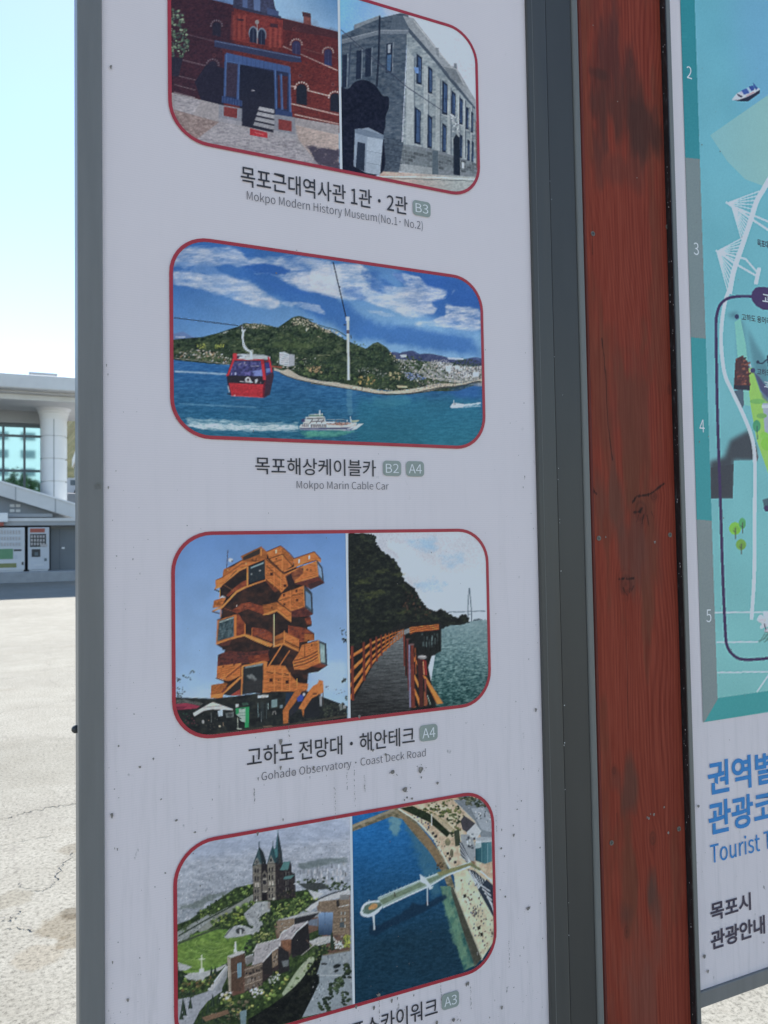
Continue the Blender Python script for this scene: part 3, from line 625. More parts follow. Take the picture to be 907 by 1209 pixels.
    c.poly([(410, 212), (490, 210), (488, 226), (412, 228)], (214, 214, 212)); c.scatter([(490, 196), (600, 198), (600, 240), (490, 240)], 36, (.5, 1.3), (.4, 1), [(140, 96, 88), (110, 84, 84), (176, 150, 140), (70, 66, 74)]); c.line([(405, 190), (610, 196)], .6, (150, 156, 160)); c.line([(357, 110), (359, 155)], 1.2, (220, 226, 226)); c.line([(631, 165), (634, 215)], .9, (206, 210, 210)); c.poly([(640, 200), (715, 196), (700, 212), (645, 218)], (160, 172, 150)); c.poly([(598, 196), (608, 196), (608, 212), (598, 212)], (214, 216, 216)); c.poly([(195, 190), (225, 180), (225, 215), (195, 215)], (60, 62, 100))
    c.soft([(180, 295), (600, 290), (640, 310), (500, 350), (240, 355)], (64, 140, 120), 1.4, 1.3, 2.5, .5, 3); c.soft([(240, 300), (420, 300), (330, 345), (250, 350)], (84, 160, 134), 1, 1.4, 2, .5, 3)
    c.at(255, 380, 10.08)
    R = (176, 46, 56); R2 = (140, 36, 46)
    c.poly([(130, 620), (205, 400), (560, 430), (590, 480), (660, 470), (688, 640), (640, 870), (560, 900), (180, 880), (150, 740)], (44, 44, 66)); c.poly([(200, 470), (540, 470), (570, 650), (160, 640)], c.tex([(40, 42, 76), (58, 60, 112), (84, 88, 140)], 2.4)); c.poly([(585, 490), (650, 490), (665, 600), (600, 640)], (48, 54, 118)); c.poly([(590, 560), (660, 550), (662, 590), (598, 610)], (110, 140, 196), .7)
    c.soft([(430, 590), (540, 570), (555, 650), (460, 650)], (126, 146, 206), .8, 1, 2, .8); c.soft([(330, 600), (410, 600), (400, 640), (340, 620)], (110, 104, 170), .8, 1, 2, .7); c.ell(232, 618, 12, 18, (150, 160, 196)); c.ell(185, 620, 8, 12, (140, 140, 180)); c.line([(410, 525), (510, 530)], .7, (150, 150, 156)); c.scatter([(210, 470), (370, 480), (370, 510), (210, 505)], 16, (.5, 1.4), (.8, 1.8), [(150, 150, 160), (110, 108, 120)], .8)
    c.poly([(130, 640), (160, 640), (570, 650), (600, 680), (560, 755), (150, 730)], (38, 36, 46)); c.poly([(600, 640), (680, 600), (688, 640), (660, 760), (640, 870), (570, 895), (575, 740)], (56, 40, 56)); c.poly([(150, 728), (560, 745), (580, 740), (560, 900), (185, 880)], R); c.line([(160, 790), (565, 810)], .3, R2); c.line([(180, 880), (560, 902)], .7, (200, 84, 90)); c.poly([(560, 745), (592, 690), (575, 880), (558, 900)], (96, 26, 44))
    c.ell(378, 690, 34, 34, (196, 196, 200)); c.ell(382, 690, 16, 16, (70, 60, 66)); c.poly([(465, 690), (490, 676), (500, 700), (478, 735), (465, 730)], (200, 196, 198)); c.line([(285, 712), (440, 722)], .8, (190, 190, 196)); c.line([(528, 715), (534, 735)], .7, (150, 140, 150)); c.poly([(400, 700), (425, 700), (420, 730), (400, 728)], (206, 206, 208))
    c.line([(225, 380), (215, 440), (140, 640)], 2.4, R); c.line([(190, 452), (560, 452)], 1.7, R); c.line([(552, 425), (558, 520), (578, 690)], 3.6, R); c.line([(625, 430), (640, 480), (662, 600)], 2.2, R); c.poly([(200, 375), (250, 378), (248, 450), (205, 460)], R); c.poly([(530, 420), (570, 420), (575, 500), (535, 500)], R2)
    c.poly([(245, 440), (340, 420), (360, 395), (500, 395), (600, 410), (620, 440), (500, 445), (340, 450)], (160, 170, 176)); c.line([(350, 385), (590, 405)], .6, (120, 130, 134)); c.poly([(270, 420), (340, 405), (345, 430), (280, 440)], (206, 210, 214)); c.poly([(345, 425), (440, 425), (440, 455), (345, 455)], (176, 184, 190)); c.poly([(405, 340), (440, 335), (440, 360), (430, 370), (430, 440), (405, 440)], (200, 206, 210)); c.ell(424, 350, 8, 8, (84, 100, 90))
    c.line(smooth([(330, 100), (322, 160), (320, 220), (328, 290), (350, 325), (385, 348), (415, 356)]), 2.0, (196, 204, 210)); c.line([(305, 95), (325, 130), (350, 92)], 1.6, (200, 206, 212)); c.scatter([(310, 120), (340, 120), (345, 320), (400, 350), (390, 360), (320, 320)], 16, (.4, .9), (.4, 1), [(70, 84, 80)], .8); c.line([(140, 760), (160, 840)], 1.0, (190, 196, 200)); c.line([(135, 855), (178, 860)], 1.4, (40, 48, 66)); c.ell(220, 878, 12, 8, (196, 160, 164)); c.line([(660, 530), (780, 545)], 1.6, (140, 70, 60))
    c.at(0, 0, 1); c.whole((120, 126, 140), .06); c.grain(8)
    return c.done(sat=.95, con=1.06)

def paint_tower():
    c = Canvas(198, 618, 414, 884, 14); c.at(200, 620, 4.319)
    c.whole(c.grad((450, 60), (450, 900), (96, 134, 186), (152, 184, 216)))
    c.soft([(30, 850), (260, 830), (260, 900), (30, 930)], (168, 190, 214), 10, .5, 9, .6, 2); c.soft([(720, 700), (900, 690), (900, 850), (720, 840)], (164, 188, 214), 10, .5, 9, .6, 2)
    P = c.poly
    O = lambda v: tuple(np.array((188, 114, 64)) * v)
    lit = c.tex([O(.84), O(.96), O(1.06)], 6, 1.2, 3, .6); mid = c.tex([O(.66), O(.78), O(.86)], 6, 1.2, 3, .6); rail = O(1.12); shd = c.tex([(30, 26, 30), (44, 34, 34), (62, 42, 38)], 9, 6); rd = c.tex([(84, 42, 36), (118, 60, 44), (140, 74, 50)], 5, 2); ink_ = (44, 30, 28)
    def boards(a, b, cc, d, n, col=(126, 70, 40), wd=.4, al=.8):
        for t in np.linspace(0, 1, n + 2)[1:-1]: c.line([lerp(a, d, t), lerp(b, cc, t)], wd, col, al)
    dot = lambda x, y, r=18: c.poly([(x - r, y - r * .7), (x + r * .8, y - r), (x + r, y + r * .8), (x - r * .7, y + r)], (52, 30, 28))
    # ---- upper left (tier one, window box, balconies)
    K1 = lambda: c.at(245, 635, 11.34)
    K1()
    P([(160, 700), (230, 420), (450, 300), (800, 180), (1000, 170), (1200, 400), (1330, 700), (1340, 1500), (200, 1500), (160, 1150), (190, 1000)], shd)
    c.at(0, 0, 1); P([(266, 766), (345, 740), (356, 740), (358, 780), (363, 800), (361, 818), (268, 818), (260, 790)], shd); K1()
    c.line([(272, 165), (255, 420)], .8, (66, 62, 76)); c.ell(310, 300, 30, 26, (190, 200, 210)); c.ell(330, 312, 12, 12, (80, 90, 96)); c.line([(280, 290), (300, 270)], .6, (200, 170, 160))
    P([(445, 250), (720, 118), (800, 190), (790, 290), (640, 330), (480, 330), (460, 280)], mid); P([(475, 255), (705, 140), (700, 215), (560, 275), (480, 300)], (52, 46, 44)); c.line([(445, 250), (722, 118)], .9, (120, 84, 60)); c.line([(716, 150), (716, 240)], 1.6, rail); c.line([(590, 285), (640, 330), (655, 270)], .7, ink_)
    P([(215, 420), (330, 385), (460, 305), (640, 320), (780, 280), (540, 380), (380, 440), (200, 630), (110, 670), (105, 570), (215, 520)], lit); P([(215, 425), (330, 388), (200, 540), (205, 480)], mid); c.line([(110, 565), (215, 520), (330, 440), (460, 345), (530, 330)], .6, (96, 56, 40))
    P([(95, 665), (210, 620), (400, 430), (540, 375), (545, 392), (420, 450), (225, 645), (100, 690)], rail); c.line([(92, 690), (160, 720)], 1.2, ink_); c.ell(515, 345, 8, 14, (206, 170, 120)); c.ell(270, 432, 14, 8, (206, 160, 110))
    P([(190, 640), (400, 470), (540, 390), (525, 560), (380, 640), (310, 690), (250, 760), (170, 740)], shd); P([(250, 770), (330, 690), (460, 590), (525, 560), (520, 640), (360, 720), (280, 790)], rd); c.line([(215, 625), (360, 712)], .6, (140, 96, 66)); P([(170, 790), (200, 770), (250, 800), (160, 870)], (176, 186, 196)); c.line([(165, 690), (162, 800)], 1.0, rail)
    P([(525, 395), (550, 385), (545, 640), (520, 650)], rail); P([(550, 385), (770, 290), (775, 545), (545, 610)], (36, 46, 54)); P([(575, 395), (755, 322), (752, 345), (580, 412)], (140, 166, 172)); P([(765, 290), (800, 295), (798, 560), (770, 550)], O(1.02)); c.ell(700, 437, 14, 9, (210, 214, 214)); c.ell(588, 485, 12, 14, (120, 130, 134)); c.scatter([(570, 430), (750, 380), (750, 530), (560, 590)], 40, (.3, 1.2), (.2, .8), [(58, 70, 78), (84, 92, 96), (96, 74, 66)], .8); c.line([(545, 384), (768, 292)], .8, ink_)
    P([(530, 645), (800, 545), (905, 650), (1010, 740), (960, 850), (800, 880), (620, 860), (560, 800), (400, 850), (330, 930), (230, 930)], shd); P([(760, 560), (830, 590), (960, 700), (900, 730)], (120, 64, 46), .8)
    P([(70, 940), (85, 840), (200, 800), (250, 800), (190, 920)], c.tex([O(.6), O(.85), O(1)], 2, 1)); P([(60, 975), (190, 915), (380, 710), (500, 650), (810, 545), (815, 560), (520, 668), (395, 735), (200, 940), (70, 990)], rail); c.line([(62, 985), (160, 1010)], 1.1, ink_); c.line([(180, 940), (172, 1060)], .9, rail); P([(195, 960), (320, 860), (330, 1000), (200, 1040)], shd); c.line([(215, 940), (320, 975)], .6, (150, 84, 60))
    P([(310, 975), (390, 930), (450, 880), (560, 860), (680, 900), (760, 920), (905, 900), (905, 960), (780, 1040), (540, 950), (400, 1010)], rd); c.blobs([(400, 900), (620, 880), (640, 930), (420, 980)], 40, (.4, 1.2), [(96, 60, 50), (130, 80, 56), (60, 44, 44)], .8); c.ell(390, 908, 8, 10, (196, 190, 186)); dot(862, 930, 12)
    # ---- upper right boxes
    K2 = lambda: c.at(310, 635, 11.34)
    K2()
    P([(50, 185), (240, 105), (290, 135), (410, 275), (400, 380), (270, 225), (90, 285)], lit); P([(240, 105), (415, 275), (408, 370), (268, 215)], mid); c.line([(55, 185), (240, 105), (370, 215), (420, 275)], .8, (70, 46, 46)); P([(90, 280), (265, 215), (265, 450), (110, 300)], lit); P([(265, 215), (400, 375), (300, 440), (265, 445)], c.tex([O(.86), O(.98)], 4)); c.line([(90, 280), (265, 218), (400, 375)], .7, ink_); c.line([(264, 225), (262, 440)], .9, O(1.12)); c.line([(140, 330), (262, 290)], .5, ink_, .7); P([(170, 160), (190, 155), (190, 205), (172, 210)], (214, 196, 170)); dot(185, 280, 10); dot(185, 378, 12)
    P([(410, 280), (700, 185), (780, 290), (780, 330), (712, 300), (420, 390)], lit); c.line([(410, 282), (690, 185), (780, 285)], .9, (84, 52, 46)); c.line([(400, 395), (715, 300), (790, 400)], .7, ink_); P([(475, 290), (500, 283), (500, 335), (478, 340)], (214, 206, 190)); P([(612, 240), (636, 232), (636, 280), (614, 286)], (220, 210, 190)); c.line([(545, 245), (545, 340)], .5, O(1.15))
    P([(300, 470), (712, 310), (745, 515), (560, 570), (420, 610), (300, 520)], lit); boards((560, 380), (715, 325), (740, 510), (560, 560), 7); P([(300, 510), (430, 440), (500, 400), (545, 395), (540, 480), (440, 560), (380, 640), (290, 540)], c.tex([(96, 56, 44), (140, 84, 56)], 5, 2)); P([(295, 530), (385, 480), (400, 540), (440, 610), (370, 650)], (40, 32, 36)); c.line([(280, 455), (500, 360), (545, 345)], 1.4, O(1.05)); c.line([(290, 480), (540, 370)], .7, ink_); dot(595, 425, 10); dot(645, 430, 8); dot(535, 425, 10)
    P([(715, 305), (790, 400), (812, 590), (742, 515)], (66, 84, 100)); P([(735, 350), (785, 415), (795, 540), (750, 490)], (120, 152, 186)); c.line([(716, 305), (742, 515)], 1.2, O(1.1)); c.line([(722, 300), (792, 395), (815, 600)], 1.0, (40, 40, 48)); P([(420, 615), (745, 515), (828, 605), (640, 690), (560, 640)], c.tex([(72, 40, 40), (104, 54, 46)], 5, 3)); P([(640, 690), (828, 605), (760, 570), (600, 620)], (50, 38, 42), .7); c.line([(430, 600), (740, 510)], .7, O(1.1))
    P([(35, 285), (60, 280), (300, 490), (340, 640), (250, 740), (40, 560)], lit); boards((50, 300), (300, 500), (260, 720), (40, 545), 7); c.line([(40, 280), (280, 480)], .8, ink_); c.line([(45, 560), (265, 745)], .7, ink_); 
    for x, y0, y1 in ((155, 400, 660), (245, 480, 730)): c.line([(x, y0), (x, y1)], .7, O(1.14))
    dot(120, 485, 20); dot(298, 640, 20); c.line([(55, 375), (160, 470)], .5, ink_); c.line([(160, 470), (290, 590)], .5, ink_, .6)
    P([(265, 735), (550, 635), (565, 925), (370, 985), (200, 845)], lit); boards((370, 780), (550, 720), (560, 925), (370, 970), 12); boards((210, 840), (355, 790), (360, 970), (300, 900), 4); c.line([(250, 745), (545, 635), (655, 740)], .8, ink_); c.line([(385, 775), (550, 740)], .5, ink_); c.line([(365, 700), (365, 970)], .7, O(1.15)); c.line([(548, 640), (562, 925)], 1.2, O(1.15)); c.line([(200, 845), (370, 795)], .5, ink_); dot(285, 765, 16); dot(452, 710, 15); dot(460, 832, 16); dot(290, 888, 15)
    P([(552, 640), (655, 740), (670, 1015), (565, 925)], (58, 72, 84)); P([(575, 710), (640, 760), (650, 960), (580, 900)], (104, 136, 168)); c.line([(560, 640), (655, 740), (668, 1015)], 1.1, (36, 38, 46)); P([(370, 985), (560, 925), (678, 1020), (600, 1060), (390, 1070)], c.tex([(66, 38, 40), (106, 56, 48)], 5, 3)); P([(390, 1060), (640, 1050), (655, 1180), (560, 1200), (390, 1140)], shd); P([(560, 1080), (640, 1050), (660, 1150), (600, 1170)], rd)
    P([(0, 900), (190, 860), (385, 1010), (385, 1130), (300, 1080), (190, 960), (20, 1010)], mid); P([(190, 860), (385, 1000), (385, 1090), (200, 950)], lit); P([(0, 1020), (190, 955), (385, 1100), (385, 1130), (190, 985), (20, 1055)], rail); c.line([(195, 850), (370, 985)], .8, ink_); dot(122, 935, 10)
    # ---- lower left
    K3 = lambda: c.at(245, 725, 11.34)
    K3()
    P([(130, 80), (360, 0), (365, 300), (115, 395)], O(.92)); P([(155, 90), (352, 28), (350, 300), (130, 365)], c.tex([(40, 56, 62), (66, 86, 94), (92, 112, 118)], 2, 4)); c.line([(165, 110), (350, 45)], 1.2, (160, 176, 170)); c.scatter([(160, 140), (300, 100), (290, 320), (140, 350)], 46, (.3, 1.4), (.2, .7), [(130, 150, 154), (50, 64, 70), (110, 96, 100), (176, 186, 186)], .8); c.line([(130, 78), (360, 2)], .9, ink_)
    P([(365, 0), (410, 0), (520, 120), (510, 270), (370, 300)], rd); P([(360, 10), (390, 10), (385, 300), (360, 305)], O(1.0)); c.line([(500, 120), (500, 270)], 1.6, O(.85))
    P([(440, 40), (560, 20), (880, 10), (880, 330), (760, 340), (510, 260), (510, 140)], shd); P([(590, 180), (760, 200), (870, 260), (870, 380), (700, 310), (600, 290)], rd); c.blobs([(590, 170), (800, 220), (870, 360), (640, 300)], 60, (.4, 1.3), [(110, 64, 56), (76, 50, 52), (140, 90, 66), (54, 42, 44)], .8); c.line([(595, 190), (595, 300)], 1.2, O(.9))
    P([(105, 395), (370, 300), (490, 265), (560, 280), (880, 400), (850, 440), (780, 430), (490, 295), (300, 345), (120, 408)], rail); P([(120, 408), (300, 345), (490, 300), (820, 440), (820, 500), (560, 560), (280, 490), (200, 460)], shd); P([(130, 408), (320, 345), (290, 420), (200, 430)], (98, 56, 50), .7)
    P([(140, 545), (280, 490), (520, 510), (820, 480), (820, 600), (470, 660), (130, 700)], c.tex([(66, 40, 44), (96, 52, 46), (46, 34, 38)], 4, 2)); P([(540, 570), (800, 520), (830, 620), (560, 660)], rd)
    P([(130, 695), (450, 655), (450, 820), (290, 900), (120, 855)], lit); boards((130, 700), (450, 662), (450, 820), (125, 855), 6); c.line([(110, 855), (230, 900), (300, 895)], .9, ink_); c.line([(250, 850), (460, 680)], 1.4, (110, 60, 44)); c.line([(240, 830), (440, 670)], .6, O(1.1)); dot(210, 705, 10); dot(355, 675, 12)
    P([(50, 950), (230, 920), (270, 930), (200, 1060), (40, 1110)], c.tex([O(.6), O(.8), O(.92)], 1.6, 1)); P([(40, 1080), (180, 1060), (440, 830), (460, 850), (210, 1080), (200, 1120), (40, 1125)], rail); P([(210, 1075), (450, 870), (445, 1080), (300, 1090)], (44, 42, 44)); P([(300, 1090), (440, 1000), (440, 1085)], (150, 70, 60)); P([(180, 1040), (250, 970), (270, 990), (200, 1060)], (110, 62, 48))
    P([(455, 700), (480, 685), (470, 1080), (445, 1085)], rail); P([(480, 690), (745, 640), (740, 1040), (465, 1075)], (38, 44, 48)); P([(500, 705), (740, 655), (738, 685), (505, 725)], (116, 136, 140)); c.soft([(520, 820), (600, 800), (660, 880), (640, 900), (540, 860)], (130, 138, 138), 1.5, 1.1, 3, .8); c.soft([(500, 900), (730, 880), (730, 1030), (500, 1060)], (50, 50, 52), 3, 1, 5, .8); P([(745, 640), (800, 640), (790, 1040), (742, 1045)], O(1.04)); P([(460, 690), (750, 625), (810, 635), (745, 655), (480, 705)], rail)
    # ---- lower right
    K4 = lambda: c.at(310, 725, 11.34)
    K4()
    P([(340, 150), (580, 190), (690, 265), (690, 350), (480, 380), (340, 260)], rd); P([(560, 260), (680, 270), (690, 350), (560, 370)], mid); c.line([(580, 190), (690, 265)], .9, ink_); c.blobs([(350, 160), (560, 200), (540, 320), (380, 260)], 40, (.4, 1.2), [(60, 40, 44), (96, 54, 50), (130, 76, 58)], .8); dot(610, 352, 12)
    P([(160, 300), (280, 240), (490, 335), (485, 500), (400, 460), (270, 400), (140, 440)], mid); P([(285, 235), (490, 340), (485, 440), (290, 350)], lit); c.line([(290, 355), (485, 450)], .7, ink_); P([(140, 420), (280, 380), (485, 480), (485, 505), (280, 410), (140, 450)], rail); P([(165, 345), (275, 310), (275, 340), (165, 370)], (100, 62, 44)); c.line([(288, 220), (288, 380)], .9, O(1.12))
    P([(100, 480), (260, 415), (400, 470), (420, 560), (330, 680), (100, 640)], shd); c.line([(152, 0), (150, 440)], 1.2, (206, 180, 140)); c.line([(55, 735), (260, 415)], 1.5, O(1.08)); c.line([(180, 760), (360, 490)], 1.3, O(.98))
    P([(400, 640), (480, 520), (530, 400), (740, 350), (770, 660), (560, 745), (420, 740)], lit); boards((560, 410), (740, 360), (765, 640), (560, 700), 10); c.line([(530, 405), (740, 352), (840, 395)], .8, ink_); c.line([(560, 400), (560, 570)], .7, (110, 60, 40))
    for d in (0, 42, 84): c.line(smooth([(420, 625 + d * .9), (540, 590 + d), (650, 545 + d), (735, 495 + d)], 6), 1.0, (74, 40, 34)); c.line(smooth([(410, 640 + d * .9), (540, 606 + d), (650, 560 + d), (735, 512 + d)], 6), .7, O(1.12))
    P([(330, 660), (400, 640), (420, 740), (560, 745), (660, 700), (770, 660), (860, 690), (740, 770), (610, 790), (600, 920), (480, 920), (400, 840), (380, 760)], shd); P([(745, 350), (840, 395), (860, 685), (770, 660)], (56, 66, 74)); P([(762, 385), (830, 415), (835, 650), (780, 640)], c.tex([(120, 148, 150), (150, 176, 178)], 3, 6)); c.line([(742, 352), (768, 660)], 1.5, O(1.14)); c.line([(842, 395), (858, 690)], 1.2, (34, 36, 44)); P([(640, 700), (770, 655), (860, 685), (800, 720)], (110, 56, 44), .8); dot(655, 415, 11)
    P([(10, 740), (100, 680), (300, 690), (390, 830), (480, 920), (610, 930), (600, 1010), (430, 1035), (0, 1060)], lit); boards((20, 790), (380, 800), (430, 1020), (20, 1040), 9)
    for x in (160, 262, 365, 460): c.line([(x, 720 + max(0, x - 300) * .9), (x - 4, 1035)], .9, O(1.14))
    c.line([(50, 770), (140, 790)], .8, ink_); c.line([(180, 790), (260, 805)], .8, ink_); c.line([(290, 800), (350, 815)], .8, ink_); dot(112, 882, 24); dot(328, 906, 24); dot(210, 885, 8); P([(0, 1035), (130, 1030), (110, 1062), (0, 1070)], O(1.1))
    # ---- ground floor
    c.at(290, 790, 7.558)
    P([(-700, 250), (-300, 262), (-80, 240), (230, 200), (440, 198), (560, 200), (905, 330), (905, 640), (-700, 640)], c.tex([(22, 26, 30), (32, 38, 40), (44, 48, 46)], 6, 4))
    P([(105, 232), (205, 228), (205, 250), (105, 258)], (206, 208, 206)); c.line([(140, 244), (190, 240)], .6, (120, 124, 124)); P([(228, 275), (282, 265), (282, 335), (230, 345)], (116, 142, 146)); c.line([(200, 300), (200, 360)], 1.2, (120, 140, 142)); c.line([(108, 300), (112, 430), (118, 400)], 1.0, (90, 110, 114)); c.line([(140, 380), (140, 470)], .9, (96, 106, 108)); c.line([(185, 300), (185, 440)], .7, (66, 80, 84)); P([(130, 290), (165, 288), (165, 440), (130, 450)], (48, 58, 62), .6); c.line([(245, 375), (240, 405)], .8, (190, 190, 186)); c.line([(262, 370), (268, 402)], .8, (190, 190, 186)); P([(305, 320), (330, 316), (330, 345), (306, 350)], (110, 130, 140)); P([(360, 210), (430, 205), (380, 290), (350, 330)], (34, 50, 70))
    P([(330, 370), (440, 195), (470, 175), (550, 190), (480, 240), (440, 300), (385, 370), (380, 480), (335, 490)], c.tex([O(.82), O(.92)], 5)); P([(385, 370), (430, 320), (470, 260), (500, 200), (540, 190), (560, 260), (480, 350), (400, 420)], (40, 42, 50)); P([(455, 260), (490, 225), (520, 240), (505, 285), (465, 290)], (56, 78, 160)); P([(440, 300), (500, 290), (470, 350), (430, 400)], (36, 40, 52)); c.ell(515, 205, 9, 12, (60, 50, 50)); c.ell(520, 225, 12, 14, (206, 206, 210))
    P([(470, 350), (560, 200), (600, 150), (640, 130), (655, 95), (690, 105), (695, 205), (640, 235), (590, 260), (520, 365)], c.tex([O(.9), O(1.0), O(1.06)], 5)); P([(500, 360), (525, 355), (515, 430), (505, 400)], O(.84)); c.line([(600, 222), (630, 218)], 1.4, (76, 48, 40)); c.line([(688, 200), (690, 320)], .9, (70, 60, 58)); c.line([(668, 215), (668, 320)], .8, (110, 92, 84)); c.ell(655, 232, 12, 10, (60, 56, 56)); P([(655, 240), (680, 240), (680, 330), (660, 330)], (176, 186, 196), .6); P([(520, 370), (600, 260), (650, 250), (660, 420), (540, 440)], (30, 34, 40))
    tr = [(26, 30, 32), (36, 42, 40), (48, 54, 48)]
    c.blobs([(700, 315), (860, 295), (900, 330), (900, 420), (700, 440)], 120, (.8, 2.4), tr); P([(830, 310), (860, 305), (865, 360), (840, 370)], (140, 150, 150), .6); P([(868, 320), (895, 318), (895, 350), (870, 352)], (170, 176, 180), .7); P([(-700, 640), (0, 530), (300, 500), (905, 405), (905, 425), (300, 520), (0, 560)], (84, 74, 62), .55); P([(150, 505), (235, 500), (240, 515), (160, 520)], (130, 110, 90), .7)
    c.blobs([(850, 90), (900, 55), (900, 110), (860, 115)], 30, (.5, 1.6), tr); c.blobs([(880, 250), (900, 240), (905, 290)], 16, (.5, 1.4), tr); c.blobs([(715, 150), (735, 150), (740, 185), (712, 180)], 12, (.5, 1.4), [(90, 100, 116)], .8); c.blobs([(780, 170), (890, 190), (860, 230), (790, 220)], 16, (.3, .9), [(80, 90, 100)], .7)
    c.at(200, 620, 4.319); c.blobs([(868, 520), (905, 530), (905, 610), (880, 590)], 24, (.5, 1.8), tr)
    # parasols, tent, kiosk and foliage at the left
    c.at(200, 790, 9.07)
    P([(60, 370), (180, 360), (330, 395), (290, 420), (60, 440)], (136, 54, 74)); P([(60, 400), (200, 395), (120, 435), (60, 440)], (104, 40, 60)); P([(60, 330), (160, 320), (240, 345), (330, 350), (360, 370), (330, 390), (180, 362), (60, 372)], c.tex([(60, 66, 64), (96, 100, 98), (40, 46, 46)], 2))
    P([(250, 470), (440, 360), (470, 352), (680, 425), (680, 440), (460, 430), (370, 445), (270, 505), (262, 500)], (196, 196, 196)); P([(440, 362), (470, 352), (560, 385), (400, 400)], (214, 206, 192)); c.line([(360, 410), (560, 390)], .6, (120, 122, 124)); P([(515, 445), (570, 430), (572, 500), (525, 508)], (170, 190, 204)); P([(600, 470), (690, 455), (690, 510), (610, 520)], (110, 120, 120), .8); c.ell(645, 490, 26, 18, (60, 66, 68)); c.ell(360, 562, 14, 22, (150, 154, 156)); c.ell(538, 610, 12, 12, (176, 170, 150)); c.line([(445, 460), (450, 570)], .8, (90, 96, 98)); c.line([(575, 570), (580, 610)], .7, (150, 130, 110)); c.scatter([(300, 450), (700, 450), (700, 640), (400, 660)], 36, (.3, 1.2), (.3, 1.4), [(90, 96, 96), (60, 66, 66), (120, 100, 90)], .7)
    P([(705, 375), (740, 370), (740, 405), (708, 408)], (196, 200, 198)); P([(775, 362), (835, 356), (850, 382), (785, 388)], (56, 84, 74)); P([(708, 420), (855, 400), (850, 622), (806, 626), (806, 560), (712, 480)], (46, 140, 90)); P([(742, 425), (812, 415), (812, 570), (770, 560), (710, 490), (745, 470)], (150, 172, 164)); c.line([(770, 425), (800, 422)], .9, (60, 70, 72)); c.line([(742, 470), (810, 462)], .5, (80, 110, 100)); c.line([(745, 500), (810, 492)], .5, (80, 110, 100)); c.line([(730, 520), (735, 640)], 1.1, (150, 160, 150)); P([(720, 630), (780, 632), (770, 645), (722, 645)], (160, 170, 160)); P([(690, 470), (770, 530), (765, 536), (690, 500)], (24, 28, 30))
    for p, n in (([(80, 90), (120, 110), (110, 140), (80, 130)], 22), ([(140, 60), (240, 90), (230, 120), (150, 90)], 26), ([(215, 20), (270, 5), (270, 40), (220, 50)], 18), ([(80, 185), (150, 200), (150, 225), (80, 215)], 20), ([(80, 240), (165, 235), (140, 300), (80, 320)], 34)): c.blobs(p, n, (.3, 1.1), tr)
    c.blobs([(100, 470), (260, 480), (330, 600), (180, 620)], 60, (.6, 1.6), [(30, 52, 44), (40, 44, 44), (66, 42, 50)])
    c.at(0, 0, 1); c.whole((112, 118, 140), .05)
    return c.done(fine=.10, con=1.06)

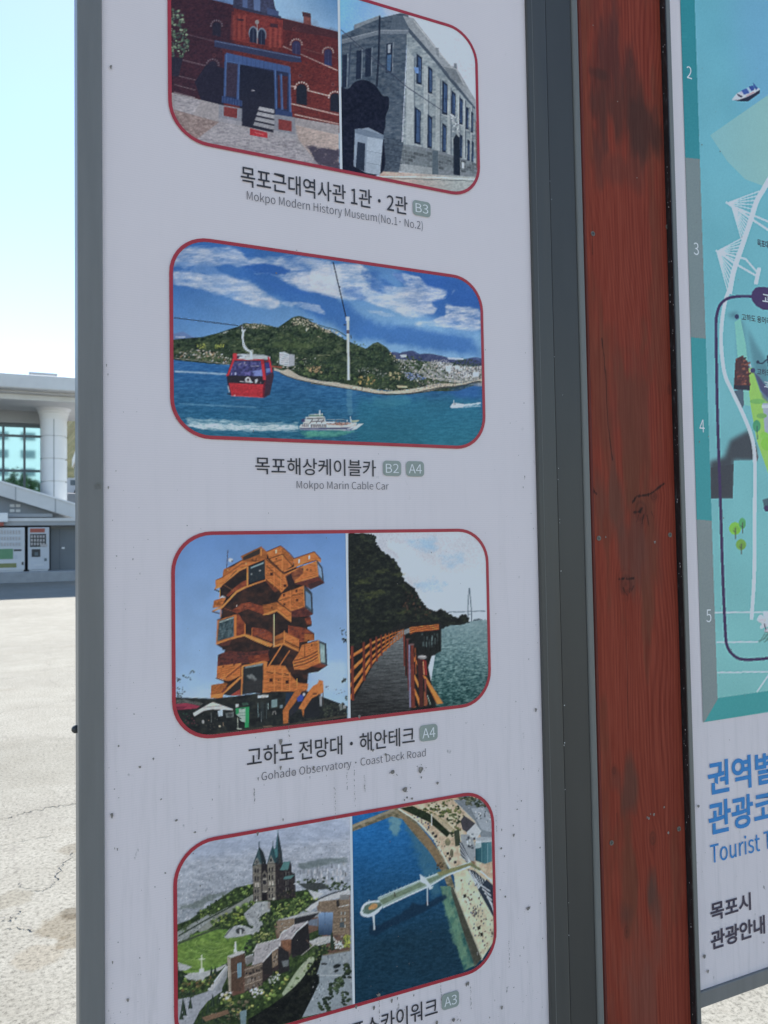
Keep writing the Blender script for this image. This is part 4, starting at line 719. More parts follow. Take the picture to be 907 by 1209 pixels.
def paint_deck_road():
    c = Canvas(404, 614, 582, 860, 15); c.at(405, 620, 5.183)
    c.whole(c.grad((400, 60), (600, 560), (176, 184, 196), (192, 202, 212)))
    for p, a in (([(380, 90), (560, 80), (570, 140), (500, 165), (400, 130)], .8), ([(600, 180), (740, 170), (740, 230), (660, 270), (600, 230)], .75), ([(440, 370), (560, 300), (660, 340), (600, 410), (480, 420)], .8), ([(480, 90), (560, 95), (560, 150), (510, 150)], .7)):
        c.soft(p, (140, 176, 204), 5, .9, 7, a * .8, 1.3, 1.2, .6)
    c.soft([(220, 80), (420, 160), (520, 260), (700, 300), (850, 260), (850, 340), (600, 330), (420, 280)], (202, 204, 210), 6, 1.1, 10, .8)
    # bridge
    g = (76, 92, 106)
    c.line([(610, 536), (700, 530), (868, 526)], .9, g); c.line([(770, 385), (766, 440), (762, 520), (764, 590)], 1.0, g); c.line([(772, 385), (778, 440), (784, 520), (786, 590)], 1.0, g); c.line([(764, 545), (785, 545)], .8, g)
    c.scatter([(790, 575), (868, 565), (868, 582), (790, 588)], 26, (.8, 3), (.6, 1.3), [(84, 98, 108), (110, 122, 130), (64, 78, 88)])
    # water
    c.at(405, 730, 5.183)
    n = c.fbm(3.2, 1.4, 4, .7); w = c.grad((700, 10), (620, 520), (118, 142, 148), (46, 80, 80)) + (n[..., None] - .5) * np.array([80, 76, 72.]) * np.clip(c.grad((700, 0), (650, 300), (.25,) * 3, (1,) * 3), 0, 1)
    c.poly([(580, 60), (700, 30), (780, 18), (900, 6), (900, 620), (500, 620), (560, 240)], w)
    c.line([(600, 180), (760, 178)], .5, (150, 176, 178), .6)
    # wooded hill
    c.at(405, 620, 5.183)
    hill = [(28, 50), (150, 55), (190, 62), (200, 110), (230, 150), (300, 200), (345, 260), (375, 340), (430, 380), (465, 440), (490, 480), (550, 525), (600, 515), (650, 545), (700, 565), (740, 545), (768, 595), (640, 618), (560, 640), (28, 760)]
    hp = smooth(hill, 8); hp = hp + c.rs.uniform(-6, 6, hp.shape)
    f = c.tex([(14, 18, 21), (22, 27, 29), (32, 38, 35), (52, 58, 44)], 6, 3.5, 5, .8)
    c.poly(hp, f); c.blobs([(120, 55), (195, 60), (215, 130), (150, 140)], 36, (1, 3), [(26, 32, 32), (36, 42, 36)])
    c.blobs([(30, 240), (240, 260), (230, 460), (30, 620)], 50, (.8, 2.4), [(60, 68, 42), (46, 54, 38), (34, 40, 34)], .45)
    for y, x in ((330, 130), (420, 110), (440, 160), (280, 230), (300, 330), (530, 360), (600, 150), (350, 110), (410, 200)): c.soft([(x - 40, y), (x + 40, y - 12), (x + 60, y + 4), (x - 30, y + 14)], (92, 100, 56), 1.4, 1.4, 2.4, .42, 2)
    c.blobs([(380, 380), (460, 440), (530, 520), (560, 610), (420, 610), (360, 500)], 70, (.8, 2.2), [(60, 44, 40), (74, 54, 44), (44, 38, 36)], .7)
    # deck
    c.at(405, 730, 5.183)
    c.poly([(28, 30), (400, 20), (600, 20), (600, 200), (540, 232), (520, 300), (560, 500), (590, 640), (20, 640)], c.tex([(20, 22, 24), (34, 36, 38)], 4)); c.poly([(28, 0), (395, 10), (230, 100), (35, 180)], f)
    deck = c.grad((380, 90), (250, 560), (116, 124, 128), (42, 44, 46)) + (c.fbm(9, 1.0, 3)[..., None] - .5) * 26
    c.poly([(340, 80), (405, 60), (412, 85), (375, 100), (375, 180), (385, 340), (405, 400), (412, 560), (30, 640), (30, 520), (75, 480), (180, 290)], deck)
    for k in range(26):
        t = (k / 25.) ** 1.7; c.line([lerp((330, 95), (40, 560), t), lerp((375, 100), (412, 520), t)], .35 + .4 * t, (34, 34, 36), .5)
    OR, OD, PO = (196, 122, 66), (146, 82, 46), (104, 52, 44)
    # far rail bend
    c.poly([(405, 55), (585, 38), (588, 72), (440, 84), (410, 100)], (120, 64, 40))
    for k in range(14): x = 410 + k * 13; c.line([(x, 50 - k * .9), (x, 92 - k * 1.6)], .7, PO)
    for d in (0, 14, 27): c.line([(405, 60 + d), (440, 54 + d * .9), (585, 38 + d * .9)], .9, OR)
    c.poly([(440, 86), (590, 70), (596, 190), (560, 226), (470, 210), (440, 160)], (26, 30, 32)); c.scatter([(470, 92), (580, 84), (582, 150), (480, 160)], 26, (.8, 2.2), (2, 7), [(70, 84, 86), (92, 110, 112)], .7)
    for x in (500, 530, 565, 584): c.line([(x, 80), (x + 6, 200)], 1.1, (18, 20, 22))
    # left rail
    posts = [(55, 170, 500), (125, 145, 380), (168, 125, 300), (202, 112, 262), (232, 102, 226), (258, 94, 200), (280, 88, 180), (300, 80, 160), (318, 76, 146), (336, 70, 132), (352, 66, 120), (368, 62, 108)]
    for fr in (0.18, .43, .68, .9):
        for i in range(len(posts) - 1):
            a, b = posts[i], posts[i + 1]
            A = (a[0], a[1] + (a[2] - a[1]) * fr); Bp = (b[0], b[1] + (b[2] - b[1]) * fr)
            if i == 0: A0 = (32, A[1] + (A[1] - Bp[1]) * .34); c.line([A0, A], 3.4, OR)
            c.line([A, Bp], max(3.4 - i * .36, .7), OR); c.line([(A[0], A[1] + 6 - i * .4), (Bp[0], Bp[1] + 5 - i * .4)], .6, OD, .8)
    for i, (x, a, b) in enumerate(posts): c.line([(x, a), (x + 4, b)], max(3.2 - i * .3, .7), PO if i < 5 else OD); c.line([(x - 8 + i * .6, a), (x + 10 - i * .6, a - 1)], max(1.3 - i * .1, .5), (60, 44, 44))
    # right rail
    c.poly([(487, 345), (505, 355), (612, 520), (575, 525), (560, 500)], OR); c.line([(487, 350), (575, 524)], .8, OD); c.poly([(425, 220), (450, 260), (456, 290), (425, 250)], OR); c.poly([(425, 320), (460, 390), (462, 430), (425, 350)], OR); c.poly([(425, 400), (466, 490), (468, 545), (430, 440)], OR); c.poly([(428, 500), (445, 545), (430, 548)], OR); c.poly([(495, 440), (515, 490), (515, 530), (495, 535)], OR)
    c.line([(372, 105), (376, 290)], 2.2, PO); c.line([(380, 200), (382, 350)], 1.4, (70, 36, 34)); c.line([(392, 130), (402, 440)], 2.4, (92, 50, 50)); c.line([(404, 160), (410, 545)], 2.2, (116, 112, 136)); c.poly([(412, 165), (432, 165), (440, 545), (416, 548)], PO); c.line([(440, 180), (446, 340)], 1.2, (150, 84, 52))
    c.poly([(456, 245), (486, 250), (492, 540), (466, 545)], (66, 36, 36)); c.poly([(486, 250), (510, 260), (514, 350), (490, 345)], (120, 46, 44)); c.line([(489, 265), (495, 345)], 1.1, (206, 150, 110)); c.line([(503, 370), (506, 535)], 2.2, (110, 62, 56)); c.line([(515, 470), (535, 530)], 1, (150, 170, 160))
    c.ell(484, 238, 28, 13, (120, 122, 124)); c.ell(482, 233, 24, 7, (164, 166, 168)); c.ell(421, 160, 17, 6, (104, 84, 84)); c.ell(396, 128, 12, 5, (90, 66, 64)); c.ell(374, 102, 9, 4, (80, 60, 58))
    c.at(0, 0, 1); c.whole((112, 122, 136), .06); c.grain(9)
    return c.done()

def paint_cathedral():
    c = Canvas(199, 930, 418, 1232, 16); c.at(200, 960, 4.219)
    n = c.fbm(9, 3, 4); base = c.grad((400, 60), (400, 560), (166, 178, 198), (132, 144, 156)) + (n[..., None] - .5) * 30
    c.whole(base)
    cityc = [(176, 184, 198), (150, 160, 176), (120, 132, 150), (100, 112, 130), (190, 194, 204)]
    for y in range(70, 640, 12):
        t = (y - 70) / 570.; c.scatter([(20, y - 6), (900, y - 6 - 40 * t), (900, y + 10), (20, y + 10)], 110, (.4 + .5 * t, 1.3 + 1.6 * t), (.4 + .4 * t, 1 + 1.2 * t), cityc, .35 + .4 * t)
    c.soft([(20, 60), (900, 0), (900, 120), (20, 240)], (140, 160, 192), 16, .3, 10, .45)
    c.scatter([(640, 270), (890, 230), (890, 340), (660, 330)], 130, (1.2, 2.4), (3, 7), [(150, 160, 172), (128, 138, 152), (172, 178, 188)], .9)
    c.soft([(640, 250), (890, 215), (890, 245), (650, 275)], (74, 92, 92), 3, 1, 5, .6, 2); c.soft([(40, 470), (220, 400), (300, 390), (120, 480)], (80, 96, 90), 3, 1.1, 4, .6, 2)
    G = [(40, 58, 34), (58, 80, 42), (82, 106, 52), (110, 132, 66), (30, 44, 32)]
    GD = [(30, 42, 34), (42, 58, 40), (56, 72, 48)]
    c.blobs([(640, 330), (800, 320), (900, 350), (900, 380), (800, 385), (640, 345)], 90, (1, 2.6), GD)
    # hill greens
    gp = [(100, 530), (330, 370), (420, 350), (430, 430), (560, 400), (740, 370), (740, 440), (640, 500), (560, 560), (900, 560), (900, 1200), (20, 1200), (20, 560)]
    c.poly(gp, c.tex([(26, 40, 28), (44, 62, 36), (68, 90, 48)], 5, 4, 5, .75))
    c.blobs([(100, 520), (330, 370), (420, 350), (420, 420), (280, 480), (140, 560)], 220, (1, 3), G)
    c.poly([(120, 560), (300, 470), (420, 400), (440, 425), (300, 500), (160, 600)], (120, 128, 124)); c.blobs([(200, 560), (320, 470), (440, 430), (440, 470), (360, 560)], 170, (1.2, 3.2), G)
    c.blobs([(440, 490), (640, 410), (740, 380), (740, 440), (560, 540), (450, 560)], 220, (1.2, 3.4), G + [(130, 150, 74)])
    # road left
    c.poly([(20, 600), (200, 500), (230, 510), (20, 680)], (128, 138, 140)); c.scatter([(20, 600), (220, 505), (220, 520), (20, 660)], 40, (.6, 2), (.5, 1.4), [(180, 186, 190), (90, 100, 100)])
    c.blobs([(20, 640), (280, 540), (280, 570), (20, 700)], 120, (1, 2.6), G)
    # cathedral
    S, SD, SL = (66, 58, 58), (40, 36, 42), (104, 94, 90); RF, RF2 = (38, 62, 74), (64, 98, 106)
    P = c.poly
    P([(545, 280), (625, 300), (628, 420), (545, 430)], SD); P([(560, 245), (600, 238), (606, 275), (555, 284)], RF2); P([(570, 310), (610, 306), (612, 330), (572, 332)], (74, 104, 112)); P([(580, 280), (606, 276), (608, 310), (580, 312)], SD)
    P([(525, 240), (530, 150), (540, 88), (552, 150), (562, 240)], RF); P([(540, 88), (552, 150), (562, 240), (546, 240)], (50, 82, 92)); P([(524, 236), (564, 232), (566, 420), (526, 430)], S)
    P([(414, 255), (478, 250), (482, 430), (418, 440)], S); P([(486, 245), (545, 240), (548, 430), (486, 435)], S); P([(414, 258), (432, 210), (447, 165), (462, 205), (478, 250), (447, 262)], RF); P([(447, 165), (462, 205), (478, 250), (450, 255)], RF2)
    P([(486, 248), (500, 200), (514, 158), (530, 200), (545, 242), (514, 252)], RF); P([(514, 158), (530, 200), (545, 242), (518, 246)], RF2); P([(420, 255), (432, 222), (445, 255)], SL); P([(492, 248), (503, 216), (514, 247)], SL)
    P([(462, 310), (474, 285), (488, 308), (490, 432), (460, 436)], (80, 70, 68)); P([(455, 345), (495, 340), (495, 360), (455, 364)], (150, 142, 134)); c.ell(474, 345, 11, 13, (34, 32, 42)); P([(460, 435), (462, 410), (474, 398), (486, 410), (488, 433)], (30, 28, 36))
    for y in (272, 318, 350, 384, 408):
        for x in (428, 440, 456, 468, 496, 508, 522, 536): c.poly([(x - 3, y - x * .02), (x + 3, y - x * .02), (x + 3, y + 16), (x - 3, y + 16)], (28, 28, 38)); c.line([(x - 5, y + 18), (x + 5, y + 18)], .5, (136, 124, 116), .8)
    for y in (262, 306, 340, 372, 400): c.line([(416, y + 3), (480, y), (546, y - 6)], .6, (130, 118, 110), .8)
    P([(422, 350), (440, 348), (440, 368), (422, 370)], (156, 148, 140)); P([(500, 342), (524, 340), (524, 362), (500, 364)], (150, 142, 134))
    for x in (572, 588, 604): P([(x, 345), (x + 8, 344), (x + 8, 390), (x, 392)], (24, 24, 34))
    c.line([(447, 140), (447, 170)], .6, RF); c.line([(514, 140), (514, 160)], .6, RF); c.line([(540, 70), (540, 92)], .6, RF)
    c.at(290, 970, 12.09)
    St, Sl, Sdk = (104, 102, 94), (140, 138, 128), (40, 38, 44)
    c.poly([(102, 625), (220, 600), (225, 1130), (120, 1135)], c.tex([(84, 84, 78), (112, 110, 102), (124, 122, 112)], 1.6)); c.poly([(310, 590), (420, 580), (430, 1110), (320, 1115)], c.tex([(84, 84, 78), (112, 110, 102), (124, 122, 112)], 1.6)); c.poly([(220, 520), (290, 590), (310, 620), (310, 1000), (300, 1110), (228, 1110)], Sdk); c.poly([(425, 560), (470, 520), (530, 580), (700, 760), (700, 1000), (660, 1080), (430, 1110)], c.tex([(36, 34, 40), (56, 52, 54)], 2))
    c.poly([(105, 620), (150, 500), (190, 350), (250, 430), (290, 590), (225, 600), (160, 480)], (40, 62, 70)); c.poly([(190, 350), (250, 430), (290, 560), (290, 600), (235, 600)], (34, 44, 50)); c.poly([(185, 360), (205, 480), (215, 600), (160, 500)], (58, 86, 94)); c.poly([(108, 610), (160, 505), (212, 600)], (116, 120, 116)); c.ell(160, 575, 18, 24, (44, 48, 54)); c.ell(160, 575, 8, 10, (130, 130, 124))
    c.poly([(308, 590), (340, 470), (385, 335), (420, 420), (460, 560), (415, 590), (360, 470)], (44, 78, 88)); c.poly([(385, 340), (430, 440), (450, 560), (415, 570)], (40, 66, 74)); c.poly([(312, 590), (360, 470), (412, 585)], (118, 122, 118)); c.ell(360, 545, 17, 24, (44, 48, 54)); c.line([(186, 300), (190, 365)], .5, (50, 60, 70)); c.line([(388, 270), (386, 345)], .5, (50, 60, 70))
    c.poly([(420, 450), (440, 250), (458, 130), (485, 260), (515, 420), (530, 590), (450, 600)], (40, 54, 62)); c.poly([(440, 260), (458, 130), (462, 480), (410, 470)], (54, 92, 104)); c.poly([(400, 380), (450, 390), (455, 500), (430, 520)], (62, 116, 122)); c.line([(480, 450), (490, 590)], 1.5, (66, 62, 62)); c.scatter([(440, 470), (520, 470), (530, 600), (440, 600)], 14, (.4, .8), (.5, 1.2), [(90, 88, 86), (30, 30, 36)])
    c.poly([(485, 690), (545, 570), (635, 565), (605, 685)], (76, 124, 126)); c.poly([(635, 565), (655, 640), (650, 760), (605, 690)], (44, 44, 50)); c.poly([(530, 820), (560, 780), (700, 755), (640, 815)], (76, 120, 122)); c.line([(485, 695), (605, 688)], .6, (60, 64, 66))
    for x0 in (130, 165): 
        for y0, hh in ((670, 55), (780, 62), (965, 45), (1060, 60)): c.poly([(x0, y0), (x0 + 20, y0 - 4), (x0 + 22, y0 + hh), (x0, y0 + hh)], (34, 34, 42)); c.line([(x0 + 26, y0), (x0 + 27, y0 + hh)], .5, Sl)
        c.poly([(x0 + 2, 872), (x0 + 24, 868), (x0 + 24, 930), (x0 + 2, 932)], (166, 164, 156))
    for x0 in (332, 372):
        for y0, hh in ((655, 50), (765, 58), (945, 40), (1035, 50)): c.poly([(x0, y0), (x0 + 18, y0 - 4), (x0 + 20, y0 + hh), (x0, y0 + hh)], (34, 34, 42)); c.line([(x0 + 24, y0), (x0 + 25, y0 + hh)], .5, Sl)
        c.poly([(x0 + 2, 850), (x0 + 24, 846), (x0 + 26, 905), (x0 + 4, 908)], (166, 164, 156))
    c.poly([(235, 740), (268, 690), (305, 740), (310, 1000), (240, 1005)], (96, 94, 88)); c.poly([(245, 770), (268, 735), (292, 768), (290, 790), (246, 792)], (36, 36, 42)); c.ell(268, 865, 38, 44, (128, 126, 118)); c.ell(268, 865, 29, 35, (44, 44, 50)); c.line([(244, 815), (300, 812)], .8, (176, 174, 166)); c.line([(240, 1000), (305, 992)], 1.3, (160, 158, 150)); c.poly([(232, 1110), (236, 1050), (268, 1025), (302, 1050), (304, 1105)], (30, 28, 34))
    for y0 in (620, 735, 850, 940, 1030): c.line([(105, y0 + 5), (222, y0 - 4)], .5, (64, 64, 62)); c.line([(312, y0 - 18), (428, y0 - 26)], .5, (64, 64, 62))
    for x0, y0, hh in ((560, 720, 50), (600, 715, 50), (560, 850, 60), (598, 840, 60), (560, 940, 50), (590, 935, 50), (450, 830, 60)): c.poly([(x0, y0), (x0 + 20, y0 - 4), (x0 + 20, y0 + hh), (x0, y0 + hh + 4)], (112, 114, 110)); c.line([(x0 + 8, y0 + 4), (x0 + 8, y0 + hh)], 1.0, (26, 26, 34))
    c.poly([(145, 1110), (165, 1100), (165, 1135), (148, 1138)], (190, 188, 180)); c.poly([(380, 1085), (410, 1080), (410, 1115), (385, 1118)], (176, 174, 166)); c.blobs([(440, 1000), (700, 960), (720, 1060), (460, 1130)], 60, (.6, 1.6), [(28, 32, 30), (40, 46, 36), (60, 56, 48)]); c.line([(690, 885), (846, 890)], 1.6, (176, 184, 190))
    c.at(200, 960, 4.219)
    # steps and forecourt
    P([(430, 445), (500, 440), (500, 490), (440, 500), (470, 560), (400, 560), (370, 500)], (150, 158, 164)); c.scatter([(380, 445), (490, 445), (480, 560), (390, 550)], 60, (.5, 2), (.4, 1.2), [(110, 118, 124), (190, 196, 200), (80, 90, 90)]); P([(484, 442), (502, 440), (502, 475), (484, 478)], (130, 128, 124))
    # campus right
    BR, BRD = (98, 76, 66), (66, 54, 52)
    P([(640, 350), (760, 345), (800, 375), (690, 385)], (58, 66, 68)); P([(690, 380), (770, 400), (720, 430)], (170, 178, 184))
    P([(680, 470), (780, 410), (900, 380), (900, 410), (800, 430), (690, 488)], (160, 166, 172)); P([(735, 450), (840, 430), (900, 405), (900, 720), (800, 720), (740, 560)], BR)
    for k in range(5): c.line([(745, 460 + k * 40), (840, 440 + k * 38), (900, 420 + k * 38)], .7, (150, 120, 100), .8)
    c.scatter([(760, 480), (890, 450), (890, 640), (800, 640)], 26, (2, 4), (2, 3), [(66, 60, 62), (140, 140, 140)], .8); P([(740, 500), (815, 490), (812, 600), (750, 600)], (120, 150, 182)); P([(540, 530), (740, 490), (745, 520), (560, 548)], (136, 142, 148)); P([(520, 548), (740, 515), (740, 580), (540, 660)], BR)
    c.at(200, 1080, 4.219)
    P([(530, 40), (690, 10), (690, 40), (560, 110), (535, 100)], BR); c.scatter([(540, 40), (680, 20), (640, 70), (540, 90)], 14, (1.5, 3), (1.5, 2.4), [(60, 52, 52), (150, 150, 150)], .8)
    P([(740, 0), (810, -10), (808, 100), (750, 100)], (124, 152, 180)); P([(815, -20), (900, -30), (900, 95), (815, 100)], BR); c.scatter([(820, 0), (895, 0), (895, 80), (820, 80)], 16, (2, 4), (1.6, 2.6), [(70, 62, 62), (150, 150, 152)], .8)
    # amphitheatre green
    P(smooth([(40, 150), (140, 90), (230, 70), (330, 80), (400, 100), (410, 160), (380, 190), (300, 230), (180, 290), (100, 290), (40, 230)]), c.tex([(70, 106, 46), (92, 130, 56), (108, 142, 68)], 6, 2))
    for r in (1, .8, .58, .34): c.curve([(215 + 150 * r - 10, 115), (270, 150 + 20 * r), (230 - 60 * r, 150 + 60 * r), (190 - 130 * r, 150 + 30 * r), (215 - 110 * r, 140 - 30 * r)], .6, (150, 176, 112), .7)
    c.blobs([(210, 90), (300, 70), (330, 80), (240, 110)], 26, (.8, 1.6), G[:3]); c.line([(40, 140), (240, 62)], 1.6, (70, 84, 62))
    P(smooth([(270, 110), (300, 70), (350, 50), (410, 70), (405, 95), (330, 105), (285, 120)]), (168, 176, 182)); c.ell(352, 78, 24, 18, (60, 66, 70)); c.ell(352, 84, 13, 12, (190, 194, 194)); c.line(smooth([(380, 0), (420, 30), (430, 60), (410, 90)]), 6, (160, 168, 174)); c.scatter([(380, 0), (440, 0), (450, 80), (400, 80)], 40, (.5, 1.6), (.4, 1), [(100, 110, 114), (196, 202, 204)])
    c.blobs([(370, 130), (440, 90), (520, 80), (540, 110), (430, 190), (380, 190)], 110, (1.2, 3.4), GD + [(70, 92, 50)]); c.blobs([(440, 0), (700, -40), (690, 0), (540, 40), (520, 90), (450, 70)], 120, (1.2, 3.2), G)
    # long brick block stepping down
    P([(430, 160), (545, 120), (560, 80), (690, 30), (690, 60), (610, 120), (600, 190), (545, 260), (470, 240), (410, 250)], (150, 152, 160)); c.line([(415, 185), (440, 150), (545, 120), (560, 82), (690, 34)], 1.1, (196, 200, 206)); c.line([(420, 240), (545, 160), (560, 115), (600, 110), (685, 45)], 1.1, (190, 194, 200)); c.scatter([(430, 170), (540, 130), (560, 90), (670, 50), (640, 80), (540, 160), (440, 220)], 50, (1, 4), (.5, 1.2), [(120, 112, 116), (176, 176, 184), (90, 86, 90)], .8, -.5)
    P([(545, 160), (610, 115), (605, 200), (570, 250), (545, 265)], BRD); P([(605, 110), (690, 45), (700, 130), (680, 180), (610, 215)], (44, 42, 46)); P([(455, 240), (545, 165), (545, 270), (460, 340)], (52, 44, 46)); P([(510, 185), (540, 165), (540, 245), (512, 262)], BR); P([(550, 130), (605, 115), (605, 190), (555, 200)], BR)
    P([(370, 260), (458, 240), (456, 360), (372, 380)], BR)
    for k in range(4): c.line([(372, 285 + k * 28), (456, 262 + k * 28)], .8, (156, 140, 130)); c.scatter([(376, 288 + k * 28), (450, 268 + k * 28), (450, 280 + k * 28), (376, 300 + k * 28)], 16, (1.4, 2.4), (1.4, 2), [(50, 46, 50)])
    P([(290, 200), (320, 185), (372, 185), (376, 385), (312, 405), (296, 330)], BRD); P([(318, 215), (372, 195), (376, 385), (314, 402)], (98, 70, 60)); P([(288, 200), (322, 182), (376, 180), (372, 196), (318, 216)], (176, 182, 188)); P([(290, 205), (318, 216), (314, 400), (298, 340)], (150, 130, 118)); P([(336, 240), (358, 234), (358, 300), (336, 306)], (112, 146, 172))
    for k in range(2): c.line([(316, 300 + k * 55), (374, 285 + k * 55)], .7, (170, 150, 136))
    P([(375, 215), (415, 195), (420, 225), (380, 240)], (176, 180, 184)); c.ell(328, 168, 11, 16, (206, 208, 206)); c.ell(328, 145, 7, 9, (206, 208, 206)); c.line([(328, 128), (329, 180)], 1.1, (206, 208, 206))
    # cross, plaza, left foreground
    P([(40, 235), (90, 245), (110, 270), (60, 270)], (160, 166, 170)); P([(90, 290), (200, 280), (290, 240), (260, 270), (200, 300), (130, 330), (90, 310)], (160, 166, 168)); c.line([(160, 200), (161, 285)], 1.4, (196, 202, 196)); c.line([(142, 221), (176, 219)], 1.2, (196, 202, 196)); P([(148, 265), (172, 262), (174, 290), (148, 294)], (186, 190, 188))
    P([(190, 370), (280, 250), (292, 255), (286, 300), (215, 385)], (140, 146, 152)); c.line([(192, 372), (284, 252)], 1.2, (186, 190, 194)); P([(40, 420), (130, 400), (190, 380), (260, 330), (262, 380), (190, 430), (150, 480), (110, 560), (40, 580)], (136, 144, 156)); c.scatter([(60, 420), (240, 360), (120, 520), (60, 560)], 26, (.5, 1.2), (.6, 1.6), [(80, 84, 90), (180, 186, 190)], .8)
    c.blobs([(45, 300), (130, 320), (240, 280), (220, 350), (120, 400), (45, 380)], 130, (1.2, 3), G); c.blobs([(40, 370), (130, 380), (120, 410), (40, 410)], 50, (1, 2.4), GD)
    for x, y, h in ((50, 280, 60), (68, 410, 70), (104, 410, 55), (215, 395, 60), (245, 390, 50), (192, 430, 65), (166, 480, 60), (146, 520, 50), (76, 440, 60), (210, 262, 50), (228, 255, 45), (60, 470, 50)):
        P([(x - 11, y + h), (x, y - 4), (x + 11, y + h)], (32, 46, 40)); P([(x - 5, y + h), (x - 1, y + 6), (x + 2, y + h)], (52, 68, 52))
    # slope and gardens
    c.blobs([(250, 400), (400, 380), (560, 260), (620, 260), (560, 380), (380, 500), (260, 470)], 240, (1.2, 3.4), G + [(150, 150, 80)])
    c.blobs([(250, 390), (310, 375), (300, 420), (250, 420)], 30, (1, 2), [(206, 196, 196), (186, 176, 176)]); c.blobs([(400, 370), (470, 350), (460, 400), (410, 410)], 44, (1, 2), [(206, 196, 200), (186, 178, 182)]); c.blobs([(490, 310), (550, 290), (540, 330), (490, 350)], 34, (1, 1.8), [(196, 194, 200), (150, 160, 160)])
    P(smooth([(560, 390), (640, 270), (700, 210), (720, 230), (650, 330), (570, 410)]), (140, 156, 130)); c.blobs([(560, 400), (700, 215), (750, 180), (740, 240), (580, 420)], 90, (1, 2.4), G[1:4])
    P(smooth([(390, 520), (520, 440), (640, 340), (700, 260), (750, 200), (760, 270), (740, 350), (700, 430), (660, 510), (540, 545), (400, 560)]), c.tex([(16, 20, 22), (24, 28, 28), (34, 40, 34)], 5, 4))
    P([(690, 130), (810, 100), (830, 125), (700, 160)], (150, 158, 160)); c.blobs([(700, 150), (900, 120), (900, 175), (780, 180), (720, 200)], 90, (1, 2.6), GD + [(80, 100, 56)]); c.blobs([(825, 130), (860, 135), (855, 170), (825, 165)], 16, (1, 2), [(206, 204, 206)]); c.blobs([(870, 100), (900, 105), (900, 160), (870, 160)], 22, (1, 2.4), [(150, 156, 60), (120, 132, 60)])
    P([(760, 200), (900, 180), (900, 460), (660, 510), (700, 430), (745, 340), (745, 260)], (128, 142, 152)); c.scatter([(760, 215), (890, 195), (880, 300), (760, 300)], 24, (1, 3), (.7, 1.4), [(50, 56, 58), (180, 190, 196)]); c.scatter([(700, 330), (840, 320), (800, 400), (700, 420)], 34, (.5, 1.2), (.8, 2), [(190, 200, 206), (70, 80, 84)])
    c.line([(740, 300), (870, 300), (900, 320)], 1, (170, 180, 186)); c.blobs([(790, 340), (860, 300), (870, 380), (800, 420)], 60, (1.4, 3.4), GD); c.blobs([(860, 240), (900, 240), (900, 310), (870, 310)], 30, (1.4, 3), GD); c.blobs([(740, 430), (800, 400), (800, 480), (750, 480)], 40, (1.2, 3), GD); c.blobs([(850, 390), (900, 360), (900, 450), (860, 450)], 30, (1.4, 3), GD)
    c.ell(835, 250, 22, 11, (24, 30, 32), 1, -.3)
    c.blobs([(260, 440), (400, 420), (380, 560), (180, 560), (180, 500)], 140, (1.2, 3), GD + [(90, 84, 66)]); P([(160, 510), (290, 470), (300, 490), (180, 530)], (110, 88, 70)); P([(350, 480), (385, 470), (380, 560), (355, 560)], (104, 130, 140))
    c.blobs([(100, 560), (520, 555), (520, 640), (60, 640)], 80, (1.4, 3), GD)
    # campus and lawn once more, finer
    c.at(300, 1040, 7.887); P = c.poly
    BK = c.tex([(96, 84, 72), (118, 104, 88), (130, 116, 98)], 1.6, .8); BKD = (44, 42, 44)
    P([(470, 270), (600, 180), (780, 90), (885, 65), (885, 130), (720, 170), (590, 230), (520, 285)], (170, 176, 182)); c.line(smooth([(475, 260), (560, 190), (700, 125), (860, 75)]), 1.4, (52, 58, 64)); P([(600, 190), (780, 170), (885, 130), (885, 500), (725, 500), (730, 290), (590, 280)], BK); P([(765, 180), (790, 175), (795, 235), (768, 238)], BKD); P([(800, 130), (885, 125), (885, 170), (800, 175)], (112, 116, 118)); c.line([(790, 240), (885, 220)], 1.2, (176, 178, 176))
    for y in (275, 330, 395, 460): c.line([(735, y + 8), (885, y - 4)], .6, (160, 142, 118), .8)
    for y in (285, 345, 405): 
        for x in (805, 835): P([(x, y), (x + 16, y - 2), (x + 16, y + 28), (x, y + 30)], (150, 154, 150)); c.line([(x + 8, y), (x + 8, y + 28)], .4, (60, 62, 66))
    P([(795, 385), (835, 380), (835, 430), (797, 432)], (70, 84, 92)); P([(600, 290), (735, 290), (725, 505), (600, 500)], c.grad((660, 290), (660, 500), (116, 150, 190), (44, 64, 90))); c.line([(660, 290), (655, 500)], .5, (70, 96, 130)); c.line([(600, 400), (730, 390)], .5, (84, 112, 146)); P([(500, 365), (595, 345), (595, 420), (510, 410)], (96, 110, 128))
    P([(205, 365), (480, 290), (620, 280), (625, 295), (470, 345), (225, 372)], (150, 156, 160)); P([(205, 370), (375, 345), (370, 400), (260, 470), (235, 520), (205, 480)], BK); P([(375, 345), (610, 292), (500, 380), (375, 410)], (40, 42, 46))
    for y in (395, 430, 465): c.line([(210, y), (345, y - 30)], .5, (150, 132, 110), .7); c.scatter([(215, y + 4), (340, y - 24), (340, y - 14), (215, y + 16)], 7, (1, 1.8), (.8, 1.4), [(44, 44, 48), (136, 136, 130)])
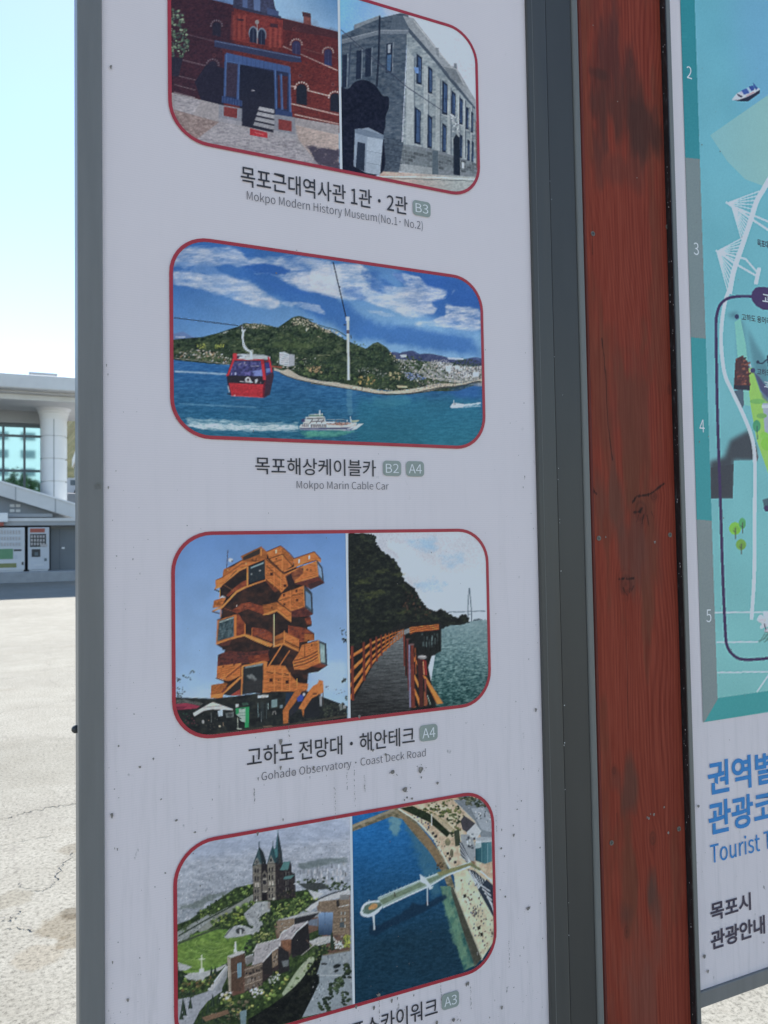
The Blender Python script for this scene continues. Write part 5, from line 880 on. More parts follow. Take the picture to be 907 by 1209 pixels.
    P([(250, 545), (240, 500), (370, 405), (500, 370), (490, 395), (390, 470), (345, 540)], (150, 148, 154)); c.scatter([(260, 530), (370, 420), (480, 380), (380, 470), (340, 530)], 40, (.8, 2.4), (.4, 1), [(84, 82, 90), (180, 180, 186), (120, 116, 120)], .9, -.5); c.line([(232, 540), (250, 490), (372, 405)], .9, (190, 192, 194)); c.line([(345, 540), (395, 470), (500, 372)], .9, (196, 198, 200)); P([(350, 545), (395, 475), (500, 390), (520, 640), (430, 690), (345, 680)], (36, 36, 40)); P([(250, 550), (345, 540), (340, 640), (280, 660)], c.tex([(104, 70, 54), (124, 88, 66)], 2))
    P([(0, 640), (20, 590), (225, 535), (245, 570), (165, 650), (90, 750), (0, 770)], (150, 150, 156)); c.scatter([(10, 640), (220, 550), (150, 660), (20, 740)], 40, (.8, 2.4), (.4, 1), [(90, 88, 96), (184, 184, 188), (120, 116, 118)], .9, -.5); c.line([(0, 645), (25, 590), (228, 540)], .9, (196, 198, 200)); c.line([(80, 755), (165, 655), (240, 600), (245, 560)], .9, (196, 198, 200)); P([(165, 660), (220, 640), (220, 780), (170, 810)], BK); P([(80, 770), (165, 665), (170, 868), (90, 868)], BKD); P([(225, 600), (320, 660), (330, 830), (230, 868)], (40, 40, 44)); c.scatter([(175, 670), (215, 660), (215, 780), (175, 790)], 8, (1, 1.6), (1.4, 2.4), [(40, 40, 44), (150, 150, 146)]); P([(255, 745), (320, 730), (320, 790), (270, 800)], (110, 120, 124), .8)
    P([(520, 560), (600, 520), (720, 510), (715, 570), (600, 600), (545, 590)], (160, 166, 168)); c.line([(440, 690), (560, 590), (640, 570)], 1.0, (150, 150, 146)); c.scatter([(560, 540), (710, 520), (700, 570), (580, 590)], 16, (.8, 2), (.5, 1), [(90, 96, 98), (200, 204, 204)])
    c.blobs([(180, 250), (420, 130), (540, 120), (540, 160), (480, 270), (320, 330), (210, 360)], 200, (.5, 1.9), [(36, 52, 34), (54, 74, 42), (78, 98, 54), (24, 36, 28), (112, 124, 66)]); c.blobs([(20, 330), (60, 300), (200, 250), (220, 350), (200, 480), (60, 470), (50, 380)], 150, (.6, 2.0), [(26, 38, 30), (40, 54, 38), (58, 74, 46)]); c.blobs([(0, 480), (60, 470), (200, 480), (180, 540), (0, 580)], 70, (.6, 1.8), [(70, 88, 44), (96, 112, 54), (44, 58, 38), (150, 154, 96)])
    P([(20, 195), (125, 185), (130, 280), (80, 310), (20, 360), (55, 450), (0, 470), (0, 220)], (150, 158, 162)); c.scatter([(10, 200), (120, 195), (80, 300), (40, 440), (5, 440)], 46, (.5, 1.4), (.6, 1.6), [(80, 88, 92), (190, 196, 198), (112, 120, 124)]); P([(45, 210), (80, 208), (80, 225), (46, 228)], (80, 90, 96))
    c.blobs([(440, 860), (520, 660), (640, 600), (720, 620), (640, 740), (560, 868)], 120, (.6, 2), [(70, 84, 50), (96, 106, 66), (46, 58, 40), (30, 40, 32)]); P(smooth([(415, 868), (470, 770), (510, 710), (525, 730), (480, 800), (440, 868)]), (150, 160, 140)); P([(640, 700), (885, 655), (885, 868), (580, 868)], c.tex([(118, 132, 142), (140, 152, 160)], 8)); c.line([(640, 690), (885, 645)], 1.4, (112, 104, 86)); c.ell(770, 790, 36, 18, (30, 36, 38), 1, -.35); c.ell(765, 835, 22, 12, (40, 46, 48), 1, -.4); c.ell(650, 770, 30, 9, (36, 40, 44)); c.blobs([(835, 780), (885, 760), (885, 868), (840, 868)], 24, (1, 3), [(30, 42, 32), (48, 62, 40)]); c.scatter([(680, 690), (870, 660), (860, 740), (700, 760)], 20, (.4, 1), (1, 3), [(80, 94, 104), (176, 186, 192)], .8)
    c.blobs([(745, 560), (820, 560), (830, 620), (750, 630)], 30, (.6, 1.6), [(186, 186, 184), (150, 154, 150)]); c.poly([(712, 500), (728, 470), (745, 620), (710, 620)], (40, 56, 44)); c.blobs([(830, 520), (885, 500), (885, 610), (840, 610)], 40, (.6, 1.8), [(112, 124, 56), (84, 100, 48), (140, 146, 70)]); c.line([(485, 545), (540, 600)], .9, (90, 70, 60))
    c.at(205, 1060, 8.638); P = c.poly
    P(smooth([(45, 480), (180, 420), (330, 370), (440, 330), (500, 350), (520, 400), (620, 415), (750, 380), (720, 470), (640, 560), (540, 640), (380, 700), (200, 740), (110, 760), (50, 640)], 5), c.tex([(72, 102, 48), (92, 126, 54), (110, 142, 64)], 5, 2))
    for r, cx_, cy_ in ((250, 390, 470), (180, 400, 460), (115, 410, 455), (55, 430, 440)): c.line([(cx_ + r * np.cos(t_) * 1.0, cy_ + r * .42 * np.sin(t_)) for t_ in np.linspace(.15 * np.pi, 1.15 * np.pi, 22)], .5, (146, 172, 100), .8)
    c.line(smooth([(50, 620), (250, 625), (420, 610), (560, 560)]), .5, (140, 166, 96), .7); c.scatter([(100, 470), (600, 450), (500, 560), (200, 560)], 50, (.3, .7), (.3, .8), [(52, 74, 38), (60, 84, 42)], .8)
    P([(520, 395), (600, 290), (650, 280), (780, 300), (785, 360), (700, 390), (540, 410)], (158, 166, 172)); c.line([(525, 385), (605, 290)], 1.0, (60, 66, 72)); c.ell(680, 335, 46, 34, (58, 64, 68)); P([(672, 320), (692, 320), (694, 375), (672, 375)], (186, 190, 190)); c.ell(720, 352, 16, 16, (140, 146, 146))
    P([(720, 160), (760, 130), (840, 60), (905, 40), (905, 140), (850, 180), (885, 270), (870, 345), (800, 345), (820, 260), (790, 210), (730, 205)], (146, 154, 160)); c.scatter([(730, 160), (850, 80), (900, 60), (860, 170), (870, 330), (810, 330), (800, 220)], 60, (.4, 1.2), (.5, 1.4), [(84, 92, 98), (186, 192, 196), (110, 118, 124)])
    c.blobs([(380, 200), (520, 160), (700, 100), (720, 200), (700, 260), (500, 320), (380, 260)], 180, (.6, 2.0), [(40, 58, 36), (62, 84, 44), (96, 120, 50), (28, 40, 30), (130, 144, 62)]); c.blobs([(170, 210), (400, 90), (640, 0), (700, 0), (480, 140), (250, 250)], 170, (.5, 1.8), [(40, 56, 38), (58, 78, 46), (80, 100, 54), (28, 40, 32)]); c.line([(50, 385), (300, 240), (520, 120), (700, 20)], 1.5, (44, 56, 46)); c.line([(60, 365), (320, 215), (560, 90)], .7, (130, 140, 140)); c.line([(50, 465), (250, 385), (470, 300)], 1.7, (56, 70, 52))
    c.blobs([(50, 300), (160, 260), (160, 330), (50, 360)], 40, (.6, 1.6), [(70, 90, 54), (50, 66, 44)]); c.line([(284, 580), (286, 720)], 1.4, (190, 198, 190)); c.line([(256, 622), (316, 618)], 1.3, (190, 198, 190)); P([(262, 720), (308, 712), (312, 762), (264, 775)], (176, 182, 184)); P([(45, 655), (190, 700), (130, 735), (50, 740)], (150, 158, 162)); P([(100, 790), (260, 765), (380, 730), (300, 840), (150, 830)], (150, 158, 162))
    P([(545, 590), (700, 535), (728, 560), (725, 640), (580, 610)], (170, 176, 180)); P([(545, 600), (582, 615), (585, 950), (560, 950)], (150, 144, 132)); P([(582, 612), (725, 560), (735, 690), (700, 950), (585, 950)], c.tex([(74, 58, 50), (92, 72, 60)], 2, 1)); P([(648, 665), (690, 655), (692, 800), (650, 820)], (104, 140, 160)); c.line([(585, 770), (650, 745)], .7, (150, 140, 128)); P([(612, 520), (640, 515), (655, 560), (610, 560)], (190, 196, 194)); c.ell(630, 490, 13, 34, (190, 196, 194)); c.ell(630, 452, 8, 12, (190, 196, 194))
    P([(735, 600), (810, 570), (820, 640), (740, 690)], (110, 112, 114)); c.line([(735, 600), (810, 572)], 1.2, (180, 184, 188)); P([(725, 720), (905, 650), (905, 890), (720, 950)], c.tex([(92, 82, 74), (112, 100, 88)], 2, 1))
    for k in range(3): c.line([(720, 735 + k * 78), (905, 668 + k * 78)], .8, (166, 154, 140)); c.scatter([(730, 750 + k * 78), (900, 688 + k * 78), (900, 720 + k * 78), (730, 780 + k * 78)], 9, (1.4, 2.4), (1.6, 2.8), [(50, 46, 48), (120, 116, 110)])
    c.blobs([(90, 850), (300, 830), (420, 780), (400, 900), (200, 950), (90, 950)], 130, (.6, 2), [(60, 70, 40), (84, 84, 48), (40, 52, 36), (96, 76, 50)])
    for x, y, h in ((385, 690, 90), (425, 690, 70), (55, 720, 120), (80, 740, 130)): P([(x - 15, y + h), (x, y), (x + 15, y + h)], (34, 48, 40))
    P([(355, 940), (540, 690), (552, 700), (400, 945)], (160, 166, 172)); P([(420, 945), (545, 740), (548, 800), (480, 945)], (124, 132, 140))
    c.at(0, 0, 1); c.whole((104, 114, 130), .05); c.grain(10)
    return c.done(sat=.84, con=1.1)

def paint_skywalk():
    c = Canvas(408, 924, 590, 1206, 17); c.at(405, 930, 4.903)
    n = c.fbm(4, 1.4, 4, .65)
    sea = c.grad((100, 260), (260, 900), (36, 100, 156), (26, 56, 74)) + (n[..., None] - .5) * np.array([14, 18, 22.])
    c.whole(sea)
    c.soft([(250, 170), (330, 170), (330, 270), (290, 280)], (120, 152, 150), 5, .8, 6, .7); c.soft([(330, 170), (450, 240), (560, 420), (560, 640), (480, 560), (400, 300)], (64, 104, 122), 8, .7, 8, .7)
    P = c.poly
    # breakwater and promenade
    P([(35, 220), (290, 118), (330, 118), (420, 190), (500, 290), (560, 370), (610, 470), (650, 590), (680, 680), (640, 660), (600, 560), (556, 450), (500, 370), (420, 280), (340, 180), (280, 165), (40, 258)], c.tex([(84, 84, 70), (112, 108, 90), (134, 126, 106)], 4, 2)); P([(35, 222), (290, 120), (300, 132), (40, 236)], (136, 132, 116))
    P([(310, 130), (420, 210), (510, 300), (560, 390), (590, 470), (560, 470), (520, 400), (450, 300), (380, 220)], (118, 104, 82)); c.blobs([(540, 420), (580, 440), (575, 475), (545, 470)], 16, (1, 2.4), [(60, 52, 42), (84, 74, 58)])
    P([(320, 120), (430, 80), (560, 60), (900, 40), (900, 700), (720, 700), (660, 540), (590, 430), (520, 300), (430, 200)], c.tex([(164, 150, 130), (184, 170, 150), (196, 184, 166)], 6)); c.line(smooth([(320, 122), (430, 196), (520, 290), (580, 390), (620, 470)]), 1.6, (206, 200, 186))
    # gardens and roads upper right
    c.blobs([(430, 110), (520, 80), (640, 60), (700, 160), (690, 260), (630, 280), (520, 170)], 240, (1, 3), [(60, 70, 44), (84, 92, 56), (104, 106, 74), (44, 54, 38)]); P([(520, 150), (600, 190), (640, 250), (560, 230), (510, 190)], (164, 156, 134)); P([(600, 150), (660, 140), (668, 180), (610, 182)], (186, 178, 156)); c.blobs([(610, 160), (660, 145), (660, 180)], 18, (1, 2), [(70, 80, 50)])
    P([(330, 118), (400, 104), (500, 150), (620, 260), (600, 285), (500, 200)], c.tex([(26, 36, 26), (44, 56, 38)], 3)); c.line([(512, 150), (512, 220)], 1.2, (190, 190, 180)); c.line([(430, 120), (520, 140), (640, 240)], .9, (150, 140, 110))
    P([(640, 70), (760, 190), (800, 290), (870, 290), (870, 60)], (116, 126, 134)); c.blobs([(660, 50), (800, 50), (840, 110), (740, 110)], 90, (1, 2.6), [(44, 56, 44), (60, 70, 54), (84, 90, 76)]); P([(740, 120), (810, 110), (870, 180), (870, 260), (800, 240)], (150, 160, 170)); P([(780, 145), (795, 143), (800, 160), (785, 164)], (214, 220, 226)); c.line([(640, 72), (760, 190), (790, 250)], 1, (170, 172, 168)); c.scatter([(700, 110), (860, 110), (860, 250)], 30, (.6, 2), (.6, 2), [(190, 196, 200), (70, 80, 84)])
    P([(680, 190), (700, 160), (770, 210), (720, 260), (690, 240)], (66, 66, 72)); P([(715, 255), (765, 205), (800, 250), (770, 300), (720, 300)], (176, 184, 190)); P([(640, 250), (670, 240), (680, 330), (650, 340)], (56, 64, 52)); P([(680, 270), (740, 270), (770, 350), (760, 430), (690, 400)], (140, 148, 154)); c.scatter([(700, 270), (760, 260), (770, 330), (720, 350)], 20, (1, 3), (1, 3), [(60, 66, 74), (206, 210, 212)])
    P([(770, 290), (860, 285), (860, 320), (765, 330)], (168, 178, 184)); c.ell(815, 296, 48, 12, (150, 160, 168)); P([(765, 320), (860, 312), (862, 425), (820, 440), (765, 420)], c.grad((770, 0), (860, 0), (40, 76, 86), (78, 122, 132))); c.line([(800, 325), (800, 430)], .6, (140, 170, 178)); c.line([(835, 322), (835, 436)], .6, (120, 150, 160)); P([(765, 310), (800, 306), (800, 345), (765, 352)], (200, 210, 214), .7)
    P([(672, 310), (690, 320), (740, 430), (722, 440), (680, 390)], (70, 76, 84))
    for k in range(4): c.line([(676, 320 + k * 26), (736, 425 + k * 3)], .8, (190, 198, 204))
    P([(735, 420), (760, 425), (765, 440), (740, 440)], (120, 100, 80))
    # stands below the bridge end
    P([(720, 470), (760, 480), (870, 580), (870, 760), (850, 740), (800, 640), (770, 560)], (44, 54, 66))
    for k in range(7): c.line([(728 + k * 20, 480 + k * 22), (768 + k * 16, 560 + k * 24)], 1.2, (176, 186, 192)); c.line([(730 + k * 18, 475 + k * 12), (790 + k * 14, 570 + k * 22)], .7, (206, 212, 214))
    ppl = [(60, 56, 54), (40, 42, 46), (90, 70, 60), (50, 60, 90)]
    c.scatter([(380, 140), (480, 190), (560, 290), (640, 420), (600, 420), (500, 270), (400, 170)], 46, (.6, 1.8), (.8, 2), ppl)
    for x, y in ((512, 258), (530, 275), (598, 375), (610, 405), (640, 425), (690, 590), (704, 622)): c.poly([(x, y), (x + 14, y - 4), (x + 15, y + 10), (x + 2, y + 14)], (34, 36, 40))
    c.ell(605, 315, 16, 20, (104, 104, 84)); c.ell(605, 300, 10, 10, (130, 126, 100)); c.ell(628, 378, 10, 24, (96, 94, 78))
    # lower promenade
    c.at(405, 1050, 4.903)
    sand = c.tex([(176, 172, 150), (190, 186, 164), (200, 196, 176)], 6)
    P([(640, -110), (720, -110), (780, 0), (870, 160), (872, 300), (800, 410), (760, 320), (700, 160), (650, 30)], sand)
    P([(615, -20), (640, -10), (720, 200), (800, 400), (760, 450), (700, 280)], c.tex([(56, 62, 58), (86, 90, 80)], 4, 4)); c.line([(640, -10), (715, 190), (806, 405)], 1.2, (150, 152, 140)); P([(560, -20), (620, -20), (700, 260), (760, 440), (700, 470), (640, 250), (590, 100)], c.tex([(44, 84, 84), (78, 112, 100), (104, 130, 112)], 5, 9)); c.soft([(570, 60), (620, 60), (730, 420), (690, 440), (620, 240)], (100, 134, 112), 3, 1.2, 5, .7)
    P([(620, 0), (648, 20), (716, 190), (800, 400), (770, 430), (690, 230)], (66, 66, 58), .7)
    P([(780, 0), (830, -60), (872, -20), (872, 160)], (44, 54, 66))
    for k in range(6): c.line([(790 + k * 14, -30 + k * 24), (850 + k * 5, 10 + k * 26)], 1.3, (196, 202, 206))
    c.scatter([(680, -60), (760, -60), (860, 160), (860, 280), (800, 380), (700, 100)], 70, (.5, 1.6), (.8, 2.4), ppl); c.scatter([(740, 90), (790, 100), (780, 160), (750, 150)], 26, (.5, 1.4), (.8, 2.2), ppl)
    for x, y in ((695, 30), (776, 215), (792, 252)): c.poly([(x, y), (x + 16, y - 4), (x + 18, y + 12), (x + 3, y + 20)], (30, 32, 30))
    # shadow of the walkway in the water
    c.soft([(150, 210), (220, 200), (380, 110), (400, 75), (450, 90), (590, 25), (600, 50), (450, 140), (260, 225), (190, 265), (150, 260)], (22, 46, 66), 3, .5, 5, .85)
    # walkway
    Wt = (186, 204, 206); DK = (104, 122, 104)
    c.line([(178, 150), (180, 232)], 1.8, (190, 200, 200)); c.line([(487, -10), (488, 90)], 1.3, (176, 190, 196)); c.line([(170, 150), (182, 232)], .8, (206, 214, 212))
    P(smooth([(100, 130), (108, 98), (140, 70), (190, 62), (240, 52), (320, 10), (330, 30), (250, 85), (220, 105), (190, 140), (150, 158), (112, 152)], 6), Wt)
    P(smooth([(112, 122), (130, 92), (170, 76), (230, 72), (300, 36), (300, 46), (230, 88), (190, 118), (150, 140), (118, 138)], 6), (84, 104, 96)); P(smooth([(145, 105), (170, 82), (198, 86), (190, 108), (150, 118)], 5), (166, 132, 92)); c.line(smooth([(100, 130), (112, 150), (150, 156), (190, 138), (225, 102)], 6), 1.3, (216, 224, 222))
    c.line([(120, 80), (118, 130)], .5, Wt); c.line([(150, 60), (150, 85)], .5, Wt)
    c.at(405, 930, 4.903)
    P([(200, 640), (460, 530), (560, 485), (740, 428), (790, 470), (740, 450), (600, 505), (500, 565), (380, 620), (230, 690)], (140, 160, 156)); P([(210, 650), (470, 535), (735, 436), (740, 448), (600, 498), (500, 552), (300, 640), (230, 675)], DK)
    c.line([(200, 636), (460, 528), (740, 426)], 1.0, Wt); c.line([(230, 692), (380, 622), (500, 568), (600, 508), (740, 452), (800, 485), (860, 540)], 1.5, (206, 218, 218)); P([(740, 430), (800, 470), (790, 480), (730, 450)], (110, 116, 88)); P([(540, 490), (740, 432), (738, 446), (560, 510)], (120, 122, 88))
    P([(445, 500), (475, 520), (520, 580), (500, 590), (480, 560), (450, 545)], (176, 194, 196)); c.line([(445, 500), (450, 545)], .8, Wt); c.line([(500, 588), (522, 568)], .9, Wt)
    for k in range(14): t = k / 13.; a = lerp((220, 628), (520, 505), t); c.line([a, (a[0], a[1] - 14)], .45, (150, 176, 180))
    c.line([(297, 605), (300, 630)], 1.2, (60, 56, 50)); c.line([(487, 580), (487, 640)], 1.3, (176, 190, 196))
    c.at(0, 0, 1); c.whole((84, 100, 124), .06); c.grain(9)
    return c.done()

# ------------------------------------------------------------------ ink: colours of prints, given as they look in the shade of the board
INK_GAIN = s2l(PANEL_SRGB) / np.array([.79, .71, .72])   # panel colour in the shade over panel albedo
def ink(srgb): return np.clip(s2l(srgb) / INK_GAIN, .004, .85)
def inkc(*srgb): return tuple(float(v) for v in ink(srgb))

# ------------------------------------------------------------------ ground, pavement
m, b, t = mat('sunlit_concrete', (.3, .29, .26), .92, 0, .2)
v = coords(t)
big = noise(t, v, .45, 5, .6); mid = noise(t, v, 3.0, 5, .65); fine = noise(t, v, 55, 4, .85); peb = N(t, 'ShaderNodeTexVoronoi', Scale=120.0); t.links.new(v, peb.inputs['Vector'])
c1 = ramp(t, big, ((.3, (.275, .266, .235)), (.7, (.335, .325, .288))))
c2 = mix(t, .5, c1, ramp(t, mid, ((.3, (.66, .64, .59)), (.7, (1, 1, .98)))), 'MULTIPLY')
c3 = mix(t, .85, c2, ramp(t, fine, ((.36, (.30, .295, .285)), (.45, (.80, .80, .79)), (.52, (1.0, 1.0, 1.0)), (.64, (1.25, 1.25, 1.24)))), 'MULTIPLY')
wv = N(t, 'ShaderNodeMapping'); wn = N(t, 'ShaderNodeTexNoise', Scale=2.1, Detail=9.0, Roughness=.7); t.links.new(v, wn.inputs['Vector'])
wx = mix(t, .55, v, wn.outputs['Color'], 'ADD'); crk = N(t, 'ShaderNodeTexVoronoi', feature='DISTANCE_TO_EDGE', Scale=.6); t.links.new(wx, crk.inputs['Vector'])
c4 = mix(t, ramp(t, crk.outputs['Distance'], ((0, (.7, .7, .7)), (.0045, (0, 0, 0)))), c3, (.15, .14, .125))
stn = noise(t, coords(t, (.8, 1.6, 1)), 1.1, 6, .7)
c5 = mix(t, ramp(t, stn, ((.60, (0, 0, 0)), (.74, (.6, .6, .6)))), c4, (.21, .18, .14))
t.links.new(c5, b.inputs['Base Color']); bump(t, b, fine, .25, .004)
M_ground = m
# rusty stain and worn spots at fixed places
def gp(px, py):
    d = rt * ((px - 453.5) / FPX) - up * ((py - 604.5) / FPX) + fw
    k = -CAM_Z / d.z; return d.x * k, d.y * k
for px, py, rad, colr in ((76, 1092, .06, (.74, .69, .62)), (88, 1078, .03, (.58, .54, .49)), (84, 1112, .03, (.76, .71, .64)), (12, 1062, .05, (.84, .82, .78)), (88, 1002, .04, (.78, .75, .71)), (46, 1130, .05, (.88, .84, .79)), (15, 905, .4, (.90, .90, .89))):
    X, Y = gp(px, py); sub = N(t, 'ShaderNodeVectorMath', operation='DISTANCE'); t.links.new(v, sub.inputs[0]); sub.inputs[1].default_value = (X, Y, 0)
    ad = N(t, 'ShaderNodeMath', operation='MULTIPLY_ADD'); t.links.new(noise(t, v, 9, 5, .7), ad.inputs[0]); ad.inputs[1].default_value = -3.0 * rad; t.links.new(sub.outputs['Value'], ad.inputs[2])
    c5 = mix(t, ramp(t, ad.outputs[0], ((0, (1, 1, 1)), (rad * .5, (0, 0, 0)))), c5, colr, 'MULTIPLY')
t.links.new(c5, b.inputs['Base Color'])
g = MB(); g.bm.faces.new([g.bm.verts.new(p) for p in ((-900, -900, 0), (900, -900, 0), (900, 900, 0), (-900, 900, 0))])
tag(g.build('ground', M_ground), kind='structure')
# open cracks in the slab
M_crack = mottled('crack_shadow', (.16, .15, .135), (.25, .24, .215), 20, .95)
def ground_sheet(name, pts, z, m_):
    c = MB(); c.bm.faces.new([c.bm.verts.new((x, y, z)) for x, y in pts]); return tag(c.build(name, m_), kind='structure')
def ground_crack(name, pts, w):
    q = [Vector(gp(*p)) for p in smooth(pts, 9)]; L, Rr = [], []; rr = random.Random(len(pts))
    for i, p in enumerate(q):
        d = (q[min(i + 1, len(q) - 1)] - q[max(i - 1, 0)]).normalized(); n = Vector((-d.y, d.x)); j = n * rr.uniform(-2.2, 2.2) * w; k = w * rr.uniform(.08, .8)
        L.append((p + j + n * k)[:]); Rr.append((p + j - n * k)[:])
    ground_sheet(name, L + Rr[::-1], .008, M_crack)
ground_crack('ground_crack', [(-30, 977), (0, 968), (22, 961), (48, 955), (70, 951), (92, 947), (140, 938)], .010)
ground_crack('ground_crack', [(-20, 1078), (0, 1082), (14, 1086), (17, 1081), (22, 1074)], .007); ground_crack('ground_crack', [(10, 1094), (24, 1096), (40, 1099)], .006)
ground_crack('ground_crack', [(88, 1006), (76, 1020), (72, 1022), (66, 1040), (60, 1046), (48, 1052), (30, 1046), (20, 1042)], .006); ground_crack('ground_crack', [(0, 998), (30, 992), (62, 986)], .004)
M_kerb = mottled('kerb_concrete', (.30, .31, .32), (.38, .39, .40), 2.5, .85, .3, bmp=.1)
WY = 36.0                                   # plane of the ground-floor wall
_, zk = at(45, 675, WY - 1.6)
pv = MB().box(-60, 40, WY - 1.6, WY + 30, -.02, zk, .03); tag(pv.build('pavement', M_kerb), kind='structure')

# ------------------------------------------------------------------ station building behind
def px_box(mb, x0, y0, x1, y1, Y, depth, bev=.0):
    X0, Z1 = at(x0, y0, Y); X1, _ = at(x1, y0, Y); _, Z0 = at((x0 + x1) / 2, y1, Y)
    return mb.box(X0, X1, Y, Y + depth, Z0, Z1, bev)
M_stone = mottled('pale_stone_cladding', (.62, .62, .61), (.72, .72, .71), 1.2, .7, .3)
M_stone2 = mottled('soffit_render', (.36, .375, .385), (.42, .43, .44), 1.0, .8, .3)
M_tile = mottled('white_column_tile', (.80, .81, .82), (.86, .865, .87), 1.5, .35, .5)
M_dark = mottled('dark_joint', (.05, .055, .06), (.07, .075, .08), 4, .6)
M_slate = mottled('grey_door_steel', (.13, .15, .165), (.16, .18, .195), 1.4, .5)
M_wallg = mottled('grey_wall_render', (.22, .24, .26), (.27, .29, .31), 1.2, .7)
M_frame = mottled('window_frame_metal', (.10, .135, .15), (.13, .165, .18), 3, .4)
m, b, t = mat('tinted_mirror_glass', (.25, .44, .49), .03, 1.0, .5); M_glass = m

bx, _ = at(45, 560, WY)
SB = empty('station_building', (bx, WY, 0), 'pale station building with flat stone canopy on a round white column behind the car park', 'building')
CY = WY + .95                                # column centre line
cx, _ = at(63.5, 520, CY)
zc_top = at(63, 474, CY)[1]; zc_low = at(63, 490, CY)[1]
rs = (at(79.4, 540, CY)[0] - at(47.6, 540, CY)[0]) / 2
FY = WY - 2.0                               # front edge of the canopy
ztop, zmid, zbot = at(45, 442.6, FY)[1], at(45, 459.5, FY)[1], at(45, 473.5, FY + 1.0)[1]
c = MB(); c.box(-34, 9.5, FY, WY + 5, zmid, ztop, .05)
roof = c.build('canopy', M_stone, SB)
c = MB(); c.box(-33, 9, FY + .5, WY + 4.6, zbot + .25, zmid, .04); c.box(-32.6, 8.6, FY + .9, WY + 4.2, zbot, zbot + .25, .04)
c.build('cornice', M_stone, roof)
c = MB(); c.box(*sorted((at(34, 441, FY + 4)[0], at(68, 441, FY + 4)[0])), FY + 4, FY + 6, ztop, at(45, 439.4, FY + 4)[1], .03); c.build('roof_hatch', M_stone2, roof)
def column(x):
    o = MB(); z0 = zk
    joints = [at(63, 400 + j / 3.78, CY)[1] for j in (440, 540, 635)]; step = joints[0] - joints[1]
    zs = [zc_low]; z = joints[0]
    while z > z0 + .3: zs.append(z); z -= step
    zs.append(z0)
    prof = []
    for a, bz in zip(zs, zs[1:]):
        prof += [(rs, a - .035), (rs, bz + .035), (rs - .07, bz + .03), (rs - .07, bz - .03)]
    o.lathe(x, CY, prof, 48)
    col = o.build('column', M_tile, SB, smooth=False)
    for p in col.data.polygons: p.use_smooth = False
    k = MB()
    for dx in (-.0,):
        k.box(x - .02, x + .02, CY - rs - .004, CY - rs + .02, z0, zc_low)
    k.build('tile_joint', M_stone2, col)
    k = MB(); h = zc_top - zc_low
    k.lathe(x, CY, [(rs + .02, zc_low - .25), (rs + .06, zc_low), (rs + .10, zc_low + .06), (rs * 1.18, zc_low + h * .22), (rs * 1.36, zc_low + h * .45), (rs * 1.46, zc_low + h * .62), (rs * 1.5, zc_low + h * .7), (rs * 1.5, zc_top), ], 48)
    k.build('capital', M_tile, col, smooth=False)
for dx in (0, -8.2, -16.4, -24.6): column(cx + dx)
# beam over the glass and the glass front
GY = WY + 2.2
xr = at(78.5, 540, GY)[0]
zg1, zg0 = at(30, 501, GY)[1], at(30, 590, GY)[1] - 1.0
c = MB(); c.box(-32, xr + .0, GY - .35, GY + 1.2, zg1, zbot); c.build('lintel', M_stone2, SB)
c = MB(); c.box(-32, xr - .1, GY, GY + .04, zg0, zg1); gl = c.build('glass_front', M_glass, SB)
c = MB(); mx0 = at(400, 0, GY)[0]
xm1, xm2 = at(4, 540, GY)[0], at(29, 540, GY)[0]; stp = xm2 - xm1
k = xm2
while k > -32:
    c.box(k - .05, k + .05, GY - .10, GY - .003, zg0, zg1); k -= stp
c.box(xm2 + stp - .05, xm2 + stp + .05, GY - .10, GY - .003, zg0, zg1)
for yy in (515, 556): z = at(30, yy, GY)[1]; c.box(-32, xr - .1, GY - .075, GY - .002, z - .05, z + .05)
c.box(-32, xr - .1, GY - .11, GY - .001, zg1 - .14, zg1)
c.build('mullion', M_frame, gl)
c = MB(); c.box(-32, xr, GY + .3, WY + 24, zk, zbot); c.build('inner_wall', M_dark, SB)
# sloping parapet of the ramp
RY = WY - .5
A0, A1 = at(0, 569, RY), at(89, 596, RY); B0, B1 = at(0, 585, RY), at(89, 612, RY)
ex = lambda p, q, x: (x, p[1] + (q[1] - p[1]) * (x - p[0]) / (q[0] - p[0]))
c = MB(); c.prism([ex(A0, A1, -14), ex(A0, A1, 5.0), ex(B0, B1, 5.0), ex(B0, B1, -14)], RY, RY + .35)
ramp_o = c.build('ramp_parapet', M_stone, SB)
for px in (18.5, 65.5, -30):
    c = MB(); x = at(px, 590, RY)[0]; c.prism([(x - .025, ex(A0, A1, x)[1] + .003), (x + .025, ex(A0, A1, x)[1] + .003), (x + .025, ex(B0, B1, x)[1]), (x - .025, ex(B0, B1, x)[1])], RY - .004, RY + .02)
    c.build('panel_joint', M_stone2, ramp_o)
c = MB(); c.prism([ex(A0, A1, -14)[:1] + (ex(A0, A1, -14)[1] + .002,), (5.0, ex(A0, A1, 5.0)[1] + .002), (5.0, ex(A0, A1, 5.0)[1] + .07), (-14, ex(A0, A1, -14)[1] + .07)], RY - .05, RY + .4); c.build('coping', M_tile, ramp_o)
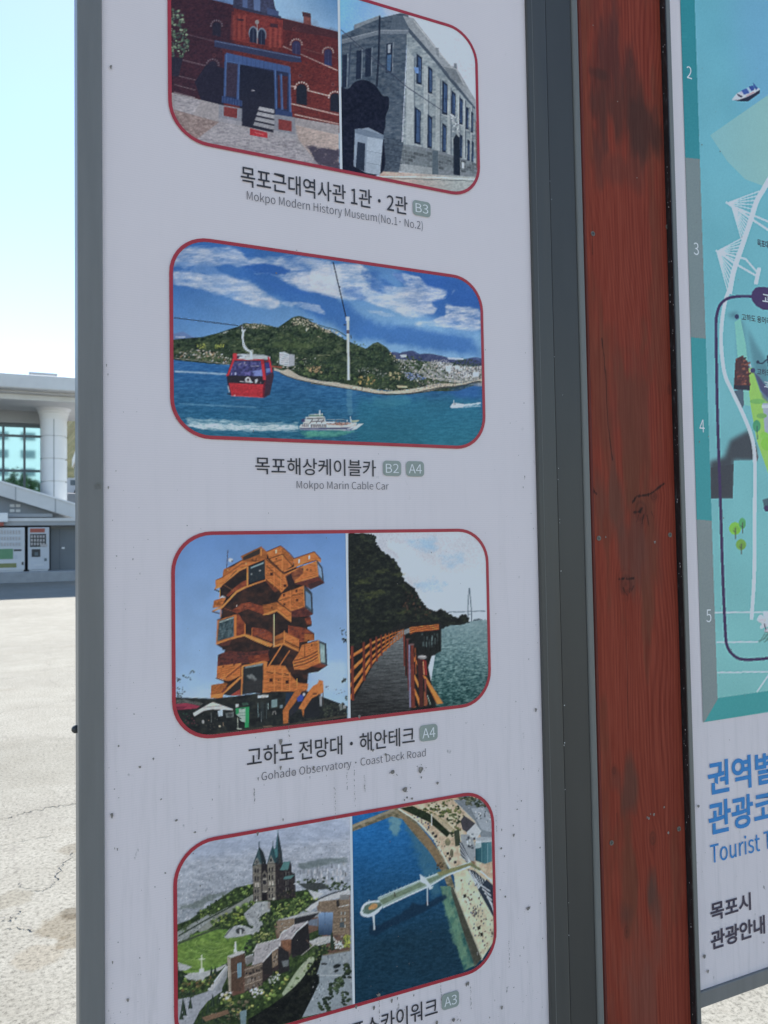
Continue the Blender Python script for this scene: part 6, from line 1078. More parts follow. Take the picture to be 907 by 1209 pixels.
# wall below, ledge, awning
zaw1, zaw0 = at(45, 612.5, WY - .7)[1], at(45, 620.5, WY - .7)[1]
c = MB(); c.prism([(-30, zk), (6, zk), (6, ex(B0, B1, 4.9)[1]), ex(B0, B1, 4.9), ex(B0, B1, -13.9), (-30, ex(B0, B1, -13.9)[1])], WY, WY + .3); c.build('ground_floor_wall', M_wallg, SB)
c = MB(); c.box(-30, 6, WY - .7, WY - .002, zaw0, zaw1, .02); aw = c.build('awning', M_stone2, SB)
c = MB(); c.box(-30, 6, WY - .75, WY - .701, zaw1 - .10, zaw1 + .03); c.build('gutter', M_stone, aw)
z = at(40, 608, WY - .25)[1]; x0, x1 = at(10, 608, WY)[0], at(62, 608, WY)[0]
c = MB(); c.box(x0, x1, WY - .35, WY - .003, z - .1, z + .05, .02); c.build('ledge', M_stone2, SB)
for i in range(2):
    for j in range(3):
        c = MB(); x = at(14.5 + 7 * i, 600, WY)[0]; z = at(15, 597 + 6 * j, WY)[1]; c.box(x - .09, x + .09, WY - .03, WY - .002, z - .06, z + .06, .02); c.build('wall_vent', M_stone, SB)
# door bay to the right of the machines
d = MB(); px_box(d, 60, 624, 89, 674.5, WY - .06, .057, .0); dr = d.build('door', M_slate, SB)
d = MB(); px_box(d, 73.0, 646, 76.5, 648, WY - .12, .058, .01); d.build('handle', M_tile, dr)
d = MB(); px_box(d, 70.2, 624, 70.6, 674, WY - .066, .004); d.build('door_joint', M_dark, dr)
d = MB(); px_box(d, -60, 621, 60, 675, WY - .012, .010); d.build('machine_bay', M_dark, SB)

# ------------------------------------------------------------------ vending machines
M_vm = mottled('vending_enamel', (.56, .58, .60), (.62, .64, .66), 2, .35)
M_vm2 = mottled('vending_enamel_grey', (.50, .53, .57), (.56, .59, .62), 2, .35)
M_green = mottled('green_panel', (.10, .26, .13), (.13, .30, .16), 6, .4); M_olive = mottled('olive_panel', (.20, .22, .08), (.24, .26, .11), 6, .4)
M_blk = mottled('black_plastic', (.03, .033, .035), (.045, .048, .05), 8, .4); M_red = mottled('red_plastic', (.34, .07, .05), (.4, .1, .07), 6, .4)
M_can = mottled('drink_cans', (.25, .22, .22), (.62, .60, .58), 30, .4)
YV = WY - .78
def vending(x0, x1, label):
    X0, X1 = at(x0, 640, YV)[0], at(x1, 640, YV)[0]; Z0, Z1 = zk, at(45, 622.5, YV)[1]
    o = empty('vending_machine', ((X0 + X1) / 2, YV + .35, Z0), label, 'vending machine')
    c = MB(); c.box(X0, X1, YV, YV + .7, Z0 + .06, Z1, .03); c.box(X0 + .05, X1 - .05, YV + .05, YV + .65, Z0, Z0 + .06)
    return o, c, X0, X1, Z0, Z1
def vp(o, name, m_, x0, y0, x1, y1, dy=.012):
    c = MB(); X0, Z1 = at(x0, y0, YV); X1, Z0 = at(x1, y1, YV); c.box(X0, X1, YV - dy, YV - .001, Z0, Z1, .003, 1); return c.build(name, m_, o)

o, c, X0, X1, Z0, Z1 = vending(-16, 29.3, 'wide white drink vending machine with a green panel, left of the narrower machine')
c.build('body', M_vm, o)
for y0, y1 in ((625.5, 631), (633, 638), (640, 645)):
    sh = vp(o, 'display_row', M_vm2, -13, y0, 26, y1, .010)
    for k in range(11):
        x = -12 + k * 3.4; vp(o, 'can', M_can, x, y0 + .8, x + 2.1, y1 - .6, .016) if k < 30 else None
vp(o, 'advert_panel', M_green, -14, 648.4, 15.6, 660); vp(o, 'price_strip', M_blk, 16.4, 648.6, 25.5, 650.6); vp(o, 'coin_slot', M_vm2, 17, 655, 21, 660); vp(o, 'delivery_flap', M_olive, -12, 665.6, 19.6, 670); vp(o, 'lock', M_blk, 25.6, 663.6, 28, 667)
o, c, X0, X1, Z0, Z1 = vending(33, 58.3, 'narrow grey coffee vending machine with a red header, beside the grey door')
c.build('body', M_vm2, o)
vp(o, 'header', M_red, 35.6, 624, 53, 628.6); vp(o, 'display_window', M_blk, 35.6, 630.5, 54.6, 645.6)
for r in range(3):
    for k in range(5): vp(o, 'cup_sample', M_can, 36.6 + k * 3.5, 632 + r * 4.4, 38.9 + k * 3.5, 635 + r * 4.4, .018)
vp(o, 'button_strip', M_can, 48, 642.5, 56, 645.3, .02); vp(o, 'dispensing_slot', M_blk, 37.4, 648.4, 47.8, 657.5); vp(o, 'cup_tray', M_frame, 41, 652, 45, 656, .02); vp(o, 'coin_slot', M_frame, 52.4, 659, 55.4, 662.4); vp(o, 'lower_label', M_vm, 40, 666, 52, 668)
# small white sign box standing on the awning edge
X0, Z1 = at(-14, 605.6, WY - .8); X1, Z0 = at(9.4, 616.5, WY - .8)
o = empty('sign_box', ((X0 + X1) / 2, WY - .78, Z0), 'small white sign box with red lower stripe on the awning above the vending machines', 'sign')
c = MB(); c.box(X0, X1, WY - .98, WY - .76, Z0, Z1, .03); c.build('sign_face', M_tile, o)
c = MB(); c.box(X0, X1 - .15, WY - .93, WY - .76, Z0 - .16, Z0 - .004, .01); c.build('red_stripe', M_red, o)

# ------------------------------------------------------------------ things far behind, right of the round column
TY = 62.0
zt = at(84, 588, TY)[1]
c = MB(); c.box(1.0, 40, TY - 6, TY + 30, 0, zt, .1); o = c.build('upper_terrace', M_stone2); tag(o, 'raised concrete terrace behind the round white column', 'terrace')
xa = at(77.5, 575, TY)[0]; zv = at(84, 565.5, TY)[1]
van = empty('parked_van', (xa + 2.2, TY, zt), 'white van parked on the raised terrace behind the round white column', 'van')
c = MB(); hv = zv - zt
c.prism([(xa, zt + .35), (xa + 4.6, zt + .35), (xa + 4.6, zt + hv * .55), (xa + 3.9, zt + hv * .62), (xa + 3.3, zt + hv), (xa + .15, zt + hv), (xa, zt + hv * .9)], TY - .9, TY + .9); c.build('body', M_vm, van)
for x in (xa + .9, xa + 3.7):
    for y in (TY - .86, TY + .86):
        c = MB(); n = 20; c.prism([(x + .34 * math.cos(2 * math.pi * k / n), zt + .35 + .34 * math.sin(2 * math.pi * k / n)) for k in range(n)], y - .1, y + .1); w_ = c.build('wheel', M_blk, van)
for x0_, x1_ in ((.3, 1.2), (1.4, 2.3), (2.5, 3.3)):
    c = MB(); c.box(xa + x0_, xa + x1_, TY - .91, TY - .899, zt + hv * .62, zt + hv * .9); c.build('window', M_frame, van)
BYY = 85.0
z1, z0 = at(84, 525, BYY)[1], at(84, 537, BYY)[1]
o = empty('far_building', (14, BYY + 6, 0), 'low pale building with a dark recessed front, behind the terrace', 'building')
c = MB(); c.box(3.6, 40, BYY, BYY + 14, z0, z1, .1); c.build('roof_slab', M_stone, o)
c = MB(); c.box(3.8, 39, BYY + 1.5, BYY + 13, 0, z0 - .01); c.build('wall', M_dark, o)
for k in range(6):
    c = MB(); c.box(4.6 + 5.5 * k, 5.4 + 5.5 * k, BYY + .3, BYY + 1.1, 0, z0 - .01); c.build('pillar', M_stone2, o)
rs_ = np.random.RandomState(5)
m, b, t = mat('hillside_scrub', (.10, .11, .05), .95, 0, .1); v = coords(t); f = noise(t, v, .25, 8, .75)
t.links.new(ramp(t, f, ((.3, (.05, .075, .03)), (.5, (.12, .13, .05)), (.68, (.22, .18, .11)))), b.inputs['Base Color']); bump(t, b, f, 1.0, 1.5)
nx, ny = 60, 24
xs = np.linspace(-120, 160, nx); ys = np.linspace(120, 330, ny)
hm = MB(); vs = []
for j in range(ny):
    row = []
    for i in range(nx):
        tt = j / (ny - 1); z = 52 * math.sin(min(tt * 1.8, 1.57)) * (.2 + .8 / (1 + math.exp(-(xs[i] - 1.5) / 4.0))) + rs_.rand() * 2.2 - .5
        if xs[i] < 0: z *= .45
        row.append(hm.bm.verts.new((xs[i], ys[j], z if j else -.5)))
    vs.append(row)
for j in range(ny - 1):
    for i in range(nx - 1): hm.bm.faces.new((vs[j][i], vs[j][i + 1], vs[j + 1][i + 1], vs[j + 1][i]))
tag(hm.build('hillside', m), kind='structure')

# ------------------------------------------------------------------ behind the viewer: seen mirrored in the station's glass
AY = -66.0
ap = empty('apartment_building', (-12, AY - 6, 0), 'white apartment block with rows of dark windows, mirrored in the station glass', 'building')
M_apt = mottled('painted_apartment_wall', (.60, .60, .58), (.68, .68, .66), .6, .8)
c = MB(); c.box(-34, 9, AY - 14, AY, 0, 22.5, .1); c.build('wall', M_apt, ap)
c = MB(); c.box(-34.3, 9.3, AY - 14.3, AY + .3, 22.5, 23.3, .05); c.build('roof', M_stone2, ap)
first = None
for fl in range(7):
    for k in range(10):
        x, z = -31.6 + 4.1 * k, 1.1 + 3.05 * fl
        if first is None:
            c = MB(); c.box(x, x + 2.3, AY + .004, AY + .08, z, z + 1.35, .02); first = c.build('window', M_frame, ap, loc=(x, AY, z))
        else:
            o = first.copy(); COL.objects.link(o); o.parent = ap; o.location = Vector((x, AY, z)) - ap.location
M_leaf = mottled('tree_leaves', (.04, .075, .025), (.08, .12, .045), 1.2, .8)
M_bark = mottled('tree_bark', (.10, .075, .055), (.16, .12, .09), 6, .9, stretch=(1, 1, .3), bmp=.4)
def tree(x, y, h, rad, seed, label):
    rr = random.Random(seed); o = empty('broadleaf_tree', (x, y, 0), label, 'tree', 'trees across the car park mirrored in the glass')
    c = MB(); c.lathe(x, y, [(.30, 0), (.22, h * .2), (.15, h * .5), (.05, h * .85)], 10); tr_ = c.build('trunk', M_bark, o)
    c = MB()
    for k in range(1500):
        while True:
            p = Vector((rr.uniform(-1, 1), rr.uniform(-1, 1), rr.uniform(-1, 1)))
            if .25 < p.length < 1: break
        lump = 1 + .25 * math.sin(5 * p.x + seed) * math.cos(4 * p.z + seed)
        q = Vector((x + p.x * rad * lump, y + p.y * rad * lump, h * .62 + p.z * h * .38 * lump)); s_ = rr.uniform(.18, .42)
        e1 = Vector((rr.uniform(-1, 1), rr.uniform(-1, 1), rr.uniform(-1, 1))).normalized() * s_; e2 = e1.orthogonal() * rr.uniform(.5, .9)
        c.bm.faces.new([c.bm.verts.new(q + e1), c.bm.verts.new(q + e2), c.bm.verts.new(q - e1), c.bm.verts.new(q - e2)])
    c.build('crown', M_leaf, o)
for k, (x, h) in enumerate(((-11, 11), (-6.4, 9.6), (-2.2, 10.6), (2.6, 9.8), (7.5, 11))):
    tree(x, -28 - (k % 2) * 3, h, h * .27, k + 3, 'green broadleaf tree across the car park, mirrored low in the station glass')

# ------------------------------------------------------------------ the boards
m, b, t = mat('dark_grey_aluminium', (.075, .082, .085), .42, 0, .5); v = coords(t)
f = noise(t, coords(t, (3, 3, .25)), 14, 5, .6); f2 = noise(t, v, 160, 2, .5)
t.links.new(ramp(t, f, ((.25, (.056, .055, .051)), (.75, (.072, .071, .066)))), b.inputs['Base Color'])
t.links.new(ramp(t, f, ((.3, (.36, .36, .36)), (.7, (.52, .52, .52)))), b.inputs['Roughness']); bump(t, b, f2, .05, .001); M_alu = m
m, b, t = mat('scuffed_black_gasket', (.012, .013, .015), .3, 0, .5); v = coords(t)
f = noise(t, coords(t, (60, 60, 12)), 4, 6, .75); t.links.new(ramp(t, f, ((.55, (.018, .019, .020)), (.74, (.12, .125, .13)))), b.inputs['Base Color']); M_gasket = m
m, b, t = mat('pale_grey_aluminium', (.15, .16, .165), .45, 0, .5); f = noise(t, coords(t, (3, 3, .25)), 14, 5, .6); f2 = noise(t, coords(t), 160, 2, .5)
t.links.new(ramp(t, f, ((.25, (.165, .165, .16)), (.75, (.20, .20, .195)))), b.inputs['Base Color']); bump(t, b, f2, .05, .001); M_alu_pale = m  # lighter grey has the left stile's lens glare painted in; map rail shares it
M_alu_dark = mottled('dark_grey_tube', (.042, .041, .038), (.054, .053, .049), 8, .45, .5, stretch=(1, 1, .2))
M_lip = mottled('frame_edge_aluminium', (.15, .152, .142), (.19, .192, .18), 10, .5, stretch=(1, 1, .2))
def panel_material():
    m, b, t = mat('printed_white_vinyl', (.7, .7, .7), .5, 0, .3); v = coords(t)
    weave = N(t, 'ShaderNodeTexWave', Scale=95.0, Distortion=.6, Detail=2.0, bands_direction='Z'); t.links.new(v, weave.inputs['Vector'])
    c0 = mix(t, ramp(t, weave.outputs['Fac'], ((.2, (0, 0, 0)), (.9, (1, 1, 1)))), (.815, .73, .735), (.845, .755, .76))
    st = noise(t, coords(t, (70, 1, 5)), 1.0, 5, .7)
    sepz = N(t, 'ShaderNodeSeparateXYZ'); t.links.new(v, sepz.inputs[0])
    low = N(t, 'ShaderNodeMapRange'); low.inputs[1].default_value = 1.75; low.inputs[2].default_value = .75; t.links.new(sepz.outputs['Z'], low.inputs[0])
    dirt = N(t, 'ShaderNodeMath', operation='MULTIPLY'); t.links.new(ramp(t, st, ((.50, (0, 0, 0)), (.80, (.34, .34, .34)))), dirt.inputs[0])
    lo2 = N(t, 'ShaderNodeMath', operation='MULTIPLY_ADD'); t.links.new(low.outputs[0], lo2.inputs[0]); lo2.inputs[1].default_value = .92; lo2.inputs[2].default_value = .08; t.links.new(lo2.outputs[0], dirt.inputs[1])
    c1 = mix(t, dirt.outputs[0], c0, (.36, .34, .33))
    cl = noise(t, v, 5, 5, .6); c2 = mix(t, ramp(t, cl, ((.35, (0, 0, 0)), (.8, (.25, .25, .25)))), c1, (.69, .62, .63))
    sp = noise(t, coords(t, (1, 1, .55)), 62, 3, .65); k2 = N(t, 'ShaderNodeMath', operation='MULTIPLY'); t.links.new(ramp(t, sp, ((.70, (0, 0, 0)), (.76, (.8, .8, .8)))), k2.inputs[0]); t.links.new(lo2.outputs[0], k2.inputs[1])
    c3 = mix(t, k2.outputs[0], c2, (.20, .18, .165))
    t.links.new(c3, b.inputs['Base Color']); bump(t, b, st, .06, .002)
    return m
M_panel = panel_material()
M_print = attr_mat('printed_photo_ink', .42)
M_red_ink = mottled('red_border_ink', inkc(132, 34, 50), inkc(142, 42, 57), 40, .45)
M_black_ink = mottled('black_lettering_ink', inkc(36, 38, 46), inkc(44, 46, 54), 30, .5)
M_grey_ink = mottled('grey_lettering_ink', inkc(56, 58, 66), inkc(64, 66, 74), 30, .5)
M_badge_ink = mottled('sage_badge_ink', inkc(114, 132, 134), inkc(121, 139, 141), 30, .5)
M_white_ink = mottled('white_lettering_ink', inkc(216, 224, 228), inkc(222, 230, 234), 30, .5)
M_blue_ink = mottled('blue_lettering_ink', inkc(22, 108, 178), inkc(30, 116, 186), 30, .5)
M_navy_ink = mottled('navy_lettering_ink', inkc(40, 36, 58), inkc(48, 44, 66), 30, .5)
M_plum_ink = mottled('plum_badge_ink', inkc(62, 48, 92), inkc(68, 54, 98), 30, .5)

PY = BY                                    # panel plane
L_PRINT, L_LINE, L_TEXT, L_TOP = PY - .0010, PY - .0014, PY - .0012, PY - .0018
GROUND_GAP = .62; TOP = 2.72
# ---- left board
lx0, lx1 = at(91.5, 300, 1.094)[0], at(121.5, 300, 1.094)[0]
rx0, rx1, rx2, rx3 = .790, .8312, .8895, .9035
LB = empty('information_board', ((lx0 + rx3) / 2, PY + .03, 0), 'tall white photo board with four red-edged picture rows, left of the wooden post', 'sign')
c = MB(); c.box(lx0, lx1, 1.094, 1.18, .0, TOP, .0025); c.build('stile', M_alu_pale, LB)  # veiling glare over this stile is put into its paler base colour
c = MB(); c.box(rx0, rx1, 1.094, 1.18, .0, TOP, .0025); c.build('stile', M_alu, LB)
c = MB(); c.box(rx1 + .0012, rx2, 1.0965, 1.18, .0, TOP, .0015); c.build('inner_stile', M_alu_dark, LB)
c = MB(); c.box(rx0 + .0105, rx0 + .0112, 1.0937, 1.0942, 0, TOP); c.build('seam_line', M_lip, LB)
c = MB(); c.box(rx2 + .0004, rx3, 1.0935, 1.175, .0, TOP, .003); c.build('edge_strip', M_lip, LB)
c = MB(); c.box(lx1 - .004, rx0 + .004, PY, PY + .02, GROUND_GAP, TOP - .05); panel = c.build('panel', M_panel, LB)
c = MB(); c.box(lx1 + .0004, rx0 - .0004, 1.095, 1.18, TOP - .06, TOP, .002); c.build('rail', M_alu, LB)
c = MB(); c.box(lx1 + .0004, rx0 - .0004, 1.095, 1.18, GROUND_GAP - .05, GROUND_GAP + .01, .002); c.build('rail', M_alu, LB)
c = MB(); c.box(lx1 - .002, rx0 + .002, PY + .022, PY + .07, GROUND_GAP - .02, TOP - .02); c.build('back_sheet', M_alu, LB)
# screw head on the outside of the left stile
c = MB(); z = at(89, 861, 1.13)[1]
r = bmesh.ops.create_uvsphere(c.bm, u_segments=12, v_segments=8, radius=.0055); bmesh.ops.translate(c.bm, vec=(lx0 - .002, 1.13, z), verts=r['verts']); c.build('screw_head', M_blk, LB, smooth=True)
c = MB()
X, Z = at(116, 574, 1.094)
c.prism([(X + .0042 * math.cos(a), Z + .0055 * math.sin(a)) for a in np.linspace(0, math.pi, 12)] + [(X - .0025, Z - .004), (X - .0025, Z), (X, Z + .0035), (X + .0025, Z), (X + .0025, Z - .004)], 1.0928, 1.0942); c.build('scratch', M_lip, LB)

PX0, PX1 = .1735, .6835
PDIV = (.4312, .4355)
ROWS = [(2.084, 2.367), (1.6541, 1.9368), (1.2275, 1.5110), (.7985, 1.0790)]
RAD = .052
def xlim(z, z0, z1, ra, x0, x1):            # rounded-rectangle half width at height z
    d = np.minimum(z - z0, z1 - z)
    d = np.clip(d, 0, ra); inset = ra - np.sqrt(np.maximum(ra ** 2 - (ra - d) ** 2, 0))
    return x0 + inset, x1 - inset
def photo_print(canvas, x0, x1, z0, z1, left, right, cell=.0012, name='photo_print', label=None):
    nz, nx_ = int((z1 - z0) / cell), int((x1 - x0) / cell)
    z = (z0 + z1) / 2 + (z1 - z0) / 2 * np.sin(np.linspace(-math.pi / 2, math.pi / 2, nz)) * .35 + (np.linspace(z0, z1, nz) - (z0 + z1) / 2) * .65
    a, b_ = xlim(z, z0, z1, RAD, x0, x1)
    if not left: a = np.full_like(a, x0)
    if not right: b_ = np.full_like(b_, x1)
    u = np.linspace(0, 1, nx_)[None, :]
    X = a[:, None] * (1 - u) + b_[:, None] * u; Z = np.repeat(z[:, None], nx_, 1)
    px, py = project(np.stack([X, np.full_like(X, PY), Z], -1).reshape(-1, 3))
    me = grid_mesh(name, X, Z, L_PRINT, ink(canvas.sample(px, py)))
    o = link(name, me, M_print, LB)
    if label: o['label'] = label
def rounded(x0, x1, z0, z1, r, n=10):
    o = []
    for cx_, cz, a0 in ((x1 - r, z1 - r, 0), (x0 + r, z1 - r, 90), (x0 + r, z0 + r, 180), (x1 - r, z0 + r, 270)):
        for k in range(n + 1): a = R(a0 + 90 * k / n); o.append((cx_ + r * math.cos(a), cz + r * math.sin(a)))
    return o
def ring(name, x0, x1, z0, z1, r, w, m_, par, y, dy=.0003):
    c = MB(); A = rounded(x0 - w, x1 + w, z0 - w, z1 + w, r + w); Bq = rounded(x0, x1, z0, z1, r); n = len(A)
    va = [c.bm.verts.new((p[0], y, p[1])) for p in A]; vb = [c.bm.verts.new((p[0], y, p[1])) for p in Bq]
    for i in range(n): c.bm.faces.new((va[i], va[(i + 1) % n], vb[(i + 1) % n], vb[i]))
    return c.build(name, m_, par)
PAIRS = [(paint_red_museum, paint_stone_museum), (paint_cable_car,), (paint_tower, paint_deck_road), (paint_cathedral, paint_skywalk)]
PL = [('print of a red brick building with a blue porch', 'print of a grey stone building'), ('print of a red cable car gondola over a blue bay',), ('print of an orange stacked timber tower', 'print of a wooden deck walk by the sea'), ('print of a twin-spired church on a green hill', 'print of a skywalk over blue water')]
for (z0, z1), fs, ls in zip(ROWS, PAIRS, PL):
    if len(fs) == 1: photo_print(fs[0](), PX0, PX1, z0, z1, True, True, label=ls[0])
    else:
        photo_print(fs[0](), PX0, PDIV[0], z0, z1, True, False, label=ls[0]); photo_print(fs[1](), PDIV[1], PX1, z0, z1, False, True, label=ls[1])
        c = MB(); c.sheet([(PDIV[0] + .0003, z0), (PDIV[1] - .0003, z0), (PDIV[1] - .0003, z1), (PDIV[0] + .0003, z1)], L_PRINT); c.build('divider_strip', M_white_ink, LB)
    ring('photo_border', PX0, PX1, z0, z1, RAD, .0052, M_red_ink, LB, L_LINE)

# ---- lettering
def get_font():
    try:
        import os
        p = os.path.join(bpy.utils.system_resource('DATAFILES'), 'fonts', 'Noto Sans CJK Regular.woff2')
        return bpy.data.fonts.load(p)
    except Exception:
        return None
FONT = get_font()
def text_pts(body, offset=0.0, res=4):
    cu = bpy.data.curves.new('lettering', 'FONT'); cu.body = body; cu.offset = offset; cu.resolution_u = res
    if FONT is not None: cu.font = FONT
    o = bpy.data.objects.new('lettering', cu); COL.objects.link(o)
    me = bpy.data.meshes.new_from_object(o.evaluated_get(bpy.context.evaluated_depsgraph_get()))
    bpy.data.objects.remove(o); bpy.data.curves.remove(cu)
    return me
def lettering(name, body, x0, x1, z0, z1, m_, par, y=None, offset=0.0, fit='box'):
    """place the lettering so that its outline fills x0..x1; z0..z1 is its full height, or baseline..cap height with fit='cap'"""
    y = L_TEXT if y is None else y
    me = text_pts(body, offset); n = len(me.vertices); co = np.empty(n * 3, np.float32); me.vertices.foreach_get('co', co); co = co.reshape(-1, 3)
    lo, hi = co.min(0), co.max(0)
    sx = (x1 - x0) / (hi[0] - lo[0])
    if fit == 'cap': sz = (z1 - z0) / .2567; zb = z0
    else: sz = (z1 - z0) / (hi[1] - lo[1]); zb = z0 - lo[1] * sz
    out = np.stack([x0 + (co[:, 0] - lo[0]) * sx, np.full(n, y), zb + co[:, 1] * sz], 1).astype(np.float32)
    me.vertices.foreach_set('co', out.ravel()); me.name = name; me.materials.clear(); me.update()
    return link(name, me, m_, par)
def line_px(body, name, L, Rr, top, bot, m_, par, y=None, offset=0.0, fit='box', Y=None):
    Y = PY if Y is None else Y
    return lettering(name, body, at(L[0], L[1], Y)[0], at(Rr[0], Rr[1], Y)[0], at(bot[0], bot[1], Y)[1], at(top[0], top[1], Y)[1], m_, par, y, offset, fit)
KO = .0022; LT = -.0042
line_px('목포근대역사관 1관 ･ 2관', 'caption', (284.2, 208), (480.9, 240), (299, 198.4), (296, 221.6), M_black_ink, LB, offset=KO)
line_px('Mokpo Modern History Museum(No.1･ No.2)', 'subtitle', (291.4, 232), (498.9, 266), (294, 226.2), (294, 236.4), M_grey_ink, LB, offset=LT, fit='cap')
line_px('목포해상케이블카', 'caption', (301.2, 549), (443.6, 550), (306, 539.4), (310, 560), M_black_ink, LB, offset=KO)
line_px('Mokpo Marin Cable Car', 'subtitle', (350.1, 572), (458.6, 573), (352, 567.9), (352, 576.8), M_grey_ink, LB, offset=LT, fit='cap')
line_px('고하도 전망대 ･ 해안테크', 'caption', (291.5, 895), (489.3, 870), (361, 873.6), (361, 896.6), M_black_ink, LB, offset=KO)
line_px('Gohado Observatory ･ Coast Deck Road', 'subtitle', (308.7, 916), (502.2, 885), (310, 911.6), (310, 921.2), M_grey_ink, LB, offset=LT, fit='cap')
line_px('목포스카이워크', 'caption', (394.5, 1214), (516.4, 1185), (494, 1183), (493, 1205.6), M_black_ink, LB, offset=KO)
def badge(txt, x0, x1, yt, yb):
    xm = (x0 + x1) / 2; X0, X1 = at(x0, (yt + yb) / 2)[0], at(x1, (yt + yb) / 2)[0]; Z1, Z0 = at(x0 + 1, yt)[1], at(x0 + 1, yb)[1]
    c = MB(); c.sheet(rounded(X0, X1, Z0, Z1, .0062, 6), L_TEXT); bd = c.build('map_badge', M_badge_ink, LB)
    w, h = X1 - X0, Z1 - Z0
    lettering('badge_text', txt, X0 + w * .14, X1 - w * .14, Z0 + h * .2, Z1 - h * .2, M_white_ink, bd, L_TOP, .0)
badge('B3', 487.2, 508.0, 236.0, 253.8); badge('B2', 452.0, 473.4, 543.8, 561.8); badge('A4', 479.2, 500.4, 544.4, 562.4); badge('A4', 495.2, 516.4, 856.6, 875.8); badge('A3', 521.2, 541.8, 1174.0, 1193.0)

# ---- dirt and droppings on the board: irregular flecks, far too many to count
m, b, t = mat('dried_dirt', (.14, .12, .10), .9, 0, .1); v = coords(t); f = noise(t, v, 260, 3, .6)
t.links.new(ramp(t, f, ((.3, (.15, .145, .14)), (.55, (.27, .24, .21)), (.75, (.42, .38, .33)))), b.inputs['Base Color']); M_dirt = m
rd = random.Random(4)
def fleck(c, X, Z, r, y, tail=0.0, sq=.8):
    n = 9; ph = rd.uniform(0, 6)
    pts = []
    for k in range(n):
        a = 2 * math.pi * k / n; q = r * rd.uniform(.65, 1.15); pts.append((X + q * math.cos(a), Z + q * sq * math.sin(a) - (tail * max(0, -math.sin(a)) ** 4)))
    c.sheet(pts, y)
c = MB()
big_spots = [(478, 931, 4.2), (496, 908, 4.2), (463, 911, 3.2), (516, 924, 2.2), (424, 845, 2.2), (331, 874, 2.4), (440, 885, 2), (480, 941, 1.6), (486, 942, 1.8), (477, 944, 1.2), (497, 917, 1.2), (623, 1072, 3.4), (596, 1058, 1.8), (606, 985, 1.6), (331, 905, 1.6), (370, 905, 1.4), (132, 961, 2.0), (126, 110, 0), (131, 79, 1.6), (151, 1179, 1.6), (208, 968, 1.7), (230, 982, 1.6), (304, 983, 2), (190, 943, 1.2), (632, 837, 2), (610, 955, 1.4), (591, 1001, 1.6), (615, 945, 1.2), (452, 872, 1.6), (455, 890, 1.8), (456, 868, 1.2),
              (552, 1160, 2.4), (462, 1180, 2.2), (447, 1174, 3), (441, 1188, 2), (488, 1174, 1.2), (592, 1188, 2), (535, 1203, 3.2), (515, 1206, 2.4), (606, 1165, 1), (420, 1187, 1.8), (563, 1124, 1.6), (550, 1161, 1.6), (590, 1050, 1.2), (617, 575, 1), (326, 323, 1.4), (350, 296, .9), (128, 575, 1.0), (618, 476, .9), (165, 905, 1.6), (181, 895, 1.2), (140, 880, 1.1), (195, 1030, 1.2), (165, 1130, .9), (637, 1000, 1.2), (595, 1010, 1.0), (640, 1107, 1)]
for px, py, r in big_spots:
    if r <= 0: continue
    X, Z = at(px, py); k = r * (.72 if r > 2.6 else .75) / 640.0
    fleck(c, X, Z, k, L_TOP - .0002, tail=k * (rd.uniform(0, 2.2) if r < 2.6 else .3))
    if r > 2.6:
        for q in range(5): fleck(c, X + rd.uniform(-2.4, 2.4) * k, Z + rd.uniform(-2, 1.6) * k, k * rd.uniform(.12, .3), L_TOP - .0002)
for k in range(300):
    px = rd.uniform(124, 640); py = 1209 - (rd.random() ** 1.7) * 800
    if rd.random() < .22: px = 124 + rd.random() ** 3 * 60
    if rd.random() < .2: px = 640 - rd.random() ** 2 * 70
    r = .0003 + .0008 * rd.random() ** 3; X, Z = at(px, py)
    if lx1 + .004 < X < rx0 - .004: fleck(c, X, Z, r, L_TOP - .00015, tail=r * rd.choice((0, 0, 1, 3, 5)), sq=rd.uniform(.6, 1.3))
STREAKS = ((418, 905, 40), (409, 900, 26), (341, 850, 20), (566, 1040, 30), (447, 1180, 20), (560, 1010, 30), (395, 930, 30), (430, 915, 18), (555, 1165, 22), (600, 1110, 30), (585, 950, 30), (300, 930, 14), (520, 1160, 20))
for px, py, ln in STREAKS:
    X, Z = at(px, py); l = ln / 640.0
    for q in range(14): fleck(c, X + rd.uniform(-.0008, .0008), Z - l * q / 14 + rd.uniform(-.002, .002), rd.uniform(.0002, .0005), L_TOP - .0001, sq=4)
o = c.build('dirt_flecks', M_dirt, LB); o['kind'] = 'stuff'
c = MB(); fr = random.Random(9)
for k in range(15):
    py = fr.uniform(20, 1200); X = rx1 + fr.choice((-.001, .0005, .002)) if k < 14 else fr.uniform(rx0 + .004, rx3 - .003)
    Z = at(660, py)[1]; fleck(c, X, Z, fr.uniform(.0004, .0009), 1.0928, sq=1.4)
o = c.build('paint_chip', M_white_ink, LB); o['kind'] = 'stuff'

